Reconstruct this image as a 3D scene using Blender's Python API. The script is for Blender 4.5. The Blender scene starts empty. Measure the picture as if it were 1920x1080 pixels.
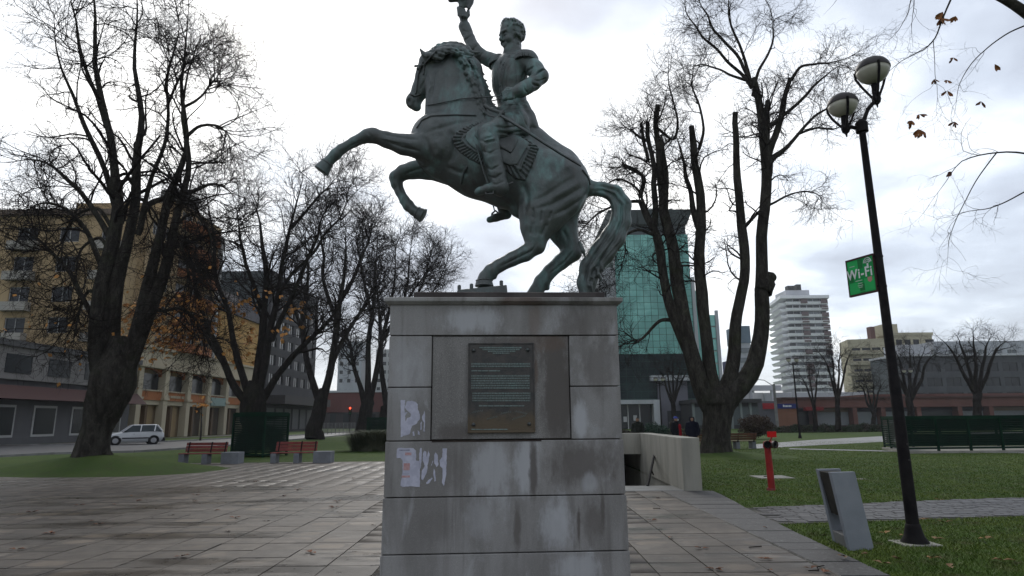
import bpy, bmesh, math, random
import numpy as np
from mathutils import Vector, Matrix
from mathutils.bvhtree import BVHTree
R = math.radians
scene = bpy.context.scene
COL = scene.collection
random.seed(7); rng = np.random.default_rng(11)

# ------------------------------------------------------------------ camera
FOC, TH, RO, EYE = 1200.0, R(11.7), R(0.5), 1.6
cR = Vector((math.cos(RO), math.sin(RO)*math.sin(TH), -math.sin(RO)*math.cos(TH)))
cU = Vector((math.sin(RO), -math.cos(RO)*math.sin(TH), math.cos(RO)*math.cos(TH)))
cF = Vector((0, math.cos(TH), math.sin(TH)))
cam_data = bpy.data.cameras.new('camera')
cam = bpy.data.objects.new('camera', cam_data); COL.objects.link(cam)
cam_data.sensor_width = 36; cam_data.lens = FOC/1920*36
cam_data.clip_start = 0.05; cam_data.clip_end = 4000
cam.matrix_world = Matrix(((cR.x, cU.x, -cF.x, 0), (cR.y, cU.y, -cF.y, 0), (cR.z, cU.z, -cF.z, EYE), (0, 0, 0, 1)))
scene.camera = cam

# ------------------------------------------------------------------ sky and sun (overcast, bright towards the hidden sun)
SUN_AZ, SUN_EL = R(-8), R(38)            # azimuth measured from +Y towards +X
sun_dir = Vector((math.sin(SUN_AZ)*math.cos(SUN_EL), math.cos(SUN_AZ)*math.cos(SUN_EL), math.sin(SUN_EL)))
world = bpy.data.worlds.new("World"); scene.world = world; world.use_nodes = True
wn, wl = world.node_tree.nodes, world.node_tree.links
wn.clear()
def WN(t, **kw):
    n = wn.new(t)
    for k, v in kw.items(): setattr(n, k, v)
    return n
def wmath(op, a, b=None, c=None):
    n = WN('ShaderNodeMath', operation=op)
    for i, s in enumerate((a, b, c)):
        if s is None: continue
        if isinstance(s, (int, float)): n.inputs[i].default_value = s
        else: wl.new(s, n.inputs[i])
    return n.outputs[0]
def wmix(f, a, b):
    n = WN('ShaderNodeMix', data_type='RGBA')
    for s, i in ((f, 0), (a, 6), (b, 7)):
        if isinstance(s, (int, float)): n.inputs[i].default_value = s
        elif isinstance(s, tuple): n.inputs[i].default_value = (*s, 1)
        else: wl.new(s, n.inputs[i])
    return n.outputs[2]
def wramp(src, stops):
    n = WN('ShaderNodeValToRGB')
    wl.new(src, n.inputs[0])
    e = n.color_ramp.elements
    e[0].position, e[0].color = stops[0][0], (*stops[0][1], 1)
    e[1].position, e[1].color = stops[-1][0], (*stops[-1][1], 1)
    for p, c in stops[1:-1]:
        q = e.new(p); q.color = (*c, 1)
    return n.outputs[0]
tc = WN('ShaderNodeTexCoord')
sky = WN('ShaderNodeTexSky', sky_type='NISHITA', sun_disc=False, sun_elevation=SUN_EL, sun_rotation=SUN_AZ)
skys = WN('ShaderNodeVectorMath', operation='SCALE'); wl.new(sky.outputs[0], skys.inputs[0]); skys.inputs[3].default_value = 0.10
dot = WN('ShaderNodeVectorMath', operation='DOT_PRODUCT'); wl.new(tc.outputs['Generated'], dot.inputs[0]); dot.inputs[1].default_value = sun_dir
# flattened direction so that cloud banks get thinner towards the horizon
sep = WN('ShaderNodeSeparateXYZ'); wl.new(tc.outputs['Generated'], sep.inputs[0])
zc = wmath('MAXIMUM', sep.outputs[2], 0.0)
den = wmath('ADD', zc, 0.22)
comb = WN('ShaderNodeCombineXYZ')
wl.new(wmath('DIVIDE', sep.outputs[0], den), comb.inputs[0]); wl.new(wmath('DIVIDE', sep.outputs[1], den), comb.inputs[1])
def wnoise(scale, detail, rough, off):
    m = WN('ShaderNodeVectorMath', operation='ADD'); wl.new(comb.outputs[0], m.inputs[0]); m.inputs[1].default_value = off
    n = WN('ShaderNodeTexNoise'); n.inputs['Scale'].default_value = scale; n.inputs['Detail'].default_value = detail
    n.inputs['Roughness'].default_value = rough; wl.new(m.outputs[0], n.inputs['Vector']); return n.outputs[0]
n1 = wnoise(0.75, 6, 0.5, (3.1, 7.7, 0.4))
n2 = wnoise(2.6, 6, 0.55, (9.2, 1.7, 2.2))
nn = wmath('ADD', wmath('MULTIPLY', n1, 0.68), wmath('MULTIPLY', n2, 0.32))
# the veil is thinnest round the sun: brighter there, thicker and greyer away from it
glow = wmath('MULTIPLY_ADD', dot.outputs['Value'], 0.5, 0.5)
g3 = wmath('POWER', glow, 4.5)
# a heavier bank overhead on the right, a greyer band low down; thin bright veil on the left
def wdir(az, el): return (math.sin(R(az))*math.cos(R(el)), math.cos(R(az))*math.cos(R(el)), math.sin(R(el)))
def wlobe(az, el, p):
    d = WN('ShaderNodeVectorMath', operation='DOT_PRODUCT'); wl.new(tc.outputs['Generated'], d.inputs[0]); d.inputs[1].default_value = wdir(az, el)
    return wmath('POWER', wmath('MAXIMUM', d.outputs['Value'], 0.0), p)
thin = wmath('ADD', wmath('MULTIPLY', g3, 0.50), wmath('MULTIPLY', wmath('SUBTRACT', nn, 0.5), 2.7))
thin = wmath('ADD', thin, 0.20)
thin = wmath('SUBTRACT', thin, wmath('MULTIPLY', wlobe(26, 52, 9), 0.42))
thin = wmath('SUBTRACT', thin, wmath('MULTIPLY', wlobe(4, 37, 36), 0.26))
thin = wmath('ADD', thin, wmath('MULTIPLY', wlobe(-30, 25, 6), 0.16))
thin = wmath('SUBTRACT', thin, wmath('MULTIPLY', wlobe(-7, 8, 60), 0.16))
lowb = wmath('SUBTRACT', 1.0, wmath('MULTIPLY', zc, 3.2)); lowb = wmath('MAXIMUM', lowb, 0.0)
thin = wmath('SUBTRACT', thin, wmath('MULTIPLY', lowb, 0.20))
cloud = wramp(thin, [(0.0, (0.31, 0.33, 0.37)), (0.25, (0.37, 0.395, 0.45)), (0.40, (0.47, 0.51, 0.575)), (0.52, (0.62, 0.66, 0.715)), (0.62, (0.80, 0.82, 0.84)), (0.9, (1.2, 1.18, 1.13))])
skyc = wmix(0.86, skys.outputs[0], cloud)
bg = WN('ShaderNodeBackground'); wl.new(skyc, bg.inputs[0]); bg.inputs[1].default_value = 1.0
wo = WN('ShaderNodeOutputWorld'); wl.new(bg.outputs[0], wo.inputs[0])
sun_data = bpy.data.lights.new('sun', 'SUN'); sun_data.energy = 0.7; sun_data.angle = R(18); sun_data.color = (1, 0.96, 0.9)
sun = bpy.data.objects.new('sun', sun_data); COL.objects.link(sun)
sun.rotation_euler = sun_dir.to_track_quat('Z', 'Y').to_euler()
vs = scene.view_settings
vs.view_transform = 'Standard'; vs.look = 'None'; vs.exposure = 0.74; vs.gamma = 1.0; vs.use_curve_mapping = False

# ------------------------------------------------------------------ measuring helpers
def ray(u, v): return cR*((u-960)/FOC) + cU*((540-v)/FOC) + cF
def at(u, v, Y):
    d = ray(u, v); t = Y/d.y
    return Vector((d.x*t, Y, EYE+d.z*t))
def gnd(u, v, z=0.0):
    d = ray(u, v); t = (z-EYE)/d.z
    return Vector((d.x*t, d.y*t, z))
def mpp(u, v, Y): return Y/ray(u, v).y/FOC       # metres per photo pixel there

# ------------------------------------------------------------------ object helpers
WM = {}
def tag(o, label=None, cat=None, group=None, kind=None):
    if label: o['label'] = label
    if cat: o['category'] = cat
    if group: o['group'] = group
    if kind: o['kind'] = kind
    return o
def thing(name, label, cat, loc=(0, 0, 0), rz=0.0, group=None, kind=None):
    o = bpy.data.objects.new(name, None); COL.objects.link(o)
    o.empty_display_size = 0.2
    o.location = loc; o.rotation_euler = (0, 0, rz)
    WM[o.name] = Matrix.Translation(Vector(loc)) @ Matrix.Rotation(rz, 4, 'Z')
    return tag(o, label, cat, group, kind)
def link_mesh(name, me, m, parent=None, label=None, kind=None):
    o = bpy.data.objects.new(name, me); COL.objects.link(o)
    if m is not None:
        me.materials.clear()
        for q in (m if isinstance(m, (list, tuple)) else [m]): me.materials.append(q)
    if parent is not None:
        o.parent = parent; WM[o.name] = WM.get(parent.name, Matrix())
    else: WM[o.name] = Matrix()
    if label: o['label'] = label
    if kind: o['kind'] = kind
    return o
def np_mesh(name, V, Fq, smooth=False):
    """mesh from numpy verts (n,3) and faces (m,k)"""
    V = np.asarray(V, dtype=np.float32); Fq = np.asarray(Fq, dtype=np.int32)
    me = bpy.data.meshes.new(name)
    k = Fq.shape[1]
    me.vertices.add(len(V)); me.vertices.foreach_set('co', V.ravel())
    me.loops.add(Fq.size); me.loops.foreach_set('vertex_index', Fq.ravel())
    me.polygons.add(len(Fq)); me.polygons.foreach_set('loop_start', np.arange(0, Fq.size, k, dtype=np.int32))
    me.polygons.foreach_set('loop_total', np.full(len(Fq), k, dtype=np.int32))
    if smooth: me.polygons.foreach_set('use_smooth', np.ones(len(Fq), dtype=bool))
    me.update(calc_edges=True); me.validate()
    return me
class MB:
    def __init__(s): s.v = []; s.f = []; s.mi = []; s.cur = 0
    def add(s, vs_, fs):
        n = len(s.v); s.v += [tuple(p) for p in vs_]
        for f in fs: s.f.append(tuple(i+n for i in f)); s.mi.append(s.cur)
        return s
    def box(s, x0, x1, y0, y1, z0, z1, M=None):
        p = [(x0,y0,z0),(x1,y0,z0),(x1,y1,z0),(x0,y1,z0),(x0,y0,z1),(x1,y0,z1),(x1,y1,z1),(x0,y1,z1)]
        if M is not None: p = [tuple(M @ Vector(q)) for q in p]
        return s.add(p, [(0,3,2,1),(4,5,6,7),(0,1,5,4),(1,2,6,5),(2,3,7,6),(3,0,4,7)])
    def hull8(s, p):   # bottom 4 ccw then top 4
        return s.add(p, [(0,3,2,1),(4,5,6,7),(0,1,5,4),(1,2,6,5),(2,3,7,6),(3,0,4,7)])
    def prism(s, pts, z0, z1, M=None):     # pts xy ccw
        n = len(pts); p = [(a, b, z0) for a, b in pts]+[(a, b, z1) for a, b in pts]
        if M is not None: p = [tuple(M @ Vector(q)) for q in p]
        return s.add(p, [tuple(range(n-1, -1, -1)), tuple(range(n, 2*n))]+[(i, (i+1) % n, n+(i+1) % n, n+i) for i in range(n)])
    def prism_xz(s, pts, y0, y1, M=None):  # outline in x,z extruded along y
        n = len(pts); p = [(a, y0, b) for a, b in pts]+[(a, y1, b) for a, b in pts]
        if M is not None: p = [tuple(M @ Vector(q)) for q in p]
        return s.add(p, [tuple(range(n)), tuple(range(2*n-1, n-1, -1))]+[((i+1) % n, i, n+i, n+(i+1) % n) for i in range(n)])
    def tube(s, path, rad, n=8, cap=True, flat=None):
        path = [Vector(p) for p in path]
        if isinstance(rad, (int, float)): rad = [rad]*len(path)
        base = len(s.v); up = None
        for i, p in enumerate(path):
            t = (path[min(i+1, len(path)-1)]-path[max(i-1, 0)]).normalized()
            if up is None:
                up = Vector((0, 0, 1)) if abs(t.z) < 0.9 else Vector((1, 0, 0))
            a = t.cross(up)
            if a.length < 1e-5: a = t.orthogonal()
            a.normalize(); b = a.cross(t).normalized(); up = b
            for k in range(n):
                an = 2*math.pi*k/n
                fa, fb = (1, 1) if flat is None else flat
                s.v.append(tuple(p + a*math.cos(an)*rad[i]*fa + b*math.sin(an)*rad[i]*fb))
        for i in range(len(path)-1):
            for k in range(n):
                s.f.append((base+i*n+k, base+i*n+(k+1) % n, base+(i+1)*n+(k+1) % n, base+(i+1)*n+k)); s.mi.append(s.cur)
        if cap:
            s.f.append(tuple(base+k for k in range(n-1, -1, -1))); s.mi.append(s.cur)
            e = base+(len(path)-1)*n
            s.f.append(tuple(e+k for k in range(n))); s.mi.append(s.cur)
        return s
    def lathe(s, c, prof, n=20, M=None):   # prof: (r,z)
        base = len(s.v)
        for r_, z_ in prof:
            for k in range(n):
                an = 2*math.pi*k/n
                p = Vector((c[0]+r_*math.cos(an), c[1]+r_*math.sin(an), c[2]+z_))
                if M is not None: p = M @ p
                s.v.append(tuple(p))
        for i in range(len(prof)-1):
            for k in range(n):
                s.f.append((base+i*n+k, base+i*n+(k+1) % n, base+(i+1)*n+(k+1) % n, base+(i+1)*n+k)); s.mi.append(s.cur)
        s.f.append(tuple(base+k for k in range(n-1, -1, -1))); s.mi.append(s.cur)
        e = base+(len(prof)-1)*n
        s.f.append(tuple(e+k for k in range(n))); s.mi.append(s.cur)
        return s
    def mesh(s, name, M=None):
        me = bpy.data.meshes.new(name)
        me.from_pydata([tuple(M @ Vector(p)) for p in s.v] if M is not None else s.v, [], s.f)
        me.polygons.foreach_set('material_index', s.mi); me.update()
        return me
    def build(s, name, m, parent=None, local=False, smooth=False, bevel=0, label=None, kind=None, seg=2):
        M = None
        if parent is not None and not local: M = WM[parent.name].inverted()
        me = s.mesh(name, M)
        if smooth:
            me.polygons.foreach_set('use_smooth', [True]*len(me.polygons))
            if smooth != 'all':
                bm = bmesh.new(); bm.from_mesh(me)
                for e in bm.edges:
                    if len(e.link_faces) == 2 and e.calc_face_angle(0) > R(38): e.smooth = False
                bm.to_mesh(me); bm.free()
        o = link_mesh(name, me, m, parent, label, kind)
        if bevel:
            md = o.modifiers.new('bevel', 'BEVEL'); md.width = bevel; md.segments = seg; md.limit_method = 'ANGLE'; md.angle_limit = R(35)
        return o
def copy_tree(o, parent=None):
    c = o.copy(); COL.objects.link(c)
    if parent is not None: c.parent = parent
    for ch in list(o.children): copy_tree(ch, c)
    return c
def place(o, loc, rz, label=None):
    o.location = loc; o.rotation_euler = (0, 0, rz)
    if label: o['label'] = label
    return o

# ------------------------------------------------------------------ material helpers (procedural only)
class NT:
    def __init__(s, name):
        s.m = bpy.data.materials.new(name); s.m.use_nodes = True
        s.n, s.l = s.m.node_tree.nodes, s.m.node_tree.links
        s.b = s.n['Principled BSDF']; s.geo = s.n.new('ShaderNodeNewGeometry')
        s.pos = s.geo.outputs['Position']
    def put(s, sock, v):
        if isinstance(v, tuple): sock.default_value = (*v, 1) if len(v) == 3 and len(sock.default_value) == 4 else v
        elif isinstance(v, (int, float)): sock.default_value = v
        else: s.l.new(v, sock)
    def math(s, op, a, b=0.0, c=0.0, clamp=False):
        n = s.n.new('ShaderNodeMath'); n.operation = op; n.use_clamp = clamp
        s.put(n.inputs[0], a); s.put(n.inputs[1], b); s.put(n.inputs[2], c); return n.outputs[0]
    def mapped(s, sc=(1, 1, 1), off=(0, 0, 0), rot=(0, 0, 0), src=None):
        n = s.n.new('ShaderNodeMapping'); s.l.new(src or s.pos, n.inputs[0])
        n.inputs['Scale'].default_value = sc; n.inputs['Location'].default_value = off; n.inputs['Rotation'].default_value = rot
        return n.outputs[0]
    def noise(s, scale, detail=4, rough=0.55, vec=None, dist=0.0):
        n = s.n.new('ShaderNodeTexNoise'); s.l.new(vec if vec is not None else s.pos, n.inputs['Vector'])
        n.inputs['Scale'].default_value = scale; n.inputs['Detail'].default_value = detail
        n.inputs['Roughness'].default_value = rough; n.inputs['Distortion'].default_value = dist; return n.outputs[0]
    def voro(s, scale, vec=None, feat='F1', out=0):
        n = s.n.new('ShaderNodeTexVoronoi'); n.feature = feat; s.l.new(vec if vec is not None else s.pos, n.inputs['Vector'])
        n.inputs['Scale'].default_value = scale; return n.outputs[out]
    def rng(s, x, a, b, c=0.0, d=1.0):
        n = s.n.new('ShaderNodeMapRange'); n.interpolation_type = 'SMOOTHSTEP'
        s.put(n.inputs[0], x); n.inputs[1].default_value = a; n.inputs[2].default_value = b
        n.inputs[3].default_value = c; n.inputs[4].default_value = d; return n.outputs[0]
    def mix(s, f, a, b, blend='MIX'):
        n = s.n.new('ShaderNodeMix'); n.data_type = 'RGBA'; n.blend_type = blend; n.clamp_factor = True
        s.put(n.inputs[0], f); s.put(n.inputs[6], a); s.put(n.inputs[7], b); return n.outputs[2]
    def rand(s):
        n = s.n.new('ShaderNodeObjectInfo'); return n.outputs['Random']
    def bump(s, h, strength=0.4, dist=0.01):
        n = s.n.new('ShaderNodeBump'); n.inputs['Strength'].default_value = strength; n.inputs['Distance'].default_value = dist
        s.l.new(h, n.inputs['Height']); s.l.new(n.outputs[0], s.b.inputs['Normal'])
    def out(s, col=None, rough=None, metal=None, spec=None):
        if col is not None: s.put(s.b.inputs['Base Color'], col)
        if rough is not None: s.put(s.b.inputs['Roughness'], rough)
        if metal is not None: s.put(s.b.inputs['Metallic'], metal)
        if spec is not None: s.put(s.b.inputs['Specular IOR Level'], spec)
        return s.m
def nmat(name, c1, c2=None, scale=3.0, rough=0.7, bump=0.0, bscale=None, metal=0.0, spec=0.2, rand=0.0, streak=False, lo=0.35, hi=0.65):
    t = NT(name)
    if c2 is None: c2 = tuple(x*0.75 for x in c1)
    vec = t.mapped((1, 1, 0.25)) if streak else None
    f = t.rng(t.noise(scale, 6, 0.6, vec), lo, hi)
    c = t.mix(f, c1, c2)
    if rand:
        k = t.math('MULTIPLY_ADD', t.rand(), 2*rand, 1-rand)
        cc = t.n.new('ShaderNodeCombineColor')
        for i in range(3): t.l.new(k, cc.inputs[i])
        c = t.mix(1.0, c, cc.outputs[0], 'MULTIPLY')
    if bump: t.bump(t.noise(bscale or scale*8, 4, 0.6), 0.6, bump)
    return t.out(c, rough, metal, spec)
# ------------------------------------------------------------------ sculpting by signed distance field + surface nets
class Field:
    def __init__(s, lo, hi, h):
        s.lo = np.array(lo, float); s.h = h
        s.n = np.ceil((np.array(hi)-s.lo)/h).astype(int)+1
        s.D = np.full(s.n, 0.5, np.float32)
    def region(s, mn, mx):
        a = np.maximum(np.floor((mn-s.lo)/s.h).astype(int), 0); b = np.minimum(np.ceil((mx-s.lo)/s.h).astype(int)+1, s.n)
        if np.any(b <= a): return None, None
        ax = [s.lo[i]+s.h*np.arange(a[i], b[i]) for i in range(3)]
        X, Y, Z = np.meshgrid(*ax, indexing='ij', sparse=True)
        return tuple(slice(a[i], b[i]) for i in range(3)), (X, Y, Z)
    def blend(s, sl, d, k, op):
        a = s.D[sl]; d = d.astype(np.float32)
        if op == 'add':
            if k <= 0: s.D[sl] = np.minimum(a, d); return
            h = np.clip(0.5+0.5*(a-d)/k, 0, 1); s.D[sl] = a*(1-h)+d*h-k*h*(1-h)
        else:
            if k <= 0: s.D[sl] = np.maximum(a, -d); return
            h = np.clip(0.5-0.5*(a+d)/k, 0, 1); s.D[sl] = a*(1-h)+(-d)*h+k*h*(1-h)
    def seg(s, a, b, ra, rb, k=0.03, sy=1.0, op='add'):
        """round cone from a to b; sy stretches the section sideways (along y)"""
        a = np.array(a, float); b = np.array(b, float); m = max(ra, rb)*max(1, sy)+k*1.5+s.h*2
        sl, P = s.region(np.minimum(a, b)-m, np.maximum(a, b)+m)
        if sl is None: return
        y0 = (a[1]+b[1])/2
        A = np.array([a[0], y0+(a[1]-y0)/sy, a[2]]); B = np.array([b[0], y0+(b[1]-y0)/sy, b[2]])
        X, Y, Z = P; Y = y0+(Y-y0)/sy
        d = B-A; L2 = max(float(d@d), 1e-9)
        t = np.clip(((X-A[0])*d[0]+(Y-A[1])*d[1]+(Z-A[2])*d[2])/L2, 0, 1)
        q = np.sqrt((X-A[0]-t*d[0])**2+(Y-A[1]-t*d[1])**2+(Z-A[2]-t*d[2])**2)-(ra+(rb-ra)*t)
        s.blend(sl, q*min(1.0, sy), k, op)
    def chain(s, pts, k=0.03, sy=1.0, op='add'):
        """pts: (point, radius[, sy])"""
        for i in range(len(pts)-1):
            p, q = pts[i], pts[i+1]
            yy = ((p[2] if len(p) > 2 else sy)+(q[2] if len(q) > 2 else sy))/2
            s.seg(p[0], q[0], p[1], q[1], k, yy, op)
    def ell(s, c, r, k=0.03, rot=None, op='add'):
        c = np.array(c, float); r = np.array(r, float); m = r.max()+k*1.5+s.h*2
        sl, P = s.region(c-m, c+m)
        if sl is None: return
        X, Y, Z = P[0]-c[0], P[1]-c[1], P[2]-c[2]
        if rot is not None:
            M = np.array(rot)   # rows = local axes
            X, Y, Z = (M[0,0]*X+M[0,1]*Y+M[0,2]*Z, M[1,0]*X+M[1,1]*Y+M[1,2]*Z, M[2,0]*X+M[2,1]*Y+M[2,2]*Z)
        q = np.sqrt((X/r[0])**2+(Y/r[1])**2+(Z/r[2])**2)
        s.blend(sl, (q-1)*r.min()*0.9, k, op)
    def mesh(s, name, smooth_iter=0):
        V, Q = surface_nets(s.D, s.lo, s.h)
        if smooth_iter:
            e = np.concatenate([Q[:, [0, 1]], Q[:, [1, 2]], Q[:, [2, 3]], Q[:, [3, 0]]])
            for _ in range(smooth_iter):
                acc = np.zeros_like(V); cnt = np.zeros(len(V))
                for i, j in ((0, 1), (1, 0)):
                    for ax in range(3): acc[:, ax] += np.bincount(e[:, i], V[e[:, j], ax], len(V))
                    cnt += np.bincount(e[:, i], minlength=len(V))
                V = V*0.4+0.6*acc/np.maximum(cnt, 1)[:, None]
        return V, Q
def surface_nets(D, lo, h):
    S = D < 0
    c = [S[i:S.shape[0]-1+i, j:S.shape[1]-1+j, k:S.shape[2]-1+k] for i in (0, 1) for j in (0, 1) for k in (0, 1)]
    cnt = sum(x.astype(np.int8) for x in c)
    act = (cnt > 0) & (cnt < 8)
    idx = np.argwhere(act); ids = np.full(act.shape, -1, np.int64); ids[act] = np.arange(len(idx))
    acc = np.zeros((len(idx), 3)); n = np.zeros(len(idx))
    for i in range(8):
        for ax in range(3):
            bit = 4 >> ax
            if i & bit: continue
            o1 = np.array([(i >> 2) & 1, (i >> 1) & 1, i & 1]); o2 = o1.copy(); o2[ax] = 1
            a = D[tuple((idx+o1).T)]; b = D[tuple((idx+o2).T)]
            m = (a < 0) != (b < 0)
            t = np.where(m, a/np.where(m, a-b, 1), 0)
            p = o1[None, :].astype(float).repeat(len(idx), 0); p[:, ax] += t
            acc += p*m[:, None]; n += m
    V = lo+h*(idx+acc/np.maximum(n, 1)[:, None])
    quads = []
    for ax in range(3):
        o = [a for a in range(3) if a != ax]
        sA = [slice(1, -1)]*3; sA[ax] = slice(0, -1); sB = [slice(1, -1)]*3; sB[ax] = slice(1, None)
        a = S[tuple(sA)]; b = S[tuple(sB)]
        m = np.argwhere(a != b)
        if len(m) == 0: continue
        fl = a[tuple(m.T)]
        g = m.copy(); g[:, o[0]] += 1; g[:, o[1]] += 1
        def cid(d0, d1):
            q = g.copy(); q[:, o[0]] += d0; q[:, o[1]] += d1
            return ids[tuple(q.T)]
        q = np.stack([cid(-1, -1), cid(0, -1), cid(0, 0), cid(-1, 0)], 1)
        flip = fl if ax != 1 else ~fl
        q[~flip] = q[~flip][:, ::-1]
        quads.append(q)
    Q = np.concatenate(quads); Q = Q[(Q >= 0).all(1)]
    return V, Q

def vnormals(V, Q):
    n = np.cross(V[Q[:, 2]]-V[Q[:, 0]], V[Q[:, 3]]-V[Q[:, 1]]); N = np.zeros_like(V)
    for k in range(4):
        for ax in range(3): N[:, ax] += np.bincount(Q[:, k], n[:, ax], len(V))
    return N/np.maximum(np.linalg.norm(N, axis=1), 1e-12)[:, None]
def chisel(V, Q, strokes, step=3.0, reach=None):
    """strokes: (pixel polyline, half width m, depth m) cut (or raised when negative) into the surface first seen there"""
    tree_ = BVHTree.FromPolygons(V.tolist(), Q.tolist()); N = vnormals(V, Q); D = np.zeros(len(V)); o = Vector((0, 0, EYE))
    for pts, w, dep in strokes:
        H = []
        for (a, b) in zip(pts[:-1], pts[1:]):
            n = max(1, int(math.hypot(a[0]-b[0], a[1]-b[1])/step))
            for k in range(n+1):
                u, v = a[0]+(b[0]-a[0])*k/n, a[1]+(b[1]-a[1])*k/n; d = ray(u, v).normalized(); p = tree_.ray_cast(o, d)[0]
                if p is not None: H.append(p)
        if len(H) < 2: continue
        H = np.array(H); lo_, hi_ = H.min(0)-3*w, H.max(0)+3*w
        idx = np.where(((V > lo_) & (V < hi_)).all(1))[0]
        if not len(idx): continue
        P = V[idx]; best = np.full(len(idx), 1e9); tt = np.zeros(len(idx))
        for i in range(len(H)-1):
            e = H[i+1]-H[i]; L = e@e
            if L > (12*w)**2+.02: continue
            t_ = np.clip(((P-H[i])@e)/max(L, 1e-9), 0, 1); dd = ((P-H[i]-t_[:, None]*e)**2).sum(1); m = dd < best; best[m] = dd[m]; tt[m] = (i+t_[m])/(len(H)-1)
        fade = np.clip(np.minimum(tt, 1-tt)*6, .15, 1)
        D[idx] -= dep*np.exp(-best/(w*w))*fade
    return V+N*D[:, None]
# ------------------------------------------------------------------ equestrian statue
YC = 6.1
def SP(u, v, dy=0.0): return at(u, v, YC+dy)
def spr(u, v, r, dy=0.0): return r*mpp(u, v, YC+dy)*1.02
def CH(*pts):
    out = []
    for q in pts:
        u, v, dy, r = q[:4]
        e = (SP(u, v, dy), spr(u, v, r, dy))
        out.append(e+(q[4],) if len(q) > 4 else e)
    return out
def bronze(name, base=(0.086, 0.097, 0.092), teal=(0.16, 0.265, 0.25), amt=1.0, tint=0.0):
    t = NT(name)
    v = t.mapped((1, 1, 0.45))
    a = t.noise(3.2, 7, 0.62, v, 0.6); b = t.noise(14, 5, 0.6, v); g = t.noise(60, 3, 0.6)
    m = t.math('MULTIPLY', t.rng(a, 0.44, 0.66), t.rng(b, 0.30, 0.68))
    c = t.mix(t.math('MULTIPLY', m, amt), base, teal)
    c = t.mix(t.math('MULTIPLY', t.rng(g, 0.5, 0.8), 0.35), c, tuple(x*1.9 for x in base))
    br = t.rng(t.noise(5.5, 5, 0.6, t.mapped((1, 1, 0.3), (4, 2, 9))), 0.56, 0.74)
    c = t.mix(t.math('MULTIPLY', br, 0.55), c, (0.085, 0.070, 0.062))
    h = t.math('ADD', t.math('MULTIPLY', t.noise(26, 6, 0.6), 0.7), t.math('MULTIPLY', t.noise(110, 3, 0.6), 0.3))
    t.bump(h, 0.5, 0.012)
    return t.out(c, t.rng(b, 0.3, 0.7, 0.38, 0.58), 0.3, 0.5)
M_BR = bronze('bronze_patina'); M_BR2 = bronze('bronze_dark', (0.080, 0.086, 0.083), (0.12, 0.18, 0.17), 0.7)
statue = thing('equestrian_statue', 'green bronze statue of a rearing horse and rider on the tall stone pedestal', 'statue', (0, YC, 2.76))

def field_obj(F, name, m, parent, it=1, label=None, strokes=None):
    V, Q = F.mesh(name, it)
    if strokes: V = chisel(V, Q, strokes)
    wm = WM[parent.name].inverted()
    V2 = V+np.array(wm.translation)
    me = np_mesh(name, V2, Q, True)
    o = link_mesh(name, me, m, parent, label)
    return o, V, Q

lo = SP(575, 440, 0); hi = SP(1205, 70, 0)
HF = Field((lo.x-.05, YC-0.48, 2.68), (hi.x+.08, YC+0.50, hi.z+.15), 0.0105)
# barrel, chest, croup
HF.chain(CH((848, 272, 0, 70, .70), (905, 300, 0, 72, .76), (960, 322, 0, 69, .78), (1003, 338, 0, 64, .80), (1046, 346, 0, 59, .84)), .05)
HF.ell(SP(803, 262, 0), (.17, .22, .22), .08)                           # breast
HF.ell(SP(822, 258, -.17), (.19, .13, .24), .06); HF.ell(SP(822, 266, .17), (.19, .13, .22), .06)     # shoulders
HF.ell(SP(1040, 350, -.16), (.30, .17, .34), .07); HF.ell(SP(1046, 350, .16), (.30, .17, .32), .07)     # haunches
HF.chain(CH((930, 238, 0, 36, .6), (985, 270, 0, 36, .7), (1050, 305, 0, 30, .9)), .08)                # back ridge
# neck
HF.chain(CH((880, 240, 0, 60, .60), (856, 200, 0, 54, .52), (850, 160, 0, 46, .46), (848, 128, 0, 36, .44), (842, 110, 0, 23, .46)), .05)
HF.chain(CH((905, 222, 0, 22, .6), (900, 180, 0, 14, .6), (886, 130, 0, 14, .6), (862, 100, 0, 14, .6)), .05)  # crest
# head turned slightly away
HF.chain(CH((808, 118, .03, 23, .75), (800, 142, .07, 19, .72), (790, 166, .10, 15.5, .75), (779, 187, .12, 13, .85)), .04)
HF.ell(SP(813, 148, .05), (.13, .095, .17), .03)                        # cheek
HF.ell(SP(774, 190, .12), (.075, .075, .085), .03)                      # muzzle
HF.ell(SP(781, 201, .12), (.05, .05, .045), .02)                        # chin
HF.ell(SP(767, 190, .055), (.020, .03, .034), .012, op='sub')           # nostril
HF.seg(SP(766, 200, .04), SP(786, 194, .03), .007, .006, .008, op='sub')  # mouth
HF.ell(SP(784, 129, -.045), (.028, .03, .022), .012, op='sub'); HF.ell(SP(784, 129, -.03), (.022, .022, .018), .004)
HF.seg(SP(778, 124, -.01), SP(792, 122, -.055), .014, .012, .015)       # brow
HF.seg(SP(803, 112, -.07), SP(795, 102, -.09), .036, .030, .012, .7); HF.seg(SP(795, 102, -.09), SP(786, 90, -.10), .030, .007, .006, .7)
HF.seg(SP(872, 112, .14), SP(883, 102, .15), .03, .008, .015, .7)       # far ear / tuft
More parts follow.
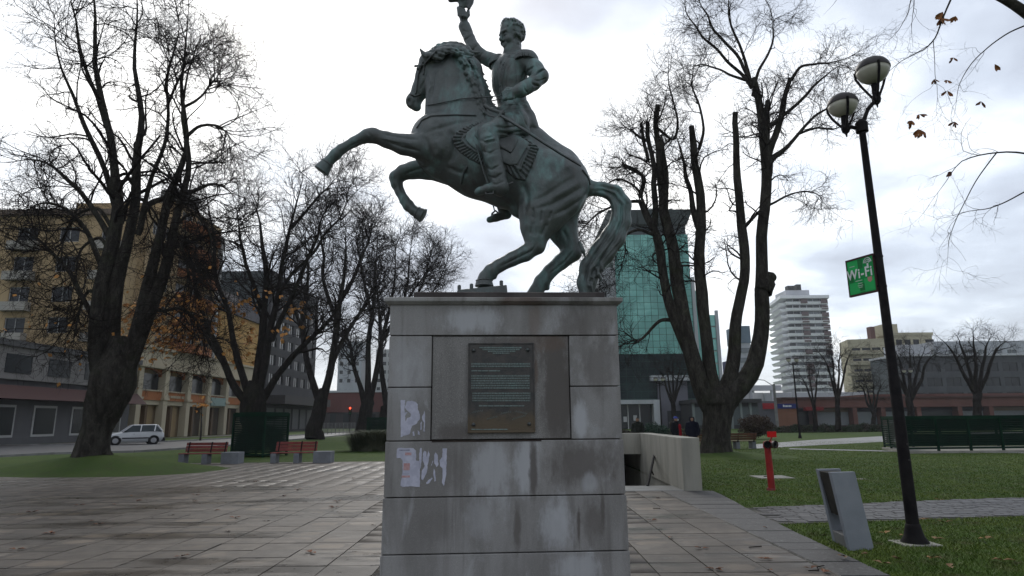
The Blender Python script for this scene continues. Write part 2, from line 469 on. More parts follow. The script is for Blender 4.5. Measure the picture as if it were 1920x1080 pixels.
# near fore leg, stretched forward
HF.chain(CH((818, 276, -.16, 34, .8), (790, 274, -.19, 25, .8), (757, 271, -.22, 19.5, .85), (725, 262, -.23, 15, .9), (700, 254, -.24, 12.8), (688, 255, -.24, 12.2), (664, 266, -.25, 9.2), (640, 280, -.25, 9.2), (629, 290, -.25, 10.2), (620, 299, -.25, 8.8), (614, 305, -.25, 10)), .02)
HF.ell(SP(698, 254, -.25), (.085, .07, .075), .02)
HF.seg(SP(634, 291, -.25), SP(633, 296, -.25), spr(634, 291, 5.5), spr(633, 296, 3), .01)
HF.chain(CH((760, 268, -.32, 3), (700, 262, -.32, 3)), .02, op='sub'); HF.chain(CH((775, 283, -.36, 3.5), (735, 272, -.33, 3)), .02, op='sub')
# far fore leg, folded
HF.chain(CH((838, 312, .15, 36, .7), (805, 315, .19, 22, .8), (775, 319, .20, 16.5), (757, 323, .20, 14), (743, 333, .20, 12.8), (744, 345, .20, 10.5), (750, 360, .20, 8.6), (759, 376, .19, 9.2), (766, 386, .19, 10), (776, 395, .18, 9), (783, 399, .18, 10)), .02)
HF.seg(SP(770, 381, .19), SP(773, 383, .19), spr(770, 381, 6), spr(772, 383, 4), .01)
# near hind leg
HF.chain(CH((1030, 372, -.17, 54, .55), (1016, 402, -.19, 42, .6), (1006, 430, -.20, 27, .7), (1004, 448, -.20, 20, .8)), .04)
HF.chain(CH((1004, 448, -.20, 19), (1003, 462, -.20, 15.5), (985, 475, -.20, 15), (960, 486, -.20, 13.2), (936, 498, -.20, 12.2), (921, 508, -.20, 12.8), (911, 520, -.19, 13), (908, 528, -.19, 14)), .018)
HF.ell(SP(1014, 459, -.20), (.045, .05, .075), .03)
HF.seg(SP(926, 514, -.20), SP(927, 519, -.20), spr(926, 514, 8), spr(927, 519, 5), .01)
HF.chain(CH((995, 474, -.28, 2.5), (950, 499, -.28, 2.2)), .018, op='sub')
HF.chain(CH((1010, 415, -.36, 3.5), (1003, 440, -.31, 3)), .02, op='sub')
# far hind leg
HF.chain(CH((1045, 385, .17, 48, .55), (1048, 415, .19, 34, .65), (1058, 440, .20, 23, .8), (1068, 460, .20, 19)), .035)
HF.chain(CH((1068, 460, .20, 18.5), (1072, 474, .20, 17), (1052, 491, .20, 14.5), (1032, 508, .20, 13), (1016, 528, .20, 14), (1006, 545, .20, 13), (999, 556, .20, 14)), .018)
HF.ell(SP(1082, 470, .20), (.045, .05, .07), .03)
HF.seg(SP(1024, 532, .20), SP(1026, 540, .20), spr(1026, 532, 8), spr(1026, 540, 5), .01)
# sheath / belly folds
HF.chain(CH((985, 402, 0, 14), (975, 392, 0, 18)), .05)
# windpipe groove and throat latch
HF.chain(CH((811, 122, -.14, 3.5), (812, 150, -.20, 4), (806, 190, -.25, 3)), .02, op='sub')
HF.chain(CH((802, 172, -.17, 3.5), (803, 140, -.15, 4.5), (812, 118, -.15, 3)), .012, op='sub')
horse_body_D = HF.D.copy()
# mane: locks thrown over the crest
mrg = random.Random(5)
crest = [(818, 97), (827, 90), (838, 87), (849, 86), (860, 88), (869, 94), (877, 103), (884, 114), (890, 126), (895, 138), (899, 150), (903, 161), (906, 172), (909, 183), (912, 194), (915, 205), (917, 214)]
for i, (u, v) in enumerate(crest):
    for row in range(3):
        d0 = (-.13, -.05, .05)[row]+mrg.uniform(-.02, .02); back = (14, 4, -3)[row]
        L = mrg.uniform(17, 25)*(.8 if row == 0 else 1)
        if i < 6: du, dv, bu, bv = L*.95, L*.35, back*.6, back*.6
        else: du, dv, bu, bv = L*.50, L*.70, back, 0
        w = mrg.uniform(-2, 2); kink = 4.5*(1 if (i+row) % 2 else -1)
        tip = mrg.uniform(2, 6)
        pts = CH((u-bu-7, v+bv-2, d0*.9, 5.0), (u-bu+du*.22+kink*.25, v+bv+dv*.18-2, d0-.015, 5.6), (u-bu+du*.5-kink*.2+w, v+bv+dv*.55, d0-.02, 5.0), (u-bu+du*.85+w, v+bv+dv*.82, d0-.015, 3.6), (u-bu+du*1.05+tip, v+bv+dv*.90-tip*.5, d0, 1.3))
        HF.chain(pts, .005)
# tail: one sweep with combed strands
HF.chain(CH((1088, 346, 0, 18), (1106, 353, 0, 13.5), (1130, 355, 0, 13), (1152, 363, 0, 15.5), (1165, 384, 0, 17.5), (1164, 415, 0, 18), (1150, 445, 0, 21), (1130, 472, 0, 22), (1108, 502, 0, 20), (1100, 530, 0, 17), (1100, 556, 0, 13)), .03, .75)
tp = [(1112, 352), (1132, 353), (1154, 362), (1167, 384), (1165, 415), (1150, 446), (1129, 474), (1107, 504), (1099, 532), (1098, 556)]
tail_st = []
for k in range(9):
    off = -1+2*(k+.5)/9; ph = k*1.3; path = []
    for i, (u, v) in enumerate(tp):
        a = tp[min(i+1, len(tp)-1)]; b = tp[max(i-1, 0)]
        tx, ty = a[0]-b[0], a[1]-b[1]; L = math.hypot(tx, ty); nx, ny = -ty/L, tx/L
        w = (9 if i < 2 else 13 if i < 5 else 17 if i < 8 else 11)*(off*.92+.16*math.sin(i*1.1+ph))
        path.append((u+nx*w, v+ny*w))
    tail_st.append((path, .013, .017 if k % 2 else .011))
for (u, v, l) in [(1118, 500, 9), (1128, 498, 8), (1112, 520, 8), (1124, 515, 9), (1108, 535, 7), (1095, 470, 6)]:
    HF.chain(CH((u-8, v-14, -.05, 4), (u-2, v, -.07, 4.2), (u+l*.4, v+12, -.05, 1.5)), .006)
HSTR = tail_st+[
 ([(808, 304), (806, 285), (800, 266), (790, 250)], .022, .020), ([(786, 262), (755, 258), (715, 250)], .016, .012), ([(790, 284), (755, 276), (728, 266)], .016, .014),
 ([(775, 270), (740, 265), (712, 258)], .014, -.008), ([(842, 240), (853, 262), (850, 288), (838, 310)], .030, .020), ([(836, 312), (856, 322), (880, 326)], .025, .016),
 ([(898, 224), (858, 230), (820, 240), (798, 250)], .022, .014), ([(806, 192), (811, 160), (816, 128)], .018, .014), ([(834, 190), (836, 160), (832, 130)], .03, .008), ([(868, 195), (868, 165), (860, 135)], .03, .008),
 ([(812, 225), (830, 245), (826, 262)], .03, .010), ([(978, 340), (988, 368), (984, 400)], .030, .020), ([(1000, 272), (990, 300), (998, 330)], .03, .010),
 ([(1086, 328), (1055, 345), (1022, 368), (990, 380)], .026, .014), ([(1098, 348), (1068, 366), (1034, 384), (1000, 392)], .024, .016), ([(1094, 372), (1064, 392), (1036, 404)], .022, .014),
 ([(1075, 305), (1048, 325), (1018, 350)], .03, -.010), ([(1092, 338), (1062, 356), (1030, 374)], .022, -.010), ([(984, 388), (984, 402)], .009, .014), ([(999, 390), (1000, 410)], .009, .016), ([(1016, 394), (1015, 416)], .009, .018), ([(1034, 396), (1030, 412)], .009, .014),
 ([(1026, 418), (1014, 444)], .018, .014), ([(1000, 415), (995, 442)], .016, .010), ([(1006, 455), (998, 470), (970, 484), (938, 500)], .011, .013), ([(990, 466), (955, 484), (930, 497)], .010, -.006),
 ([(1055, 430), (1066, 452)], .018, .012), ([(1076, 468), (1060, 490), (1030, 514)], .011, .010), ([(684, 262), (660, 272), (640, 286)], .009, .008), ([(748, 340), (754, 360), (764, 378)], .009, .008), ([(810, 312), (780, 318), (760, 326)], .015, .010),
 ([(688, 246), (696, 256), (692, 264)], .010, .008), ([(800, 128), (796, 150), (786, 172)], .010, .010), ([(804, 140), (810, 160), (802, 176)], .014, -.012), ([(773, 178), (779, 186), (778, 196)], .008, .008),
 ([(880, 345), (915, 362), (950, 378)], .03, .010), ([(905, 310), (912, 335), (900, 358)], .03, .008), ([(818, 260), (824, 280), (818, 296)], .03, -.014)]
for i, (u, v) in enumerate(crest[:-1]):
    if i % 1 == 0:
        if i < 6: HSTR.append(([(u-8, v+6), (u+4, v+7), (u+14, v+14)], .007, .012))
        else: HSTR.append(([(u-16, v-2), (u-10, v+8), (u-2, v+16)], .007, .012)); HSTR.append(([(u-8, v-4), (u-3, v+6), (u+3, v+13)], .006, .010))
horse, HV, HQ = field_obj(HF, 'horse', M_BR, statue, 1, None, HSTR)
bvh = BVHTree.FromPolygons([tuple(v) for v in HV], [tuple(int(i) for i in q) for q in HQ])
def hit(u, v, lift=0.008):
    d = ray(u, v); d.normalize()
    p, n, i, dist = bvh.ray_cast(Vector((0, 0, EYE)), d)
    return None if p is None else p - d*lift
def strap(name, pts, r, parent=horse, n=6, steps=10, m=M_BR2, free=False):
    """a strap laid on the horse's surface, following picture measurements"""
    path = []
    for (a, b) in zip(pts[:-1], pts[1:]):
        for k in range(steps):
            t = k/steps; q = hit(a[0]+(b[0]-a[0])*t, a[1]+(b[1]-a[1])*t)
            if q is not None: path.append(q)
    q = hit(*pts[-1])
    if q is not None: path.append(q)
    if len(path) < 2: return None
    for _ in range(2):
        path = [path[0]]+[(path[i-1]+path[i]*2+path[i+1])/4 for i in range(1, len(path)-1)]+[path[-1]]
    return MB().tube(path, r, n).build(name, m, parent, smooth='all')
# hooves
def hoof(cx, p0, p1, r0, r1, name='hoof'):
    a, b = Vector(p0), Vector(p1); d = (b-a)
    mb = MB(); mb.tube([a, a+d*.12, a+d*.2, b-d*.04, b], [r0*1.0, r0*1.08, r0*1.0, r1, r1*.93], 18)
    return mb.build(name, M_BR2, horse, smooth=True)
hoof(0, SP(615, 304, -.25), SP(602, 321, -.25), spr(615, 304, 11), spr(602, 320, 14.5))
hoof(0, SP(781, 398, .18), SP(794, 405, .18), spr(781, 398, 11.5), spr(794, 405, 14.5))
hoof(0, SP(908, 525, -.19), SP(908, 537, -.19), spr(908, 525, 14.5), spr(908, 537, 17))
hoof(0, SP(1000, 554, .20), SP(998, 567, .20), spr(1000, 554, 14), spr(998, 567, 16.5))
# tack
strap('bridle_strap', [(818, 95), (806, 108), (795, 122), (794, 140)], .009)
strap('bridle_strap', [(792, 116), (784, 140), (781, 165), (779, 176)], .008)
strap('bridle_strap', [(768, 176), (779, 180), (789, 176)], .008)
strap('breast_strap', [(781, 240), (790, 226), (808, 217), (850, 215), (893, 216)], .010)
strap('girth_strap', [(876, 312), (868, 326), (864, 345)], .012)
strap('crupper_strap', [(1092, 318), (1103, 333), (1106, 346)], .012)
rp = [hit(u, v, .02) for u, v in [(793, 197), (800, 197), (815, 195), (840, 190), (865, 185), (890, 183)]]
rp = [p for p in rp if p is not None]+[SP(912, 182, -.20), SP(930, 180, -.25), SP(944, 178, -.28)]
MB().tube(rp, .006, 6).build('rein', M_BR2, horse, smooth='all')
MB().tube([SP(905, 192, .10), SP(918, 190, .06), SP(932, 187, -.05), SP(944, 184, -.2)], .006, 6).build('rein', M_BR2, horse, smooth='all')

# ---- saddle cloth that follows the barrel, with a ribbed fringe
def poly_sd(px, pz, P):
    d = np.full(np.broadcast(px, pz).shape, 1e9); s_ = np.ones_like(d); n = len(P)
    for i in range(n):
        ax, az = P[i]; bx, bz = P[i-1]
        ex, ez = bx-ax, bz-az; wx, wz = px-ax, pz-az
        t = np.clip((wx*ex+wz*ez)/(ex*ex+ez*ez), 0, 1)
        d = np.minimum(d, (wx-ex*t)**2+(wz-ez*t)**2)
        c1 = pz >= az; c2 = pz < bz; c3 = ex*wz > ez*wx
        s_ = np.where((c1 & c2 & c3) | (~c1 & ~c2 & ~c3), -s_, s_)
    return s_*np.sqrt(d)
def cloth(name, poly, lift, fringe=None, m=M_BR, parent=None, side=0):
    P = [(SP(u, v, -.3).x, SP(u, v, -.3).z) for u, v in poly]
    F = Field(HF.lo, HF.lo+HF.h*(HF.n-1), HF.h)
    X = (HF.lo[0]+HF.h*np.arange(HF.n[0]))[:, None]; Z = (HF.lo[2]+HF.h*np.arange(HF.n[2]))[None, :]
    sd = poly_sd(X, Z, P)
    L = np.full_like(sd, lift)
    if fringe:
        c = SP(*fringe[0], -.3); ang = np.arctan2(Z-c.z, X-c.x); rad = np.hypot(Z-c.z, X-c.x); band = (sd > -fringe[1])
        L = np.where(band, lift*.8+.011*np.cos(ang*fringe[2]), L); L = np.where((sd <= -fringe[1]) & (sd > -fringe[1]-.018), lift+.012, L)
    D = horse_body_D-L[:, None, :].astype(np.float32)
    D = np.maximum(D, np.maximum(sd[:, None, :], -(horse_body_D+.012)))
    F.D = D.astype(np.float32)
    if side:
        Yg = (HF.lo[1]+HF.h*np.arange(HF.n[1]))[None, :, None]; F.D = np.maximum(F.D, (side*(YC-Yg)+.04).astype(np.float32)+np.zeros_like(F.D))
    F.D[[0, -1]] = 1; F.D[:, [0, -1]] = 1; F.D[:, :, [0, -1]] = 1
    return field_obj(F, name, m, parent or statue, 0)[0]
saddle_cloth = cloth('saddle_cloth', [(905, 222), (880, 232), (858, 245), (848, 258), (851, 272), (862, 285), (880, 298), (900, 308), (925, 312), (945, 318), (965, 334), (985, 338), (994, 318), (1006, 288), (1012, 272), (985, 252), (950, 235)], .020, ((928, 262), .080, 64), M_BR2)
for SIDE in (-1, 1):
    cloth('cloth_panel', [(905, 228), (885, 240), (874, 252), (873, 264), (884, 278), (902, 290), (925, 294), (938, 306), (956, 313), (970, 311), (978, 296), (986, 280), (994, 266), (970, 250), (945, 238)], .034, None, M_BR, saddle_cloth, SIDE)
    cloth('saddle', [(905, 228), (892, 244), (890, 258), (905, 275), (930, 276), (958, 291), (964, 282), (972, 262), (962, 246), (940, 236)], .048, None, M_BR2, None, SIDE)
sd_ = Field((SP(890, 250, 0).x, YC-.3, SP(900, 270, 0).z), (SP(1010, 250, 0).x, YC+.3, SP(900, 195, 0).z), .014)
sd_.chain([(SP(908, 222, -.04), .05), (SP(908, 218, .04), .05)], .02); sd_.chain([(SP(982, 248, -.12), .045), (SP(985, 242, 0), .05), (SP(982, 246, .12), .045)], .02)
field_obj(sd_, 'saddle_pommel', M_BR2, statue, 1)

# ------------------------------------------------------------------ rider
RF = Field((SP(845, 200, 0).x-.05, YC-.56, SP(930, 425, 0).z-.02), (SP(1035, 150, 0).x+.05, YC+.56, SP(870, -5, .25).z+.1), .0085)
sh_f, sh_n = SP(935, 120, .15), SP(988, 113, -.14)
ax1 = (sh_n-sh_f); ax1.z = 0; ax1.normalize(); ax2 = Vector((0, 0, 1)).cross(ax1).normalized()   # ax2: chest normal or back
TR = [tuple(ax1), tuple(ax2), (0, 0, 1)]
RF.ell(SP(955, 148, 0), (.215, .155, .26), .04, TR)
RF.ell(SP(958, 128, 0), (.235, .13, .14), .05, TR)
RF.chain([(sh_f, .092), (sh_n, .10)], .05)
RF.ell(SP(960, 190, 0), (.165, .135, .17), .05, TR)
RF.ell(SP(960, 222, 0), (.20, .18, .17), .05, TR)
RF.ell(SP(972, 238, 0), (.20, .22, .13), .05)
# coat skirt and tail
RF.chain(CH((984, 200, -.02, 9), (990, 222, -.03, 13), (1000, 242, -.04, 9), (1010, 251, -.04, 6), (1018, 256, -.04, 3.5)), .03, 1.6)
RF.chain(CH((968, 205, -.15, 10), (975, 230, -.2, 14), (985, 246, -.2, 9)), .03)
RF.chain(CH((936, 204, -.10, 4), (955, 199, -.17, 4), (985, 199, -.12, 4)), .012)          # belt
# placket of the tunic, seams
c0 = [SP(949, 108, -.115), SP(940, 125, -.165), SP(936, 145, -.185), SP(937, 170, -.165), SP(941, 192, -.15)]
RF.chain([(p, .007) for p in c0], .006)
RF.chain([(p+ax1*.05+Vector((0, .0, 0)), .007) for p in c0], .01, op='sub')
RF.chain([(p-ax1*.045+Vector((0, -.0, 0)), .007) for p in c0], .01, op='sub')
for k in range(7):
    t = k/6*3.99; i = int(t); p = c0[i].lerp(c0[i+1], t-i)
    RF.ell(p+Vector((0, -.010, 0))+ax1*.02, (.010, .010, .010), .002)
# left (near) arm
RF.chain(CH((990, 116, -.15, 17), (1003, 130, -.20, 15.5), (1014, 143, -.24, 14.5)), .03)
RF.chain(CH((1014, 143, -.24, 14), (1000, 156, -.27, 13.5), (985, 166, -.29, 12.5)), .02)
RF.chain(CH((990, 162, -.29, 14), (976, 170, -.31, 13.5)), .008, .9)
RF.chain(CH((976, 170, -.31, 9), (962, 175, -.31, 10.5)), .01)
for k in range(4):                                             # fingers closed on the rein
    RF.chain(CH((962-k*.5, 170+k*4.4, -.345+k*.004, 4.2), (951-k*.3, 171+k*4.2, -.36, 3.9), (945, 174+k*3.8, -.335, 3.6), (948, 176+k*3.6, -.305, 3.3)), .005)
RF.chain(CH((962, 168, -.30, 4.2), (952, 167, -.29, 4.0), (946, 171, -.30, 3.4)), .006)
RF.chain(CH((1020, 131, -.29, 2.5), (1004, 138, -.33, 2.5)), .015, op='sub'); RF.chain(CH((1008, 150, -.37, 2.5), (996, 144, -.36, 2)), .015, op='sub')
# right (far) arm raised with the hat
RF.chain(CH((937, 118, .15, 15), (918, 112, .19, 12.5), (900, 104, .21, 12.2), (889, 91, .22, 11.8)), .03)
RF.chain(CH((889, 91, .22, 11.2), (880, 72, .24, 10.2), (872, 54, .25, 9.5)), .02)
RF.chain(CH((876, 62, .25, 11), (871, 50, .25, 11.2)), .008)
RF.chain(CH((871, 50, .25, 6.5), (870, 40, .25, 6.5), (869, 31, .25, 8.5)), .015)
for k in range(4):
    RF.chain(CH((874-k*1.5, 32-k*4.3, .19, 3.6), (867-k*1.2, 30-k*4.3, .165, 3.4), (861-k*.5, 28-k*4.2, .19, 3.3), (861, 27-k*4.0, .235, 3.0)), .005)
RF.chain(CH((872, 36, .20, 3.8), (878, 28, .20, 3.5), (878, 20, .215, 3.0)), .006)
RF.chain(CH((905, 99, .11, 2.4), (892, 84, .13, 2.2)), .015, op='sub'); RF.chain(CH((918, 119, .10, 2.2), (900, 112, .12, 2.2)), .012, op='sub')
# legs
RF.chain(CH((966, 236, -.14, 27), (940, 242, -.27, 23), (914, 251, -.35, 18.5)), .03)
RF.chain(CH((914, 251, -.35, 18.3), (918, 270, -.38, 18.2), (924, 298, -.38, 16.6), (931, 325, -.38, 15.6), (937, 347, -.38, 15.2)), .03)
RF.chain(CH((936, 346, -.38, 16), (938, 352, -.38, 16.5)), .006)
RF.chain(CH((934, 350, -.39, 12), (915, 354, -.40, 9), (900, 358, -.41, 7.5), (896, 360, -.41, 6.5)), .012)
for a, b in (((899, 270), (930, 262)), ((904, 292), (934, 286)), ((908, 310), (938, 318)), ((914, 334), (944, 326)), ((902, 262), (925, 256)), ((916, 344), (940, 338))):
    RF.chain(CH((a[0], a[1], -.47, 2.0), (b[0], b[1], -.47, 1.4)), .02, op='sub')
RF.chain(CH((925, 240, -.40, 3), (960, 252, -.30, 3)), .02, op='sub')
RF.chain(CH((962, 238, .14, 27), (938, 262, .30, 22), (915, 300, .36, 18), (930, 345, .36, 15), (943, 385, .35, 12)), .03)
RF.chain(CH((946, 392, .35, 12.5), (950, 401, .35, 9.5)), .012); RF.chain(CH((950, 402, .35, 8.5), (930, 408, .35, 7.5), (918, 412, .35, 6)), .012)
# neck, collar, head (3/4 towards the viewer's left)
hc = SP(959, 68, 0)
Fv = Vector((-.82, -.55, -.14)).normalized(); Sv = Vector((0, 0, 1)).cross(Fv).normalized(); Uv = Fv.cross(Sv).normalized()
if Uv.z < 0: Uv = -Uv
HR = [tuple(Fv), tuple(Sv), tuple(Uv)]
def HP(f, s_, u): return hc+Fv*f+Sv*s_+Uv*u
RF.chain([(HP(-.03, 0, -.10), .070), (SP(963, 104, 0), .078), (SP(963, 113, 0), .09)], .02)
RF.chain([(SP(963, 97, 0), .088), (SP(963, 107, 0), .095)], .006)
RF.ell(HP(-.015, 0, .055), (.135, .108, .125), .02, HR)
RF.ell(HP(.030, 0, -.045), (.090, .080, .140), .03, HR)
RF.ell(HP(.080, 0, -.176), (.031, .032, .030), .03, HR)
RF.chain([(HP(.0, -.066, -.11), .026), (HP(.080, -.020, -.184), .024)], .03); RF.chain([(HP(.0, .066, -.11), .026), (HP(.080, .020, -.184), .024)], .03)
RF.chain([(HP(.105, -.052, .016), .017), (HP(.124, 0, .012), .018), (HP(.105, .052, .016), .017)], .015)
for sg in (-1, 1):
    RF.ell(HP(.122, sg*.038, -.016), (.030, .030, .024), .010, HR, 'sub'); RF.ell(HP(.100, sg*.038, -.018), (.022, .022, .015), .004, HR)
    RF.ell(HP(.080, sg*.048, -.070), (.035, .032, .035), .02, HR)
RF.chain([(HP(.118, 0, .01), .012), (HP(.148, 0, -.062), .017), (HP(.140, 0, -.074), .017)], .012)
RF.ell(HP(.126, -.018, -.075), (.014, .012, .012), .008, HR); RF.ell(HP(.126, .018, -.075), (.014, .012, .012), .008, HR)
RF.chain([(HP(.098, -.032, -.114), .010), (HP(.118, 0, -.108), .012), (HP(.098, .032, -.114), .010)], .008)
RF.chain([(HP(.094, -.028, -.132), .011), (HP(.113, 0, -.130), .014), (HP(.094, .028, -.132), .011)], .008)
RF.chain([(HP(.108, -.034, -.122), .003), (HP(.126, 0, -.119), .003), (HP(.108, .034, -.122), .003)], .004, op='sub')
for sg in (-1, 1): RF.ell(HP(-.015, sg*.102, -.01), (.028, .014, .042), .008, HR); RF.ell(HP(-.010, sg*.116, -.005), (.014, .008, .024), .006, HR, 'sub')
# tunic, trousers
hr = random.Random(3)
for k in range(380):                                            # short curls
    th = hr.uniform(0, 2*math.pi); ph = math.acos(hr.uniform(-.75, 1))
    f, s_, u = math.cos(th)*math.sin(ph), math.sin(th)*math.sin(ph), math.cos(ph)
    if f > .35 and u < .62: continue
    if f > .02 and u < .12 and abs(s_) < .9: continue
    if abs(s_) > .8 and abs(f) < .35 and u < .1: continue
    p = HP(-.02+.14*f, .112*s_, .052+.135*u)
    RF.chain([(p, .015), (p+Sv*hr.uniform(-.02, .02)+Fv*.012+Uv*hr.uniform(-.015, .015), .010)], .002)
RF.chain([(HP(.03, -.092, .02), .018), (HP(.035, -.088, -.05), .016), (HP(.05, -.078, -.08), .012)], .01)
RSTR = [([(897, 262), (915, 268), (932, 262)], .010, .010), ([(900, 282), (918, 287), (937, 278)], .010, .009), ([(906, 312), (922, 318), (940, 308)], .010, .012), ([(912, 330), (928, 334), (944, 324)], .009, .012), ([(914, 342), (930, 346), (948, 338)], .009, .010),
 ([(925, 236), (948, 240), (975, 236)], .012, .012), ([(915, 244), (930, 256), (934, 270)], .010, .010), ([(912, 258), (905, 300), (918, 340)], .008, .006), ([(930, 248), (955, 250), (985, 246)], .012, .012),
 ([(1002, 124), (990, 132), (984, 140)], .010, .012), ([(1018, 132), (1005, 140), (996, 142)], .009, .012), ([(1026, 146), (1012, 152), (1000, 150)], .009, .010), ([(1012, 162), (1002, 160), (996, 154)], .009, .010), ([(990, 175), (984, 168), (982, 160)], .007, .010),
 ([(985, 122), (984, 135), (978, 150)], .014, .012), ([(968, 118), (970, 150), (966, 190)], .010, .006), ([(958, 205), (966, 225), (960, 240)], .008, .007), ([(972, 204), (982, 222), (990, 240)], .008, .008), ([(934, 200), (955, 197), (985, 194)], .006, .010), ([(935, 208), (955, 205), (986, 202)], .006, .010),
 ([(928, 130), (931, 160), (935, 190)], .010, .008), ([(955, 112), (945, 130), (941, 160), (943, 192)], .006, .010), ([(962, 114), (952, 132), (948, 160), (949, 190)], .005, .008), ([(941, 114), (934, 132), (931, 158)], .006, .010), ([(935, 108), (925, 118)], .008, .010), ([(951, 168), (946, 172)], .004, .006), ([(955, 170), (945, 176)], .004, .006), ([(957, 176), (947, 180)], .004, .006), ([(957, 181), (948, 184)], .004, .006),
 ([(905, 98), (898, 108), (902, 116)], .009, .010), ([(895, 84), (888, 92), (884, 98)], .009, .010), ([(884, 66), (876, 72), (870, 76)], .008, .008), ([(922, 106), (916, 116)], .009, .009),
 ([(866, 56), (876, 60), (886, 57)], .006, .008), ([(946, 98), (962, 100), (980, 98)], .005, .010), ([(947, 106), (962, 109), (980, 107)], .005, .008)]
hx = random.Random(8)
for k in range(34):
    u = hx.uniform(950, 981); v = hx.uniform(38, 84)
    if u < 962 and v > 50: continue
    a = hx.uniform(-.6, 1.2); RSTR.append(([(u-3*math.cos(a), v-3*math.sin(a)), (u+hx.uniform(-1, 1), v), (u+3*math.cos(a), v+3*math.sin(a))], .0055, .010))
rider, RV, RQ = field_obj(RF, 'rider', M_BR, statue, 1, None, RSTR)
# epaulettes with fringe
def epaulette(c, r, out, tilt):
    F = Field((c.x-.2, c.y-.2, c.z-.2), (c.x+.2, c.y+.2, c.z+.12), .0062)
    out = out.normalized(); side = Vector((-out.y, out.x, 0))
    dn = Vector((0, 0, -1))
    F.ell(c, (r, r*.85, .024), .01, TR)
    F.chain([(c-out*r*.9+Vector((0, 0, .01)), .03), (c+out*r*.3, .035)], .02)
    for k in range(25):
        an = math.pi*(-.64+1.28*k/24); d = out*math.cos(an)+side*math.sin(an)
        p = c+d*r*1.0+dn*tilt*max(0, math.cos(an))
        F.chain([(p, .0105), (p+d*.020+dn*.040, .0105), (p+d*.026+dn*.080, .0085)], .001)
    return field_obj(F, 'epaulette', M_BR2, rider, 0)[0]
epaulette(SP(986, 103, -.15), .10, Vector((.75, -.55, 0)), .012)
epaulette(SP(936, 110, .14), .085, Vector((-.8, .2, 0)), .01)
# hat held up: a bicorne, mostly seen from below
hf = Field((SP(830, 0, .2).x, YC-.15, SP(860, 25, .2).z), (SP(905, 0, .2).x+.1, YC+.62, SP(860, -60, .2).z), .010)
hf.ell(SP(868, -16, .22), (.09, .14, .15), .02)
hf.chain(CH((848, -3, .22, 7), (857, -22, .22, 14), (868, -38, .22, 15), (880, -20, .22, 13), (880, 4, .22, 7)), .03, .45)
hf.chain(CH((866, 12, .21, 6.5), (872, 2, .22, 11), (872, -12, .22, 14)), .02, .6); hf.chain(CH((879, 16, .20, 3), (883, 4, .21, 5)), .01)
hf.chain(CH((844, 0, .22, 4), (856, -2, .22, 5)), .01, 1.2); hf.chain(CH((878, 12, .21, 4), (884, -4, .21, 6)), .01, .9)
field_obj(hf, 'hat', M_BR2, statue, 1)
# sword: scabbard, guard, grip; stirrups
sw = [SP(920, 205, -.30), SP(940, 217, -.36), SP(960, 229, -.44), SP(990, 248, -.46), SP(1020, 268, -.45), SP(1050, 287, -.43), SP(1075, 302, -.38), SP(1089, 311, -.34)]
sword = MB().tube(sw[1:], [.026, .027, .026, .025, .024, .023, .016], 10, flat=(1, .6)).build('scabbard', M_BR2, statue, smooth=True)
MB().tube([sw[1]+Vector((.03, 0, .02)), sw[0], SP(908, 197, -.28)], [.018, .017, .02], 8).build('grip', M_BR2, sword, smooth=True)
MB().tube([SP(934, 223, -.36), SP(938, 215, -.37), SP(944, 207, -.36)], [.014, .018, .014], 8).build('guard', M_BR2, sword, smooth=True)
MB().tube([SP(911, 196, -.27), SP(909, 208, -.27), SP(916, 216, -.30), SP(931, 220, -.34)], .009, 6).build('knuckle_guard', M_BR2, sword, smooth=True)
def stirrup(dy, u0, v0, pts):
    s_ = MB().tube([SP(u, v, d) for u, v, d in pts], .014, 8, flat=(1.2, .5)).build('stirrup_leather', M_BR2, statue, smooth=True)
    u, v = u0, v0
    MB().tube([SP(u-8, v+6, dy), SP(u-6, v-4, dy), SP(u, v-9, dy), SP(u+6, v-4, dy), SP(u+7, v+6, dy), SP(u-8, v+7, dy)], .011, 8).build('stirrup', M_BR2, s_, smooth=True)
stirrup(-.42, 918, 357, [(893, 272, -.36), (899, 295, -.42), (907, 322, -.42), (915, 345, -.42)])
stirrup(.35, 929, 404, [(900, 300, .36), (915, 345, .37), (927, 394, .36)])
MB().tube([SP(948, 346, -.39), SP(958, 344, -.39), SP(962, 343, -.39)], [.012, .008, .014], 8).build('spur', M_BR2, rider, smooth=True)
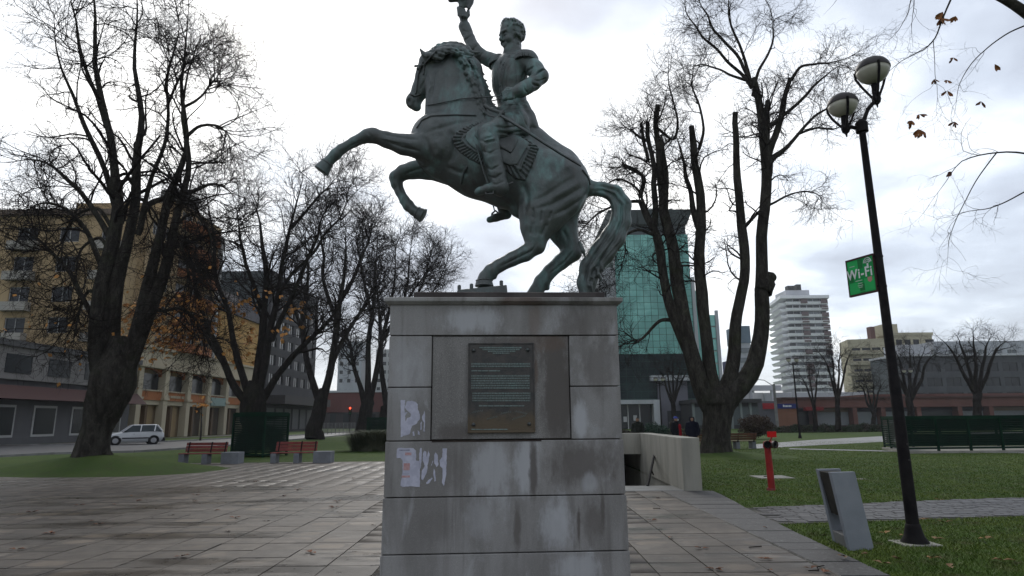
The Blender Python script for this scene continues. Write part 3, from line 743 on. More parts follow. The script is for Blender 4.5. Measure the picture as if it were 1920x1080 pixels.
# ------------------------------------------------------------------ pedestal of stone slabs
PROT = R(3.0)
ped = thing('stone_pedestal', 'tall grey stone slab pedestal with overhanging cap and bronze plaque, under the bronze horseman', 'pedestal', (-0.085, 5.42, 0), PROT)
PM = WM[ped.name]; PMi = PM.inverted()
def pf(u, v, off=0.0):
    """point of the pedestal's front plane (local x, z) seen at a photo pixel"""
    o = PMi @ Vector((0, 0, EYE)); d = PMi.to_3x3() @ ray(u, v)
    t = (off-o.y)/d.y; p = o+d*t
    return (p.x, p.z)
def stone_mat(name, base=(.315, .305, .292), dark=(.215, .205, .193), pale=(.42, .42, .42), speck=0.35):
    t = NT(name)
    tc_ = t.n.new('ShaderNodeTexCoord'); ob = t.pos
    st = t.mapped((1, 1, 0.22)); st2 = t.mapped((1, 1, 0.5), (3, 1, 7))
    a = t.noise(2.4, 7, 0.62, st); b = t.noise(3.6, 7, 0.6, st2, 0.5)
    c = t.mix(t.rng(a, .40, .62), base, dark)
    c = t.mix(t.math('MULTIPLY', t.rng(b, .55, .68), .65), c, pale)
    sp = t.noise(260, 2, 0.7); c = t.mix(t.math('MULTIPLY', t.rng(sp, .45, .62), speck), c, tuple(x*.45 for x in base))
    sp2 = t.noise(190, 2, 0.7, t.mapped((1, 1, 1), (5, 5, 5))); c = t.mix(t.math('MULTIPLY', t.rng(sp2, .56, .7), speck*.9), c, tuple(min(1, x*1.75) for x in base))
    run = t.noise(9, 5, .6, t.mapped((1, 1, .05), (0, 0, 2))); c = t.mix(t.math('MULTIPLY', t.rng(run, .56, .68), .42), c, (.13, .118, .108))
    k = t.math('MULTIPLY_ADD', t.rand(), .16, .92)
    cc = t.n.new('ShaderNodeCombineColor')
    for i in range(3): t.l.new(k, cc.inputs[i])
    c = t.mix(1.0, c, cc.outputs[0], 'MULTIPLY')
    return t, c
def blobs(t, c, items):
    """stains with a shape of their own: (u,v of centre, half sizes px, colour, strength)"""
    wob = t.noise(6, 7, .7, t.mapped((1, 1, .28))); wob2 = t.noise(22, 5, .7, t.mapped((1, 1, .5)))
    for (u, v, ru, rv, col, k) in items:
        p = PM @ Vector((pf(u, v)[0], 0, pf(u, v)[1])); s_ = mpp(u, v, 5.4)
        sx = t.n.new('ShaderNodeSeparateXYZ'); t.l.new(t.pos, sx.inputs[0])
        dx = t.math('DIVIDE', t.math('SUBTRACT', sx.outputs[0], p.x), ru*s_); dz = t.math('DIVIDE', t.math('SUBTRACT', sx.outputs[2], p.z), rv*s_)
        r = t.math('SQRT', t.math('ADD', t.math('MULTIPLY', dx, dx), t.math('MULTIPLY', dz, dz)))
        r = t.math('ADD', r, t.math('MULTIPLY', t.math('SUBTRACT', wob, .5), 2.2)); r = t.math('ADD', r, t.math('MULTIPLY', t.math('SUBTRACT', wob2, .5), 1.0))
        c = t.mix(t.math('MULTIPLY', t.rng(r, 1.25, .45), k), c, col)
    return c
t, c = stone_mat('pedestal_stone')
DK, PL, RU = (.115, .102, .092), (.46, .465, .475), (.17, .115, .085)
c = blobs(t, c, [(880, 600, 55, 26, PL, .75), (1095, 600, 60, 40, DK, .5), (1125, 680, 30, 60, DK, .55), (1000, 600, 14, 40, RU, .35), (770, 690, 40, 70, PL, .3),
                 (920, 880, 38, 52, PL, .6), (985, 870, 26, 50, PL, .75), (1090, 870, 70, 45, DK, .75), (1000, 880, 8, 60, DK, .9), (1106, 905, 18, 20, PL, .55), (1088, 790, 14, 36, PL, .8), (850, 880, 22, 40, DK, .25),
                 (1045, 985, 36, 48, PL, .7), (900, 975, 30, 40, PL, .35), (1115, 975, 30, 40, DK, .6), (820, 985, 40, 30, DK, .2), (1085, 1065, 50, 30, PL, .6), (970, 990, 7, 50, DK, .75), (1085, 985, 4, 40, DK, .9), (1130, 960, 5, 50, DK, .8)])
t.bump(t.noise(150, 4, .65), .5, .0025)
M_STONE = t.out(c, .75, 0, .2)
t, c = stone_mat('pedestal_panel_stone', (.31, .298, .28), (.22, .21, .197), (.36, .355, .35), .8)
c = blobs(t, c, [(1042, 720, 38, 130, DK, .92), (1010, 640, 60, 20, RU, .4), (950, 640, 70, 8, DK, .5), (850, 810, 40, 20, DK, .7), (1005, 700, 5, 40, RU, .6)])
t.bump(t.noise(210, 3, .7), .8, .004)
M_PANEL = t.out(c, .8, 0, .3)
M_CORE = nmat('joint_mortar', (.07, .055, .045), (.04, .032, .028), 8, .9)
W0, W1, DP = pf(725, 800)[0], pf(1166, 800)[0], 1.45
zj = [0, pf(960, 1082)[1]-.36, pf(960, 1036)[1], pf(960, 930)[1], pf(960, 825)[1], pf(960, 725)[1], pf(960, 629)[1], pf(960, 571)[1]]
ztop = zj[-1]; zcap = pf(960, 561)[1]+.028
MB().box(W0+.012, W1-.012, .05, DP-.05, 0, ztop).build('core', M_CORE, ped, local=True)
G_ = .0042
def slab(x0, x1, y0, y1, z0, z1, m=M_STONE, nm='stone_slab', bv=.005):
    return MB().box(x0, x1, y0, y1, z0, z1).build(nm, m, ped, local=True, bevel=bv)
grow_ = [.022, .018, .012, .006, 0, 0, 0]            # lower courses stand a little proud
for i in range(7):
    z0, z1 = zj[i]+G_, zj[i+1]-G_; g = grow_[i]
    sides = [(W0-g, W1+g, 0-g, .10)] if i not in (4, 5) else []
    for a in sides: slab(a[0], a[1], a[2], a[3], z0, z1)
    slab(W0-g, W0+.09, .102, DP-.10, z0, z1); slab(W1-.09, W1+g, .102, DP-.10, z0, z1); slab(W0-g, W1+g, DP-.098, DP+g, z0, z1)
xa, xb = pf(811, 730)[0], pf(1067, 730)[0]
for i in (4, 5):
    z0, z1 = zj[i]+G_, zj[i+1]-G_
    slab(W0, xa-.012, 0, .10, z0, z1); slab(xb+.012, W1, 0, .10, z0, z1)
slab(xa-.004, xb+.004, .016, .10, zj[4]+.010, zj[6]-.006, M_PANEL, 'inset_panel', .003)
MB().box(xa, pf(1015, 825)[0], -.008, .03, zj[4]-.012, zj[4]-.002).build('ledge_crack', M_CORE, ped, local=True)
# cap
t, c = stone_mat('cap_stone', (.36, .35, .33), (.19, .18, .165), (.46, .46, .46), .3)
c = blobs(t, c, [(980, 568, 45, 14, (.12, .07, .05), .6), (1060, 566, 80, 14, DK, .45)])
t.bump(t.noise(120, 4, .6), .4, .003); M_CAP = t.out(c, .7, 0, .35)
mb = MB()
cx0, cx1 = W0-.045, W1+.045
prof = [(-.045, .018), (-.045, .050), (-.040, .056), (.0, .060)]
mb.hull8([(W0-.012, -.012, ztop-.004), (W1+.012, -.012, ztop-.004), (W1+.012, DP+.012, ztop-.004), (W0-.012, DP+.012, ztop-.004),
          (cx0, -.045, ztop+.020), (cx1, -.045, ztop+.020), (cx1, DP+.045, ztop+.020), (cx0, DP+.045, ztop+.020)])
mb.box(cx0, cx1, -.045, DP+.045, ztop+.0205, ztop+.056)
mb.build('cap_slab', M_CAP, ped, local=True, bevel=.005, kind=None)
ztc = ztop+.056
# upper slab (dark) and hoof block
M_DARKS = nmat('dark_slab_stone', (.085, .075, .070), (.05, .042, .04), 3, .75, .004, 40, streak=True)
u0, u1 = pf(776, 552, .16)[0], pf(1134, 552, .16)[0]; zs = pf(955, 547.5, .16)[1]
MB().box(u0, u1, .16, DP-.14, ztc+.001, zs).build('upper_slab', M_DARKS, ped, local=True, bevel=.008)
hb = SP(908, 537, -.19)                        # under the standing hoof
b0, b1 = SP(856, 545, -.40).x, SP(950, 545, -.40).x
zb = hb.z+.004; zl = PMi @ Vector((0, 0, zb))
mb = MB().hull8([(b0-.02, YC-.31, zs), (b1+.01, YC-.31, zs), (b1+.01, YC+.02, zs), (b0-.02, YC+.02, zs), (b0, YC-.30, zb-.055), (b1, YC-.30, zb-.012), (b1, YC, zb-.012), (b0, YC, zb-.055)])
blk = mb.build('hoof_block', M_BR2, statue, bevel=.008)
for (u, v, d) in [(861, 539, -.27), (884, 535, -.27), (940, 532, -.27)]:
    p = SP(u, v+4, d); MB().lathe((p.x, p.y, zb-.052+.045*(u-858)/90), [(.017, 0), (.017, .038), (.011, .045)], 8).build('bolt', M_BR2, blk, smooth=True)
MB().box(SP(985, 550, .2).x-.03, SP(1010, 550, .2).x+.05, YC+.06, YC+.36, zs-.01, SP(998, 567, .2).z+.004).build('hoof_plate', M_BR2, statue, bevel=.008)
MB().box(SP(1085, 550, 0).x-.02, SP(1118, 550, 0).x+.02, YC-.12, YC+.12, zs-.01, zs+.05).build('tail_mount', M_BR2, statue, bevel=.008)
# plaque
t = NT('plaque_metal')
sx = t.n.new('ShaderNodeSeparateXYZ'); t.l.new(t.pos, sx.inputs[0])
pz0 = (PM @ Vector((0, 0, pf(940, 812)[1]))).z; pz1 = (PM @ Vector((0, 0, pf(940, 644)[1]))).z
fz = t.math('DIVIDE', t.math('SUBTRACT', sx.outputs[2], pz0), pz1-pz0)
c = t.mix(t.rng(t.noise(18, 5, .6), .4, .65), (.075, .068, .062), (.05, .05, .048))
low = t.rng(t.math('ADD', fz, t.math('MULTIPLY', t.noise(9, 4, .6), .25)), .42, .22)
c = t.mix(t.math('MULTIPLY', low, .75), c, (.13, .095, .055))
t.bump(t.noise(60, 4, .6), .5, .004); M_PLQ = t.out(c, .5, .4, .5)
M_LET = bronze('plaque_verdigris', (.17, .215, .20), (.22, .34, .31), 1.0)
plq = MB(); px0, pz_0 = pf(877, 812); px1, pz_1 = pf(1001, 643)
plq.box(px0, px1, -.012, .016, pz_0, pz_1)
for (a, b, c_, d) in ((px0, px1, pz_0, pz_0+.014), (px0, px1, pz_1-.012, pz_1), (px0, px0+.012, pz_0+.0141, pz_1-.0121), (px1-.012, px1, pz_0+.0141, pz_1-.0121)):
    plq.box(a, b, -.018, -.0121, c_, d)
plaque = plq.build('bronze_plaque', M_PLQ, ped, local=True, bevel=.003, label='weathered bronze plaque with rows of raised lettering and four studs')
pr = random.Random(9)
def prow(v, ua, ub, hh=1.5, seg=False, m=M_LET):
    mb = MB(); u = ua
    while u < ub:
        w = pr.uniform(1.2, 2.4) if seg else pr.uniform(6, 16)
        w = min(w, ub-u)
        a, b = pf(u, v+hh), pf(u+w*.92, v-hh*pr.uniform(.7, 1))
        mb.box(a[0], b[0], -.0165, -.0121, a[1], b[1]); u += w+(pr.uniform(.5, 1) if seg else .15)
    o = mb.build('lettering', m, plaque, local=True, kind='stuff')
v = 651.0
for (vv, a, b) in [(652, 899, 978), (655.5, 905, 974), (659, 915, 966), (662.5, 924, 955)]: prow(vv, a, b, 1.35, True)
for vv in (682.5, 687): prow(vv, 884, 994, 1.6, True)
prow(695.5, 884, 938, 1.0)
for vv in (705, 709.5, 714, 718.5, 723, 727.5): prow(vv, 884, 993, 1.5, True)
for vv in (737.5, 742, 746.5, 751): prow(vv, 886, 994, 1.5, True)
prow(761, 898, 983, 1.1); prow(805, 884, 952, 1.1)
mb = MB()
for (a, b, n) in [((885, 773), (905, 770), 5), ((912, 786), (932, 781), 6), ((960, 786), (985, 779), 7), ((966, 771), (988, 776), 6), ((938, 776), (958, 772), 5)]:
    path = []
    for k in range(n*3):
        tt = k/(n*3-1); q = pf(a[0]+(b[0]-a[0])*tt, a[1]+(b[1]-a[1])*tt+2.2*math.sin(k*2.1)); path.append((q[0], -.0135, q[1]))
    mb.tube(path, .0016, 5)
mb.build('signature_line', M_LET, plaque, local=True, kind='stuff')
for (u, v) in [(888, 657.5), (989, 656.5), (888, 796), (992, 795)]:
    q = pf(u, v)
    MB().lathe((0, 0, 0), [(.0175, 0), (.0165, .012), (.009, .024), (.001, .028)], 6, Matrix.Translation((q[0], -.012, q[1])) @ Matrix.Rotation(R(90), 4, 'X')).build('stud', M_BR2, plaque, local=True, smooth=True)
# torn posters
M_PAPER = nmat('torn_paper', (.52, .52, .60), (.42, .42, .50), 20, .85, .001, 60)
M_PRED = nmat('faded_red_print', (.45, .25, .24), (.50, .34, .34), 40, .85)
M_PGRY = nmat('faded_grey_print', (.22, .22, .27), (.36, .36, .42), 40, .85)
def pxp(x, y): return (730+x/6.0, 740+y/6.0)         # from the enlarged view
def paper(name, parts, label, prints=()):
    c0 = pf(*pxp(*parts[0][0]))
    gz = grow_[3] if parts[0][0][1] > 520 else 0
    th = thing(name, label, 'poster', tuple(PM @ Vector((c0[0], -.002, c0[1]))), PROT, 'torn posters on the pedestal')
    M = WM[th.name].inverted() @ PM
    for k, pts in enumerate(parts):
        out = []
        for i in range(len(pts)):
            a, b = pts[i], pts[(i+1) % len(pts)]
            n_ = max(1, int(math.hypot(a[0]-b[0], a[1]-b[1])/16))
            for j in range(n_):
                tt = j/n_; q = (a[0]+(b[0]-a[0])*tt+(pr.uniform(-3.5, 3.5) if j else 0), a[1]+(b[1]-a[1])*tt+(pr.uniform(-3.5, 3.5) if j else 0)); out.append(pf(*pxp(*q)))
        MB().prism_xz(out, -gz-.0022, -gz-.0004, M).build('paper_scrap', M_PAPER, th, local=True)
    for (x0, y0, x1, y1, m) in prints:
        a, b = pf(*pxp(x0, y1)), pf(*pxp(x1, y0))
        MB().box(a[0], b[0], -gz-.0030, -gz-.00225, a[1], b[1], M).build('print', m, th, local=True)
paper('torn_poster', [[(128, 480), (128, 60), (180, 58), (172, 140), (172, 205), (205, 195), (175, 240), (185, 300), (200, 262), (238, 250), (243, 215), (215, 192), (174, 140), (200, 75), (250, 68), (300, 85), (322, 110), (320, 160), (345, 225), (340, 280), (300, 330), (255, 350), (240, 400), (225, 445), (160, 462)],
      [(368, 250), (400, 180), (402, 230), (400, 415), (385, 412), (390, 310), (375, 290)], [(260, 420), (280, 410), (285, 465), (265, 462)], [(318, 400), (340, 420), (345, 452), (320, 445)], [(350, 320), (366, 300), (362, 395), (350, 398)]],
      'torn remains of a white poster on the slab left of the bronze plaque')
paper('torn_poster', [[(85, 620), (100, 600), (270, 600), (300, 630), (302, 740), (345, 750), (345, 1035), (225, 1030), (150, 1035), (125, 1020), (150, 870), (150, 740), (125, 710), (85, 715)],
      [(350, 600), (366, 600), (362, 760), (350, 830), (340, 830), (336, 660)]],
      'torn white poster with faded red print, lower left of the pedestal', [(178, 650, 250, 682, M_PRED), (112, 616, 232, 632, M_PGRY), (140, 908, 232, 932, M_PRED), (160, 770, 232, 850, M_PRED), (150, 888, 225, 893, M_PGRY)])
paper('torn_poster', [[(600, 605), (650, 605), (643, 800), (640, 900), (615, 1025), (592, 990), (600, 900), (600, 830), (570, 800), (565, 740), (596, 700)], [(505, 680), (520, 648), (545, 680), (552, 790), (530, 815), (505, 760)], [(380, 660), (395, 630), (415, 640), (420, 700), (440, 625), (455, 680), (435, 780), (420, 880), (380, 960), (360, 950), (365, 860), (400, 800), (375, 740)], [(500, 830), (512, 850), (523, 965), (512, 980), (497, 900)], [(415, 985), (480, 930), (488, 945), (440, 1000), (418, 1004)], [(470, 790), (490, 740), (496, 745), (478, 800)]],
      'strips of white paper left from a torn poster, right of the poster with red print')

# ------------------------------------------------------------------ ground
def gx(u, v): p = gnd(u, v); return (p.x, p.y)
t = NT('lawn_soil')
n = t.noise(.35, 6, .6); n2_ = t.noise(3.0, 6, .65); n3 = t.noise(30, 4, .7)
c = t.mix(t.rng(n, .38, .62), (.042, .080, .008), (.062, .100, .012))
c = t.mix(t.math('MULTIPLY', t.rng(n2_, .5, .72), .6), c, (.052, .046, .022))
c = t.mix(t.math('MULTIPLY', t.rng(n3, .4, .7), .6), c, (.018, .030, .008))
t.bump(t.math('ADD', n3, t.math('MULTIPLY', t.noise(90, 3, .7), .6)), 1.0, .03)
M_LAWN = t.out(c, .9, 0, .2)
WX0, WX1, WY0, WY1 = 1.0, 3.98, 16.1, 24.6            # stairwell opening
# ground sheet with the stair opening left out
xs = [-900, -60, -30, -16, -5, WX0, WX1, 8, 20, 60, 900]; ys = [-200, -20, 4, 10, WY0, WY1, 27, 35, 50, 80, 140, 400, 1800]
V, Fc = [], []
for y in ys:
    for x in xs: V.append((x, y, 0.0))
nx = len(xs)
for j in range(len(ys)-1):
    for i in range(nx-1):
        if xs[i] == WX0 and ys[j] == WY0: continue
        Fc.append((j*nx+i, j*nx+i+1, (j+1)*nx+i+1, (j+1)*nx+i))
link_mesh('ground', np_mesh('ground', V, Fc), M_LAWN, kind='structure')

# plaza paving: base sheet with real tiles on it
t = NT('wet_tile')
n = t.noise(.55, 6, .6); n2_ = t.noise(5, 6, .6); n3 = t.noise(70, 3, .6)
wet = t.math('MULTIPLY_ADD', t.rng(t.noise(.5, 5, .6, t.mapped((.45, 1.6, 1), (8, 3, 0))), .46, .60), .75, t.math('MULTIPLY', t.rng(n2_, .55, .75), .4), clamp=True)
c = t.mix(t.rng(n2_, .35, .7), (.084, .069, .054), (.046, .037, .029))
rg = t.noise(1.7, 5, .6, t.mapped((1, 1.3, 1), (5, 9, 0))); c = t.mix(t.math('MULTIPLY', t.rng(rg, .55, .68), .5), c, (.14, .12, .10))
c = t.mix(t.math('MULTIPLY', t.rng(n3, .4, .75), .35), c, (.08, .075, .066))
c = t.mix(t.math('MULTIPLY', wet, .72), c, (.034, .029, .024))
tcn = t.n.new('ShaderNodeTexCoord'); sx = t.n.new('ShaderNodeSeparateXYZ'); t.l.new(tcn.outputs['Object'], sx.inputs[0])
dx = t.math('DIVIDE', t.math('SUBTRACT', sx.outputs[0], .30), .235); dy = t.math('DIVIDE', t.math('SUBTRACT', sx.outputs[1], .234), .165)
r4 = t.math('POWER', t.math('ADD', t.math('POWER', t.math('ABSOLUTE', dx), 3.0), t.math('POWER', t.math('ABSOLUTE', dy), 3.0)), .333)
r4 = t.math('ADD', r4, t.math('MULTIPLY', t.math('SUBTRACT', t.noise(9, 4, .6), .5), .7))
sel = t.rng(t.noise(.9, 3, .5, t.mapped((1, 1, 1), (31, 4, 0))), .50, .60)
ins = t.math('MULTIPLY', t.rng(r4, 1.02, .80), sel); rim = t.math('MULTIPLY', t.math('MULTIPLY', t.rng(r4, .78, .95), t.rng(r4, 1.18, 1.0)), sel)
c = t.mix(t.math('MULTIPLY', ins, .6), c, (.135, .105, .075)); c = t.mix(t.math('MULTIPLY', rim, .75), c, (.035, .028, .022))
k = t.math('MULTIPLY_ADD', t.rand(), .50, .70); cc = t.n.new('ShaderNodeCombineColor')
for i in range(3): t.l.new(k, cc.inputs[i])
c = t.mix(1.0, c, cc.outputs[0], 'MULTIPLY')
t.bump(t.math('ADD', t.noise(45, 4, .6), t.math('MULTIPLY', t.noise(4, 3, .5), 1.2)), .5, .004)
M_TILE = t.out(c, t.rng(wet, 0, 1, .58, .24), 0, .28)
M_GROUT = nmat('tile_joint', (.10, .093, .080), (.030, .032, .020), 2.5, .9, .004, 40)
t = NT('rough_kerb_stone'); n2_ = t.noise(14, 5, .7)
c = t.mix(t.rng(n2_, .55, .75), (.045, .043, .041), (.17, .168, .165)); t.bump(n2_, .8, .02); M_KERB = t.out(c, .6, 0, .4)
pave_out = [gx(-300, 893), gx(127, 881), gx(230, 874), gx(335, 866.5), (gx(335, 866)[0]+.2, 27.0), (-5.0, 27.0), (WX0-.4, 27.0), (WX0-.4, WY0-1.3), (WX0-.2, WY0-1.4), (3.75, 16.1), (3.83, 15.05), (4.45, 15.0), (4.40, 14.3), (4.15, 12.1), (3.95, 9.7), (3.86, 8.3), (3.80, 7.0), (3.75, 4.0), (3.7, -6), (-34, -6), (-34, 20)]
def inpoly(x, y, P):
    c_ = False; j = len(P)-1
    for i in range(len(P)):
        if ((P[i][1] > y) != (P[j][1] > y)) and (x < (P[j][0]-P[i][0])*(y-P[i][1])/(P[j][1]-P[i][1])+P[i][0]): c_ = not c_
        j = i
    return c_
def flat_sheet(name, pts, z, m, parent=None, kind='structure', th=None):
    bm = bmesh.new(); vs_ = [bm.verts.new((a, b, z)) for a, b in pts]; f = bm.faces.new(vs_)
    bmesh.ops.recalc_face_normals(bm, faces=[f])
    if f.normal.z < 0: f.normal_flip()
    bmesh.ops.triangulate(bm, faces=[f]); me = bpy.data.meshes.new(name); bm.to_mesh(me); bm.free()
    return link_mesh(name, me, m, parent, kind=kind)
plaza = flat_sheet('plaza_paving', pave_out, .012, M_GROUT)
TW, TD, TZ = .60, .468, .012
tile_cells = []
for j in range(-12, 60):
    y = 7.19+j*TD
    for i in range(-58, 8):
        x = 3.30-i*TW if False else .30+i*TW
        if x+TW > 3.42: continue
        if y > 15.0 and x > WX0-1.2 and y < 30: continue
        if -1.0 < x < .3 and 5.6 < y < 6.3: continue
        if all(inpoly(a, b, pave_out) for a, b in ((x+.02, y+.02), (x+TW-.02, y+.02), (x+.02, y+TD-.02), (x+TW-.02, y+TD-.02))): tile_cells.append((x, y))
tr_ = random.Random(21)
tile_me = MB().hull8([(.005, .005, 0), (TW-.005, .005, 0), (TW-.005, TD-.005, 0), (.005, TD-.005, 0), (.008, .008, .009), (TW-.008, .008, .009), (TW-.008, TD-.008, .009), (.008, TD-.008, .009)]).mesh('tile'); tile_me.materials.append(M_TILE)
def visible(x, y):
    if y < 6.9: return False
    px = 960+1200*x/(y*.98); 
    if not (-10 < px < 1930): return False
    if 712 < px < 1172 and y > 5: return False
    return True
vis = sorted([q for q in tile_cells if visible(q[0]+.3, q[1]+.2)], key=lambda q: q[1])
near = set(vis[:300])
for (x, y) in vis[:300]:
    o = bpy.data.objects.new('tile', tile_me); COL.objects.link(o); o.parent = plaza
    o.location = (x, y, TZ+tr_.uniform(-.0015, .0035)); o.rotation_euler = (tr_.uniform(-.005, .005), tr_.uniform(-.005, .005), 0)
rest = [q for q in tile_cells if q not in near]
base = np.array([v.co[:] for v in tile_me.vertices]); bf = np.array([p.vertices[:] for p in tile_me.polygons])
VV, FF = [], []
for k, (x, y) in enumerate(rest):
    VV.append(base*np.array([1, 1, .35 if y > 15 else 1])+np.array([x, y, TZ+tr_.uniform(-.001, .0015)])); FF.append(bf+8*k)
link_mesh('far_tiles', np_mesh('far_tiles', np.concatenate(VV), np.concatenate(FF)), M_TILE, plaza, kind='stuff')
# rough kerb band along the right edge
kb = MB(); edge = [(3.80, 4.0), (3.86, 7.0), (3.92, 8.3), (4.02, 9.7), (4.22, 12.1), (4.44, 14.3), (4.48, 14.98)]
kr = random.Random(4)
for i in range(len(edge)-1):
    (x0, y0), (x1, y1) = edge[i], edge[i+1]; n_ = max(1, round((y1-y0)/.55))
    for k in range(n_):
        a, b = k/n_, (k+1)/n_; ya, yb = y0+(y1-y0)*a+.008, y0+(y1-y0)*b-.008; xa_, xb_ = x0+(x1-x0)*a, x0+(x1-x0)*b; z = .022+kr.uniform(-.003, .006)
        MB().hull8([(3.335, ya, .012), (xa_, ya, .0), (xb_, yb, .0), (3.335, yb, .012), (3.345, ya+.004, z), (xa_-.02, ya+.004, z-.004), (xb_-.02, yb-.004, z-.004), (3.345, yb-.004, z)]).build('kerb_stone', M_KERB, plaza, local=True)
# side path of small setts to the right
M_SETT = nmat('path_sett', (.055, .052, .050), (.095, .09, .086), 2.2, .5, .003, 50, rand=.3)
pth = [(4.02, 10.35), (9.0, 11.05), (26, 12.6), (26, 15.4), (9.0, 13.25), (4.2, 12.25)]
spath = flat_sheet('side_path', pth, .006, M_GROUT)
sr = random.Random(8); sets = []
y = 10.3
while y < 15.4:
    x = 4.0+sr.uniform(0, .2)
    while x < 24:
        w = sr.uniform(.20, .34)
        if all(inpoly(a, b, pth) for a, b in ((x, y), (x+w, y), (x, y+.13), (x+w, y+.13))): sets.append((x, y, w))
        x += w
    y += .135
smb = MB()
for (x, y, w) in sets:
    z = .018+sr.uniform(-.003, .004)
    smb.hull8([(x+.006, y+.006, .004), (x+w-.006, y+.006, .004), (x+w-.006, y+.129, .004), (x+.006, y+.129, .004), (x+.012, y+.012, z), (x+w-.012, y+.012, z), (x+w-.012, y+.123, z), (x+.012, y+.123, z)])
smb.build('setts', M_SETT, spath, local=True, kind='stuff')
# far paths, street
M_PATHL = nmat('pale_path', (.25, .245, .235), (.18, .175, .17), 1.2, .45, .004, 20)
M_ROAD = nmat('street_asphalt', (.075, .075, .078), (.11, .11, .112), 1.5, .5, .005, 25)
flat_sheet('far_path', [gx(1404, 842), gx(1404, 834), gx(1530, 824.5), gx(1655, 818), gx(2000, 806), gx(2100, 812), gx(1655, 828.5), gx(1530, 835)], .008, M_PATHL)
flat_sheet('narrow_path', [gx(1480, 841), gx(1660, 845), gx(2100, 851), gx(2100, 852.5), gx(1660, 847), gx(1480, 842.5)], .012, M_PATHL)
ls_ = [gx(-200, 868), gx(100, 852), gx(250, 848.5), gx(400, 839), gx(540, 826.5), gx(660, 815.5), gx(726, 811)]
lf_ = [gx(735, 807), gx(650, 810.5), gx(540, 818), gx(430, 823), gx(310, 829), gx(180, 834), gx(-200, 838)]
flat_sheet('street', ls_+lf_, .008, M_ROAD)
def kerb_line(pts, w, h, m, name='street_kerb'):
    mb = MB()
    for (a, b) in zip(pts[:-1], pts[1:]):
        a, b = Vector((*a, 0)), Vector((*b, 0)); d = (b-a).normalized(); n_ = Vector((-d.y, d.x, 0))*w
        mb.hull8([a-n_*.5, b-n_*.5, b+n_*.5, a+n_*.5, a-n_*.5+Vector((0, 0, h)), b-n_*.5+Vector((0, 0, h)), b+n_*.5+Vector((0, 0, h)), a+n_*.5+Vector((0, 0, h))])
    return mb.build(name, m, kind='structure')
kerb_line(ls_, .18, .12, M_PATHL); kerb_line(lf_, .18, .12, M_PATHL)
MW = nmat('far_sidewalk', (.16, .13, .12), (.12, .10, .095), 1, .6)
flat_sheet('sidewalk', [gx(180, 833), gx(310, 822), gx(430, 817.5), gx(470, 815.5), (-39.0, 100), (-39.2, 66), (-40.2, 50), gx(40, 836)], .012, MW)
# stairwell: floor steps going down, walls and rail
M_CONC = nmat('cast_concrete', (.285, .275, .235), (.225, .215, .185), 2.2, .75, .004, 30, streak=True)
t = NT('board_concrete'); a = t.noise(2.6, 6, .6, t.mapped((1, 1, .2))); b = t.noise(10, 4, .6, t.mapped((1, 1, .06)))
c = t.mix(t.rng(a, .35, .65), (.31, .295, .25), (.24, .23, .195)); c = t.mix(t.math('MULTIPLY', t.rng(b, .52, .7), .35), c, (.16, .155, .13))
t.bump(t.noise(60, 4, .6), .4, .004); M_BOARD = t.out(c, .8, 0, .3)
well = thing('underpass_stairwell', 'low beige concrete stairwell walls round steps going down, right of the pedestal', 'stairwell', (2.5, 18, 0))
MB().hull8([(3.83, 15.02, 0), (4.24, 15.0, 0), (4.38, 20.9, 0), (3.99, 20.9, 0), (3.83, 15.02, 1.18), (4.24, 15.0, 1.18), (4.38, 20.9, 1.18), (3.99, 20.9, 1.18)]).build('parapet_wall', M_BOARD, well, bevel=.012)
MB().box(3.982, 4.38, WY0, 20.9, -3.2, -.002).build('lower_wall', M_BOARD, well)
MB().box(.6, 3.988, 20.6, 20.9, .54, 1.178).build('end_lintel', M_BOARD, well, bevel=.01)
MB().box(.6, .998, 15.1, 20.6, -3.2, 1.18).build('parapet_wall', M_BOARD, well, bevel=.012)
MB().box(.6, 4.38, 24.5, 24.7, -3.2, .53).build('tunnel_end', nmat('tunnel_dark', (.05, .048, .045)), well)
MB().box(.6, 4.38, 20.9, 24.5, -3.2, -3.1).build('tunnel_floor', M_CONC, well)
MB().box(.6, .9, 20.9, 24.5, -3.1, .54).build('tunnel_side', M_CONC, well); MB().box(4.1, 4.38, 20.91, 24.49, -3.1, .53).build('tunnel_side', M_CONC, well)
MB().box(.6, 4.38, 20.901, 24.7, .54, .62).build('tunnel_roof', M_CONC, well)
for k in range(16):
    MB().box(1.0, 3.98, WY0+k*.29, WY0+(k+1)*.29, -3.2, -.005-(k)*.175).build('step', M_CONC, well)
MB().box(1.0, 3.82, 14.98, WY0-.004, .013, .034).build('threshold', nmat('threshold_stone', (.20, .20, .19), (.14, .14, .135), 3, .4), well, bevel=.004)
rail = MB().tube([at(1227, 853, 18.6), at(1222, 875, 17.2), at(1214, 912, 16.0)], .035, 8)
M_BLK = nmat('black_paint', (.010, .010, .011), (.016, .016, .016), 10, .75, spec=.08)
rail.tube([at(1227, 857, 18.6), at(1230, 868, 18.7)], .02, 6); rail.tube([at(1221, 880, 17), at(1225, 890, 17.1)], .02, 6)
rail.build('handrail', M_BLK, well, smooth=True)
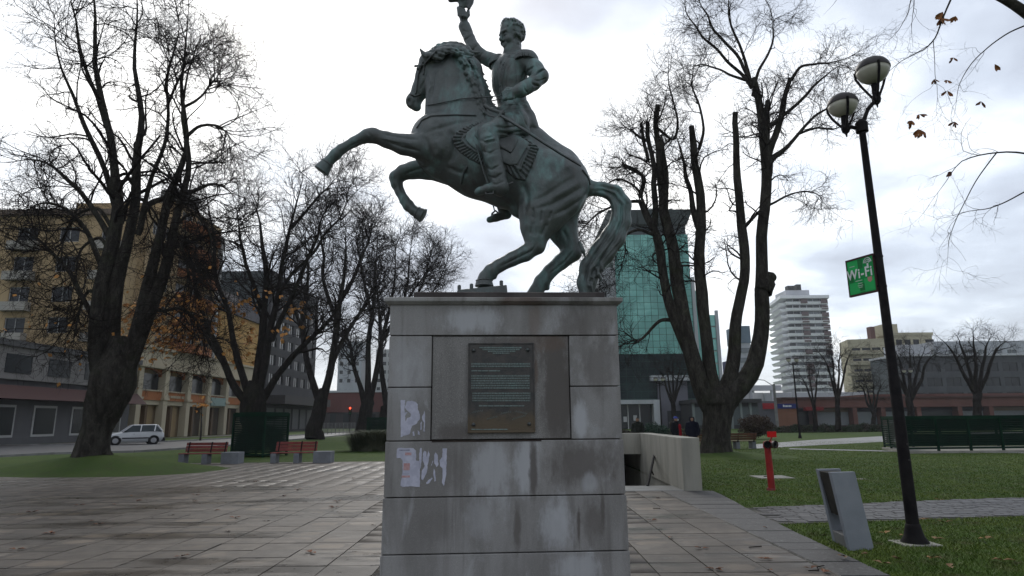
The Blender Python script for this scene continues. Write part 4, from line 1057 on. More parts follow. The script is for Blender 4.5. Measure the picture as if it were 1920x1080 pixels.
# ------------------------------------------------------------------ bare trees: measured main limbs, grown branches
def norm(a): return a/np.maximum(np.linalg.norm(a, axis=-1, keepdims=True), 1e-9)
def tubes(P, Rr, S):
    """P (N,K,3), Rr (N,K) -> verts, quads"""
    N, K, _ = P.shape
    T = np.empty_like(P); T[:, 1:-1] = P[:, 2:]-P[:, :-2]; T[:, 0] = P[:, 1]-P[:, 0]; T[:, -1] = P[:, -1]-P[:, -2]; T = norm(T)
    ref = np.where(np.abs(T[:, :1, 2:3]) < .85, np.array([0, 0, 1.]), np.array([1., 0, 0]))
    a0 = norm(np.cross(T[:, :1], ref))[:, 0]; A = np.empty_like(T); A[:, 0] = a0
    for k in range(1, K): a0 = norm(a0-T[:, k]*(a0*T[:, k]).sum(1, keepdims=True)); A[:, k] = a0
    B = np.cross(T, A)
    an = np.arange(S)*2*math.pi/S
    V = P[:, :, None, :]+Rr[:, :, None, None]*(A[:, :, None, :]*np.cos(an)[None, None, :, None]+B[:, :, None, :]*np.sin(an)[None, None, :, None])
    idx = np.arange(N*K*S).reshape(N, K, S)
    a = idx[:, :-1, :]; b = np.roll(idx, -1, 2)[:, :-1, :]; c = np.roll(idx, -1, 2)[:, 1:, :]; d = idx[:, 1:, :]
    return V.reshape(-1, 3), np.stack([a, b, c, d], -1).reshape(-1, 4)
class Wood:
    def __init__(s): s.V = []; s.F = []; s.n = 0
    def add(s, P, Rr, S):
        v, f = tubes(P, Rr, S); s.V.append(v); s.F.append(f+s.n); s.n += len(v)
    def mesh(s, name): return np_mesh(name, np.concatenate(s.V), np.concatenate(s.F), True)
def resample(path, rad, K):
    p = np.array(path, float); d = np.r_[0, np.cumsum(np.linalg.norm(np.diff(p, axis=0), axis=1))]
    # smooth with Catmull-like interpolation through cubic hermite
    t = np.linspace(0, d[-1], K); m = np.gradient(p, d, axis=0) if len(p) > 2 else np.repeat([(p[-1]-p[0])/d[-1]], len(p), 0)
    i = np.clip(np.searchsorted(d, t, 'right')-1, 0, len(d)-2); h = (d[i+1]-d[i])[:, None]; u = ((t-d[i])[:, None])/h
    q = (2*u**3-3*u**2+1)*p[i]+(u**3-2*u**2+u)*h*m[i]+(-2*u**3+3*u**2)*p[i+1]+(u**3-u**2)*h*m[i+1]
    return q, np.interp(t, d, rad)
def sprout(g, P, Rr, n, t0, lens, ang, K, ratio, up, wig, rmin, bias=(0, 0, 0), rmax=1e9):
    """n children from every parent polyline"""
    N, Kp, _ = P.shape
    pi = np.repeat(np.arange(N), n); M = len(pi)
    t = t0+(1-t0)*g.random(M)**.8; ft = t*(Kp-1); i = np.minimum(ft.astype(int), Kp-2); u = (ft-i)[:, None]
    o = P[pi, i]*(1-u)+P[pi, i+1]*u; r = Rr[pi, i]*(1-u[:, 0])+Rr[pi, i+1]*u[:, 0]
    T = norm(P[pi, i+1]-P[pi, i])
    rnd = norm(g.normal(size=(M, 3))); side = norm(rnd-T*(rnd*T).sum(1, keepdims=True))
    a = np.radians(ang[0]+(ang[1]-ang[0])*g.random(M))[:, None]
    d = norm(T*np.cos(a)+side*np.sin(a))
    L = (lens[0]+(lens[1]-lens[0])*g.random(M))*(1-.45*t)
    step = (L/(K-1))[:, None]
    Q = np.empty((M, K, 3)); Q[:, 0] = o
    w = g.normal(size=(M, 3))*wig
    for k in range(1, K):
        Q[:, k] = Q[:, k-1]+d*step
        w = w*.5+g.normal(size=(M, 3))*wig
        d = norm(d+w+np.array([0, 0, up])+np.array(bias))
    r0 = np.minimum(np.maximum(r*ratio*(.6+.6*g.random(M)), rmin), np.minimum(r*.85, rmax))
    RR = r0[:, None]*np.linspace(1, .35, K)[None, :]
    return Q, np.maximum(RR, rmin*.45)
def bark(name, c1, c2, moss=(.035, .045, .018), k=.3):
    t = NT(name)
    a = t.noise(5, 6, .65, t.mapped((1, 1, .25))); b = t.noise(26, 5, .65, t.mapped((1, 1, .35))); m_ = t.noise(1.3, 4, .6)
    c = t.mix(t.rng(a, .35, .65), c1, c2); c = t.mix(t.math('MULTIPLY', t.rng(b, .48, .7), .6), c, tuple(x*.4 for x in c1))
    c = t.mix(t.math('MULTIPLY', t.rng(m_, .5, .7), k), c, moss)
    li = t.noise(7, 6, .7, t.mapped((1, 1, .6), (2, 8, 1))); c = t.mix(t.math('MULTIPLY', t.rng(li, .54, .66), .55), c, tuple(min(.16, x*3.6) for x in c1))
    t.bump(t.math('ADD', b, t.math('MULTIPLY', a, 1.5)), 1.0, .06)
    return t.out(c, .95, 0, .04)
M_BARK = bark('tree_bark', (.024, .021, .018), (.058, .053, .045))
M_BARKD = bark('tree_bark_dark', (.014, .012, .011), (.028, .024, .021), k=.2)
M_TWIG = nmat('twig_bark', (.014, .011, .010), (.022, .018, .016), 3, .95, spec=.05)
def leaf_mat(name, a, b): 
    t = NT(name); return t.out(t.mix(t.rng(t.noise(1.7, 3, .6), .4, .6), a, b), .7, 0, .3)
M_LEAFO = leaf_mat('autumn_leaf', (.55, .25, .06), (.42, .20, .06))
def rough_trunk(P, Rr, S, g, amp=.12):
    """a trunk tube with uneven, fluted bark"""
    v, f = tubes(P[None], Rr[None], S)
    v = v.reshape(len(P), S, 3); c = P[:, None, :]
    ph = g.random(6)*6.28; an = np.arange(S)*2*math.pi/S
    k = 1+amp*(.5*np.sin(3*an+ph[0])[None, :]+.35*np.sin(5*an+ph[1])[None, :]*np.sin(np.arange(len(P))*.35+ph[2])[:, None]+.25*(g.random((len(P), S))-.5))
    if len(P) > 12 and S > 10:
        for _ in range(5):
            i0 = g.integers(2, len(P)-2); a0 = g.random()*6.28; rr = np.arange(len(P))[:, None]-i0; aa = np.angle(np.exp(1j*(an[None, :]-a0))); k = k+(.10+.14*g.random())*np.exp(-(rr/1.1)**2-(aa/.55)**2)
    return ((v-c)*k[:, :, None]+c).reshape(-1, 3), f
def tree(name_label, cat_group, Y, base, limbs, seed, levels, m=M_BARK, tw=M_TWIG, leaves=0, leafbox=None, flare=None, label_leaf=None, base_z=0.0, name='bare_tree', ld=None, ks=1.0):
    """limbs: [ [(u,v,r_px[,dY]),...], opts ]"""
    g = np.random.default_rng(seed)
    th = thing(name, name_label, 'tree', base, 0, cat_group)
    bx = np.array(base)
    trunk = Wood(); P0 = []; allP = []; allR = []
    for li, L in enumerate(limbs):
        pts = L[0]; opt = L[1] if len(L) > 1 else {}
        path = [at(q[0], q[1], Y+(q[3] if len(q) > 3 else 0)) for q in pts]
        rad = [q[2]*mpp(q[0], q[1], Y)*(1 if opt.get('bare') and pts[0][2] > 13 else ks) for q in pts]
        K = opt.get('K', 26)
        p, r = resample(path, rad, K)
        wob = opt.get('wob', .5)
        j = np.stack([np.interp(np.arange(K), np.linspace(0, K-1, max(4, K//4)), g.normal(size=max(4, K//4))) for _ in range(3)], 1); j[0] = 0; j[-1] = 0
        p = p+j*r[:, None]*wob*.5
        if not opt.get('bare'):
            nj = max(5, K//3); j2 = np.stack([np.interp(np.arange(K), np.linspace(0, K-1, nj), g.normal(size=nj)) for _ in range(3)], 1); Ln = np.linalg.norm(p[-1]-p[0])
            p = p+j2*Ln*.011*np.linspace(0, 1, K)[:, None]
            if not opt.get('cap') and pts[-1][2] < 4.2: r = r*np.interp(np.arange(K), [0, K*.6, K-1], [1, .85, .30])
        S = 14 if r[0] > .12 else 8
        v, f = rough_trunk(p, r, S, g, .13 if r[0] > .1 else .05)
        trunk.V.append(v); trunk.F.append(f+trunk.n); trunk.n += len(v)
        if opt.get('cap'):
            c = v.reshape(K, S, 3)[-1]; trunk.V.append(np.vstack([c, c.mean(0)[None]])); nn_ = trunk.n
            trunk.F.append(np.array([[nn_+k, nn_+(k+1) % S, nn_+S, nn_+S] for k in range(S)])); trunk.n += S+1
        if not opt.get('bare'):
            a = opt.get('from', 0.3); s0 = int(a*(K-1))
            pp, rr = resample(p[s0:], r[s0:], 16)
            if opt.get('n', 0) != -1: allP.append((pp, rr, opt.get('w', 1)))
    # trunk: mesh may contain degenerate cap quads -> fine triangles
    V = np.concatenate(trunk.V)-bx; F_ = np.concatenate(trunk.F)
    me = bpy.data.meshes.new('trunk'); me.from_pydata(V.tolist(), [], [tuple(dict.fromkeys(q)) for q in F_.tolist()]); me.polygons.foreach_set('use_smooth', [True]*len(F_)); me.update()
    link_mesh('trunk', me, m, th)
    wood = Wood(); tips = []
    P = np.stack([a[0] for a in allP]); Rr = np.stack([a[1] for a in allP])
    wgt = np.array([a[2] for a in allP]); rep = np.repeat(np.arange(len(P)), np.maximum(1, np.round(wgt)).astype(int)); P, Rr = P[rep], Rr[rep]
    for lv in levels:
        Q, RR = sprout(g, P, Rr, lv['n'], lv.get('t0', .1), lv['len'], lv.get('ang', (25, 60)), lv.get('K', 6), lv.get('ratio', .5), lv.get('up', .05), lv.get('wig', .12), lv.get('rmin', .01), lv.get('bias', (0, 0, 0)), lv.get('rmax', 1e9))
        ok = Q[:, :, 2].min(1) > lv.get('zmin', 1.2)
        Q, RR = Q[ok], RR[ok]
        wood.add(Q-bx, RR, lv.get('S', 3)); tips.append(Q)
        P, Rr = Q, RR
    link_mesh('branches', wood.mesh('branches'), tw, th, kind='stuff')
    if leaves:
        allt = tips[-1][:, -1]
        if leafbox is not None:
            mk = leafbox(allt); allt = allt[mk]
        if len(allt):
            pk = allt[g.integers(0, len(allt), leaves)]
            sz = .10+.12*g.random(leaves)
            if ld: sz *= ld
            lv_, lf = [], []
            a = norm(g.normal(size=(leaves, 3))*np.array([1, 1, .6])-np.array([0, 0, .9])); b = norm(np.cross(a, norm(g.normal(size=(leaves, 3)))))
            for (x, y) in ((0, 0), (.5, .38), (1, 0), (.5, -.38)): lv_.append(pk+a*(x*sz)[:, None]+b*(y*sz)[:, None]*.9)
            Vv = np.stack(lv_, 1).reshape(-1, 3)-bx; Ff = np.arange(leaves*4).reshape(-1, 4)
            link_mesh('dead_leaves', np_mesh('dead_leaves', Vv, Ff), M_LEAFO, th, kind='stuff', label=label_leaf)
    return th
def mound(name, c, rx, ry, h, label=None):
    V, F_ = [], []; n, k = 28, 8; g = random.Random(int(c[0]*100))
    for j in range(k+1):
        r = j/k
        for i in range(n):
            a = 2*math.pi*i/n; w = 1+.08*math.sin(3*a+c[0])
            V.append((c[0]+rx*r*w*math.cos(a), c[1]+ry*r*w*math.sin(a), h*(math.cos(math.pi*r)*.5+.5)+g.uniform(-.01, .01)+(-.03 if j == k else .0)))
    for j in range(k):
        for i in range(n): F_.append((j*n+i, j*n+(i+1) % n, (j+1)*n+(i+1) % n, (j+1)*n+i))
    return link_mesh(name, np_mesh(name, V, F_, True), M_LAWN, kind='structure')

# T1: great twin-trunked tree on the left
Y1 = 23.0; b1 = gnd(185, 872); b1 = Vector((at(168, 850, Y1).x, Y1, .35))
mound('root_mound', (b1.x+.6, Y1-.2, 0), 5.0, 2.9, .55)
T1L = [
 [[(166, 874, 40), (169, 850, 30), (180, 805, 25), (196, 760, 32), (211, 722, 40), (216, 695, 36), (220, 665, 26), (224, 630, 12)], {'bare': 1, 'wob': .1}],
 [[(148, 868, 16, .5), (156, 840, 14, .5), (168, 800, 13, .5), (176, 762, 15, .3), (186, 735, 20), (200, 690, 14)], {'bare': 1, 'wob': .1}],
 [[(196, 722, 30), (189, 640, 27), (198, 560, 25), (208, 480, 21), (217, 400, 17), (212, 300, 12), (196, 200, 10), (188, 100, 8), (180, 10, 6), (176, -70, 3)], {}],
 [[(206, 705, 26), (209, 620, 23), (222, 530, 19), (242, 450, 15), (262, 370, 14), (262, 290, 12), (268, 220, 9), (262, 150, 7.5), (255, 90, 6), (252, 0, 4), (250, -60, 2)], {}],
 [[(228, 705, 26), (254, 625, 21), (280, 530, 16), (302, 450, 12.5), (318, 380, 11), (333, 320, 9), (342, 250, 8), (345, 190, 7), (356, 120, 5), (362, 60, 3.5), (358, -20, 2)], {}],
 [[(238, 690, 22), (272, 600, 20), (304, 515, 16), (326, 430, 12.5), (342, 350, 10), (350, 290, 8.5), (350, 210, 6), (362, 150, 4.5), (372, 60, 3)], {}],
 [[(258, 440, 9), (280, 385, 9), (318, 370, 8), (360, 362, 6.5), (400, 348, 5), (432, 362, 3.5), (448, 392, 2)], {}],
 [[(218, 470, 10), (190, 420, 8), (160, 372, 7), (120, 330, 6), (60, 300, 4), (10, 310, 2.5)], {}],
 [[(208, 560, 9), (180, 480, 8), (150, 420, 7), (128, 395, 6), (80, 380, 5), (20, 420, 3)], {}],
 [[(222, 400, 9), (200, 330, 8), (165, 250, 7), (140, 190, 5.5), (110, 110, 4), (95, 20, 2.5)], {}],
 [[(202, 240, 8), (175, 160, 6), (150, 90, 5), (135, 20, 3.5), (128, -40, 2)], {}],
 [[(268, 400, 7), (285, 330, 6), (308, 270, 5.5), (312, 200, 5), (316, 130, 4.5), (330, 60, 3), (325, -10, 2)], {}],
 [[(312, 200, 4), (330, 160, 3.5), (350, 120, 3), (372, 100, 2)], {}],
 [[(344, 200, 4.5), (372, 185, 3.5), (402, 150, 3), (418, 130, 1.8)], {}],
 [[(346, 260, 5.5), (378, 236, 4.5), (412, 238, 3.5), (436, 268, 2)], {}],
 [[(212, 490, 6), (186, 446, 5), (158, 462, 4), (142, 520, 3), (132, 580, 2)], {}],
 [[(300, 470, 6), (326, 448, 5), (346, 480, 4), (350, 540, 3), (340, 590, 2)], {}],
 [[(200, 570, 6), (168, 545, 5), (146, 590, 3.6), (134, 660, 2)], {}],
 [[(226, 400, 6), (250, 372, 5), (284, 390, 4), (300, 440, 3), (296, 500, 2)], {}],
 [[(212, 430, 6), (180, 390, 5), (146, 400, 4), (122, 440, 3), (112, 500, 2)], {}],
 [[(330, 420, 5), (356, 400, 4), (384, 420, 3.4), (396, 470, 2.6), (398, 520, 1.6)], {}],
 [[(262, 560, 7), (300, 585, 5.5), (340, 580, 5), (372, 610, 3), (380, 640, 2)], {}],
 [[(196, 640, 9), (160, 560, 7), (120, 500, 6), (60, 440, 4), (0, 420, 2.5)], {}],
]
LV1 = [dict(n=15, len=(1.6, 3.6), ang=(30, 70), K=7, ratio=.42, up=.05, wig=0.22, rmin=.026, S=5, t0=.02),
       dict(n=7, len=(.8, 2.0), ang=(25, 70), K=6, ratio=.55, up=-.02, wig=0.25, rmin=.014, S=4, t0=.1),
       dict(n=5, len=(.45, 1.3), ang=(25, 75), K=5, ratio=.55, up=-.10, wig=0.27, rmin=.009, S=3, t0=.1),
       dict(n=1, len=(.25, .7), ang=(20, 60), K=4, ratio=.6, up=-.12, wig=0.27, rmin=.005, S=3, t0=.2)]
tree('huge bare tree with a forked twin trunk on a grassy mound, nearest on the left', 'bare trees on the left lawn', Y1, tuple(b1), T1L, 11, LV1, leaves=60, leafbox=lambda p: p[:, 2] < 7, label_leaf='few brown leaves', ks=.66)

# T2
Y2 = 41.0
T2L = [
 [[(478, 840, 24), (477, 800, 21), (474, 768, 24), (476, 745, 22), (480, 715, 12)], {'bare': 1, 'wob': .1}],
 [[(466, 762, 13), (440, 728, 11), (424, 690, 10), (408, 650, 9), (392, 615, 8), (378, 575, 7), (365, 540, 6), (352, 470, 4), (350, 400, 2.5)], {}],
 [[(470, 755, 12), (455, 700, 10), (440, 640, 9), (428, 590, 8), (410, 540, 7), (398, 480, 6), (395, 420, 5), (384, 350, 2.5)], {}],
 [[(476, 755, 17), (484, 690, 14), (488, 620, 12), (494, 550, 10), (492, 480, 8), (482, 420, 6), (470, 360, 3)], {}],
 [[(482, 750, 13), (496, 690, 12), (508, 620, 10), (520, 560, 9), (532, 490, 7), (545, 430, 6), (556, 370, 4), (560, 320, 2.5)], {}],
 [[(486, 758, 11), (512, 715, 10), (545, 670, 9), (578, 640, 8), (610, 610, 6.5), (640, 570, 5), (660, 520, 3)], {}],
 [[(508, 640, 8), (540, 570, 7), (572, 500, 6), (600, 430, 5), (616, 370, 3)], {}],
 [[(424, 690, 6), (392, 640, 5), (370, 600, 4.5), (340, 585, 4), (305, 590, 2.5)], {}],
 [[(490, 580, 7), (470, 520, 6), (450, 450, 5), (440, 390, 3)], {}],
 [[(520, 560, 6), (545, 520, 5), (590, 470, 4.5), (640, 400, 3.5), (676, 350, 2)], {}],
 [[(545, 430, 5), (580, 390, 4), (620, 345, 3), (640, 325, 2)], {}],
]
LV2 = [dict(n=18, len=(2.2, 4.8), ang=(25, 65), K=7, ratio=.45, up=.05, wig=0.21, rmin=.036, S=4, t0=.05),
       dict(n=7, len=(1.1, 2.6), ang=(25, 65), K=6, ratio=.55, up=.02, wig=0.23, rmin=.020, S=3, t0=.1),
       dict(n=5, len=(.6, 1.5), ang=(20, 65), K=4, ratio=.55, up=.02, wig=0.23, rmin=.014, S=3, t0=.1),
       dict(n=1, len=(.35, .9), ang=(20, 55), K=3, ratio=.6, up=.04, wig=0.20, rmin=.008, S=3, t0=.2)]
tree('spreading bare tree with orange leaves left on low branches, behind the square green slatted box', 'bare trees on the left lawn', Y2, tuple(Vector((at(477, 820, Y2).x, Y2, 0))), T2L, 12, LV2, M_BARKD, leaves=1700, leafbox=lambda p: (p[:, 2] < 9.5) & (p[:, 0] < at(560, 700, Y2).x), label_leaf='withered orange leaves', ld=1.7, ks=.64)
# T3
Y3 = 62.0
T3L = [
 [[(590, 826, 19), (592, 800, 14), (598, 772, 13), (602, 750, 12), (606, 728, 6)], {'bare': 1, 'wob': .1}],
 [[(600, 760, 11), (585, 715, 9.5), (574, 670, 8.5), (570, 620, 8), (574, 560, 7), (578, 500, 5), (572, 440, 3)], {}],
 [[(604, 758, 13), (616, 710, 11), (624, 660, 10), (630, 600, 8.5), (640, 540, 7), (648, 480, 5.5), (652, 420, 3)], {}],
 [[(616, 700, 8), (636, 650, 7), (660, 610, 6), (690, 560, 5), (715, 500, 3)], {}],
 [[(574, 640, 6), (556, 590, 5), (540, 540, 4.5), (530, 480, 3)], {}],
 [[(630, 600, 6), (610, 540, 5.5), (604, 470, 4.5), (600, 400, 3)], {}],
 [[(640, 560, 6), (672, 500, 5), (690, 450, 4), (700, 410, 2.5)], {}],
]
LV3 = [dict(n=23, len=(2.6, 5.4), ang=(25, 60), K=6, ratio=.45, up=.06, wig=0.20, rmin=.045, S=3, t0=.05),
       dict(n=7, len=(1.4, 3.0), ang=(25, 60), K=5, ratio=.55, up=.04, wig=0.22, rmin=.028, S=3, t0=.1),
       dict(n=6, len=(.8, 1.8), ang=(20, 60), K=4, ratio=.55, up=.04, wig=0.21, rmin=.018, S=3, t0=.1)]
tree('dark bare tree forking low above the right end of the far bench', 'bare trees on the left lawn', Y3, tuple(Vector((at(590, 820, Y3).x, Y3, 0))), T3L, 13, LV3, M_BARKD, ks=.66)
# T4, T5 further down the avenue
Y4 = 78.0
T4L = [
 [[(679, 822, 15), (682, 795, 12), (687, 770, 12), (690, 748, 10), (692, 728, 5)], {'bare': 1, 'wob': .1}],
 [[(686, 760, 9), (675, 720, 7), (662, 680, 6), (652, 640, 5), (640, 600, 3)], {}],
 [[(688, 755, 10), (690, 700, 8.5), (692, 640, 7.5), (700, 570, 6), (706, 500, 4.5), (708, 430, 3)], {}],
 [[(692, 755, 9), (706, 700, 8), (716, 640, 7), (728, 580, 5.5), (740, 520, 4), (746, 450, 2.5)], {}],
 [[(716, 640, 6), (745, 590, 5), (775, 545, 4), (805, 500, 2.5)], {}],
 [[(700, 600, 5), (684, 540, 4.5), (676, 480, 4), (668, 430, 2.5)], {}],
]
LV4 = [dict(n=25, len=(3.0, 6.2), ang=(25, 60), K=6, ratio=.45, up=.07, wig=0.19, rmin=.055, S=3, t0=.05),
       dict(n=7, len=(1.8, 3.8), ang=(25, 60), K=5, ratio=.55, up=.05, wig=0.21, rmin=.035, S=3, t0=.1),
       dict(n=6, len=(.9, 2.1), ang=(20, 60), K=4, ratio=.55, up=.04, wig=0.21, rmin=.023, S=3, t0=.1)]
tree('bare tree beside the red traffic light, left of the tall grass clump', 'bare trees on the left lawn', Y4, tuple(Vector((at(680, 820, Y4).x, Y4, 0))), T4L, 14, LV4, M_BARKD, ks=.66)
Y5 = 88.0
T5L = [
 [[(722, 818, 14), (724, 790, 12), (726, 760, 12)], {'bare': 1, 'wob': .1}],
 [[(724, 770, 9), (716, 700, 7), (712, 630, 6), (705, 560, 4.5), (700, 480, 2.5)], {}],
 [[(727, 768, 9), (738, 700, 8), (748, 630, 6.5), (760, 560, 5), (768, 490, 3.5), (775, 430, 2)], {}],
 [[(742, 690, 6), (765, 640, 5), (790, 590, 4), (815, 540, 3), (838, 492, 1.8)], {}],
 [[(750, 620, 5), (780, 560, 4), (800, 510, 3), (812, 460, 2)], {}],
]
tree('bare tree half hidden behind the left edge of the stone pedestal', 'bare trees on the left lawn', Y5, tuple(Vector((at(724, 815, Y5).x, Y5, 0))), T5L, 15, LV4, M_BARKD, ks=.66)
# TR: lopped multi-stemmed tree on the right
Y6 = 28.5; b6 = Vector((at(1345, 850, Y6).x, Y6, .12))
mound('tree_mound', (b6.x+.3, Y6-.2, 0), 3.2, 2.6, .22)
T6L = [
 [[(1340, 868, 42), (1340, 850, 30), (1341, 820, 25.5), (1343, 785, 26), (1343, 755, 29), (1340, 732, 27)], {'bare': 1, 'wob': .08}],
 [[(1335, 770, 24), (1318, 735, 22), (1302, 690, 20), (1290, 640, 18.5), (1280, 580, 17), (1268, 520, 15.5), (1258, 460, 14), (1250, 400, 12), (1244, 340, 10.5), (1240, 290, 10), (1238, 262, 9)], {'cap': 1, 'from': .35}],
 [[(1300, 690, 14), (1280, 640, 13), (1262, 590, 12), (1250, 530, 11.5), (1240, 480, 11), (1228, 440, 10), (1212, 410, 9), (1202, 370, 8)], {'from': .3}],
 [[(1248, 400, 8), (1238, 330, 8), (1232, 280, 7), (1230, 240, 6.5), (1231, 197, 6)], {'cap': 1, 'from': .2}],
 [[(1226, 440, 8), (1228, 390, 7), (1224, 320, 6.5), (1216, 270, 5.5), (1212, 228, 5)], {'cap': 1, 'from': .2}],
 [[(1216, 300, 5), (1206, 260, 4.5), (1202, 232, 4)], {'cap': 1, 'bare': 1}],
 [[(1216, 265, 4), (1196, 255, 3.6), (1180, 243, 3), (1172, 238, 2.4)], {}],
 [[(1345, 745, 22), (1334, 700, 17), (1328, 650, 15), (1322, 590, 14), (1318, 530, 13.5), (1314, 470, 13), (1316, 420, 12), (1312, 360, 11), (1308, 300, 9), (1304, 262, 8), (1298, 236, 6.5)], {'cap': 1, 'from': .3}],
 [[(1316, 440, 8), (1300, 400, 7.5), (1290, 350, 6.5), (1280, 300, 5), (1268, 255, 3.5)], {'from': .3}],
 [[(1355, 745, 20), (1372, 705, 18), (1378, 660, 16), (1378, 610, 14), (1384, 560, 13), (1390, 510, 12), (1392, 450, 12), (1386, 390, 10.5), (1378, 320, 8.5), (1376, 260, 7.5), (1370, 216, 6.5)], {'cap': 1, 'from': .35}],
 [[(1352, 765, 30), (1385, 735, 26), (1412, 700, 23), (1426, 650, 20), (1430, 590, 18), (1428, 540, 16), (1428, 500, 14.5), (1426, 440, 13.5), (1432, 380, 13), (1436, 320, 12), (1434, 270, 10.5), (1428, 220, 9.5), (1416, 180, 8.5), (1408, 158, 7.5)], {'from': .55}],
 [[(1431, 545, 16), (1441, 532, 15), (1447, 520, 9)], {'cap': 1, 'bare': 1, 'K': 8}],
 [[(1410, 165, 5.5), (1396, 130, 4.8), (1384, 105, 4.4), (1360, 78, 4), (1335, 52, 3.5), (1322, 25, 3), (1305, -20, 2)], {'from': .1}],
 [[(1410, 165, 5.5), (1392, 140, 4.5), (1364, 115, 4), (1340, 88, 3.6), (1312, 60, 3), (1290, 30, 2.6), (1284, -5, 1.6)], {'from': .1}],
 [[(1408, 158, 5), (1398, 120, 4.4), (1388, 90, 3.8), (1372, 50, 3.2), (1366, 10, 2.6), (1362, -25, 1.6)], {'from': .1}],
 [[(1398, 150, 4), (1370, 140, 3.2), (1340, 128, 2.6), (1310, 122, 2.2), (1290, 135, 1.6)], {}],
 [[(1440, 330, 10), (1440, 280, 9.5), (1438, 240, 8), (1438, 190, 6.5)], {'cap': 1, 'from': .2}],
 [[(1438, 300, 9), (1456, 252, 8), (1466, 215, 7), (1476, 175, 6), (1484, 148, 5)], {'from': .3}],
 [[(1484, 150, 4.4), (1500, 126, 3.6), (1530, 120, 3.2), (1560, 116, 2.6), (1590, 108, 1.8)], {}],
 [[(1440, 240, 5), (1470, 215, 4.8), (1500, 190, 4.4), (1530, 160, 3.8), (1546, 142, 3.2), (1562, 132, 2.2), (1600, 120, 1.4)], {}],
 [[(1446, 300, 8), (1470, 280, 5.5), (1492, 255, 4.6), (1515, 230, 4), (1545, 205, 3.4), (1575, 190, 2.4), (1600, 180, 1.5)], {}],
 [[(1494, 252, 3.6), (1530, 240, 3.2), (1565, 240, 2.6), (1590, 232, 1.6)], {}],
 [[(1412, 180, 4.6), (1420, 140, 4), (1438, 105, 3.4), (1448, 70, 3), (1450, 40, 2), (1480, 22, 1.4)], {}],
 [[(1202, 370, 6), (1204, 330, 5.6), (1186, 318, 5), (1165, 307, 4.6)], {'cap': 1}],
 [[(1232, 240, 3.8), (1262, 262, 3.4), (1270, 230, 3.2), (1262, 190, 2.8), (1254, 150, 2.2), (1252, 110, 1.6)], {}],
 [[(1310, 280, 4.4), (1320, 240, 3.6), (1312, 200, 3.2), (1298, 160, 2.6), (1300, 110, 2)], {}],
 [[(1392, 430, 5), (1420, 400, 4), (1450, 380, 3.4), (1500, 360, 2.8), (1550, 372, 2)], {'from': .5}],
 [[(1206, 380, 5), (1180, 378, 4.6), (1150, 388, 3.6), (1110, 410, 2.8), (1075, 450, 1.8)], {'w': 2, 'from': .15}],
 [[(1226, 440, 5), (1200, 430, 4), (1160, 450, 3), (1125, 500, 2.2), (1085, 545, 1.4)], {'w': 2, 'from': .2}],
 [[(1180, 378, 3), (1168, 420, 2.6), (1172, 470, 2), (1160, 530, 1.3)], {}],
 [[(1212, 410, 4), (1190, 350, 3.6), (1160, 335, 3), (1130, 350, 2.2), (1100, 370, 1.4)], {'from': .2}],
 [[(1262, 600, 5.4), (1240, 600, 4.6), (1215, 625, 4), (1185, 645, 2.6), (1160, 640, 1.6)], {}],
]
LV6 = [dict(n=13, len=(1.0, 3.2), ang=(30, 75), K=7, ratio=.30, up=.05, wig=0.25, rmin=.018, S=4, t0=.1, rmax=.05),
       dict(n=7, len=(.6, 1.9), ang=(25, 70), K=6, ratio=.55, up=-.01, wig=0.29, rmin=.012, S=3, t0=.1),
       dict(n=5, len=(.35, 1.1), ang=(20, 70), K=5, ratio=.55, up=-.05, wig=0.29, rmin=.0085, S=3, t0=.1)]
tree('big lopped tree with sawn-off upright stems on the right lawn, beside the stairwell', None, Y6, tuple(b6), T6L, 16, LV6, leaves=14, leafbox=lambda p: (p[:, 2] < 9) & (p[:, 0] > at(1420, 600, Y6).x), label_leaf='last brown leaves', name='lopped_tree', ks=.74)
# overhanging tree just off the right edge, its branches reaching into view
Y7 = 11.5; b7 = Vector((at(2150, 900, Y7).x, Y7, 0))
T7L = [
 [[(2150, 1000, 70), (2145, 850, 55), (2140, 700, 48), (2120, 500, 40), (2100, 300, 34), (2080, 100, 26), (2060, -80, 16)], {'bare': 1}],
 [[(2095, 250, 20), (2020, 120, 14), (1940, 40, 10), (1860, -10, 7), (1792, -30, 5.5)], {'bare': 1}],
 [[(1795, -30, 4.8), (1778, 12, 4.2), (1766, 40, 3.8), (1748, 74, 3.3), (1732, 92, 2.9), (1712, 104, 2.5), (1690, 118, 2.1), (1668, 134, 1.6), (1640, 168, 1)], {'w': 1, 'from': .15}],
 [[(1860, -10, 4), (1800, -60, 3), (1720, -40, 2.6), (1711, 10, 2.2), (1712, 50, 1.8), (1715, 90, 1.2)], {}],
 [[(1712, -20, 2), (1700, 30, 1.6), (1682, 60, 1.3), (1660, 90, .9), (1655, 110, .7)], {}],
 [[(1940, 40, 4), (1880, 70, 3), (1830, 110, 2.4), (1800, 160, 2), (1790, 220, 1.4)], {}],
 [[(2110, 400, 14), (2020, 330, 8), (1940, 290, 5), (1870, 285, 4), (1800, 310, 3), (1760, 350, 2.2), (1730, 400, 1.2)], {}],
 [[(2000, 320, 4), (1920, 360, 3.4), (1860, 390, 2.6), (1800, 400, 2), (1750, 415, 1.3)], {}],
 [[(1870, 285, 3), (1830, 340, 2.4), (1800, 400, 2), (1780, 460, 1.5), (1770, 520, 1)], {}],
 [[(1750, 74, 1.8), (1752, 110, 1.4), (1754, 150, 1.2), (1762, 190, 1), (1775, 225, .8)], {}],
 [[(1640, -20, 1.4), (1580, -10, 1.2), (1560, 12, 1), (1542, 30, .7)], {'n': -1}],
 [[(1860, -10, 4), (1780, -60, 3), (1690, -60, 2), (1640, -20, 1.4)], {'n': -1}],
]
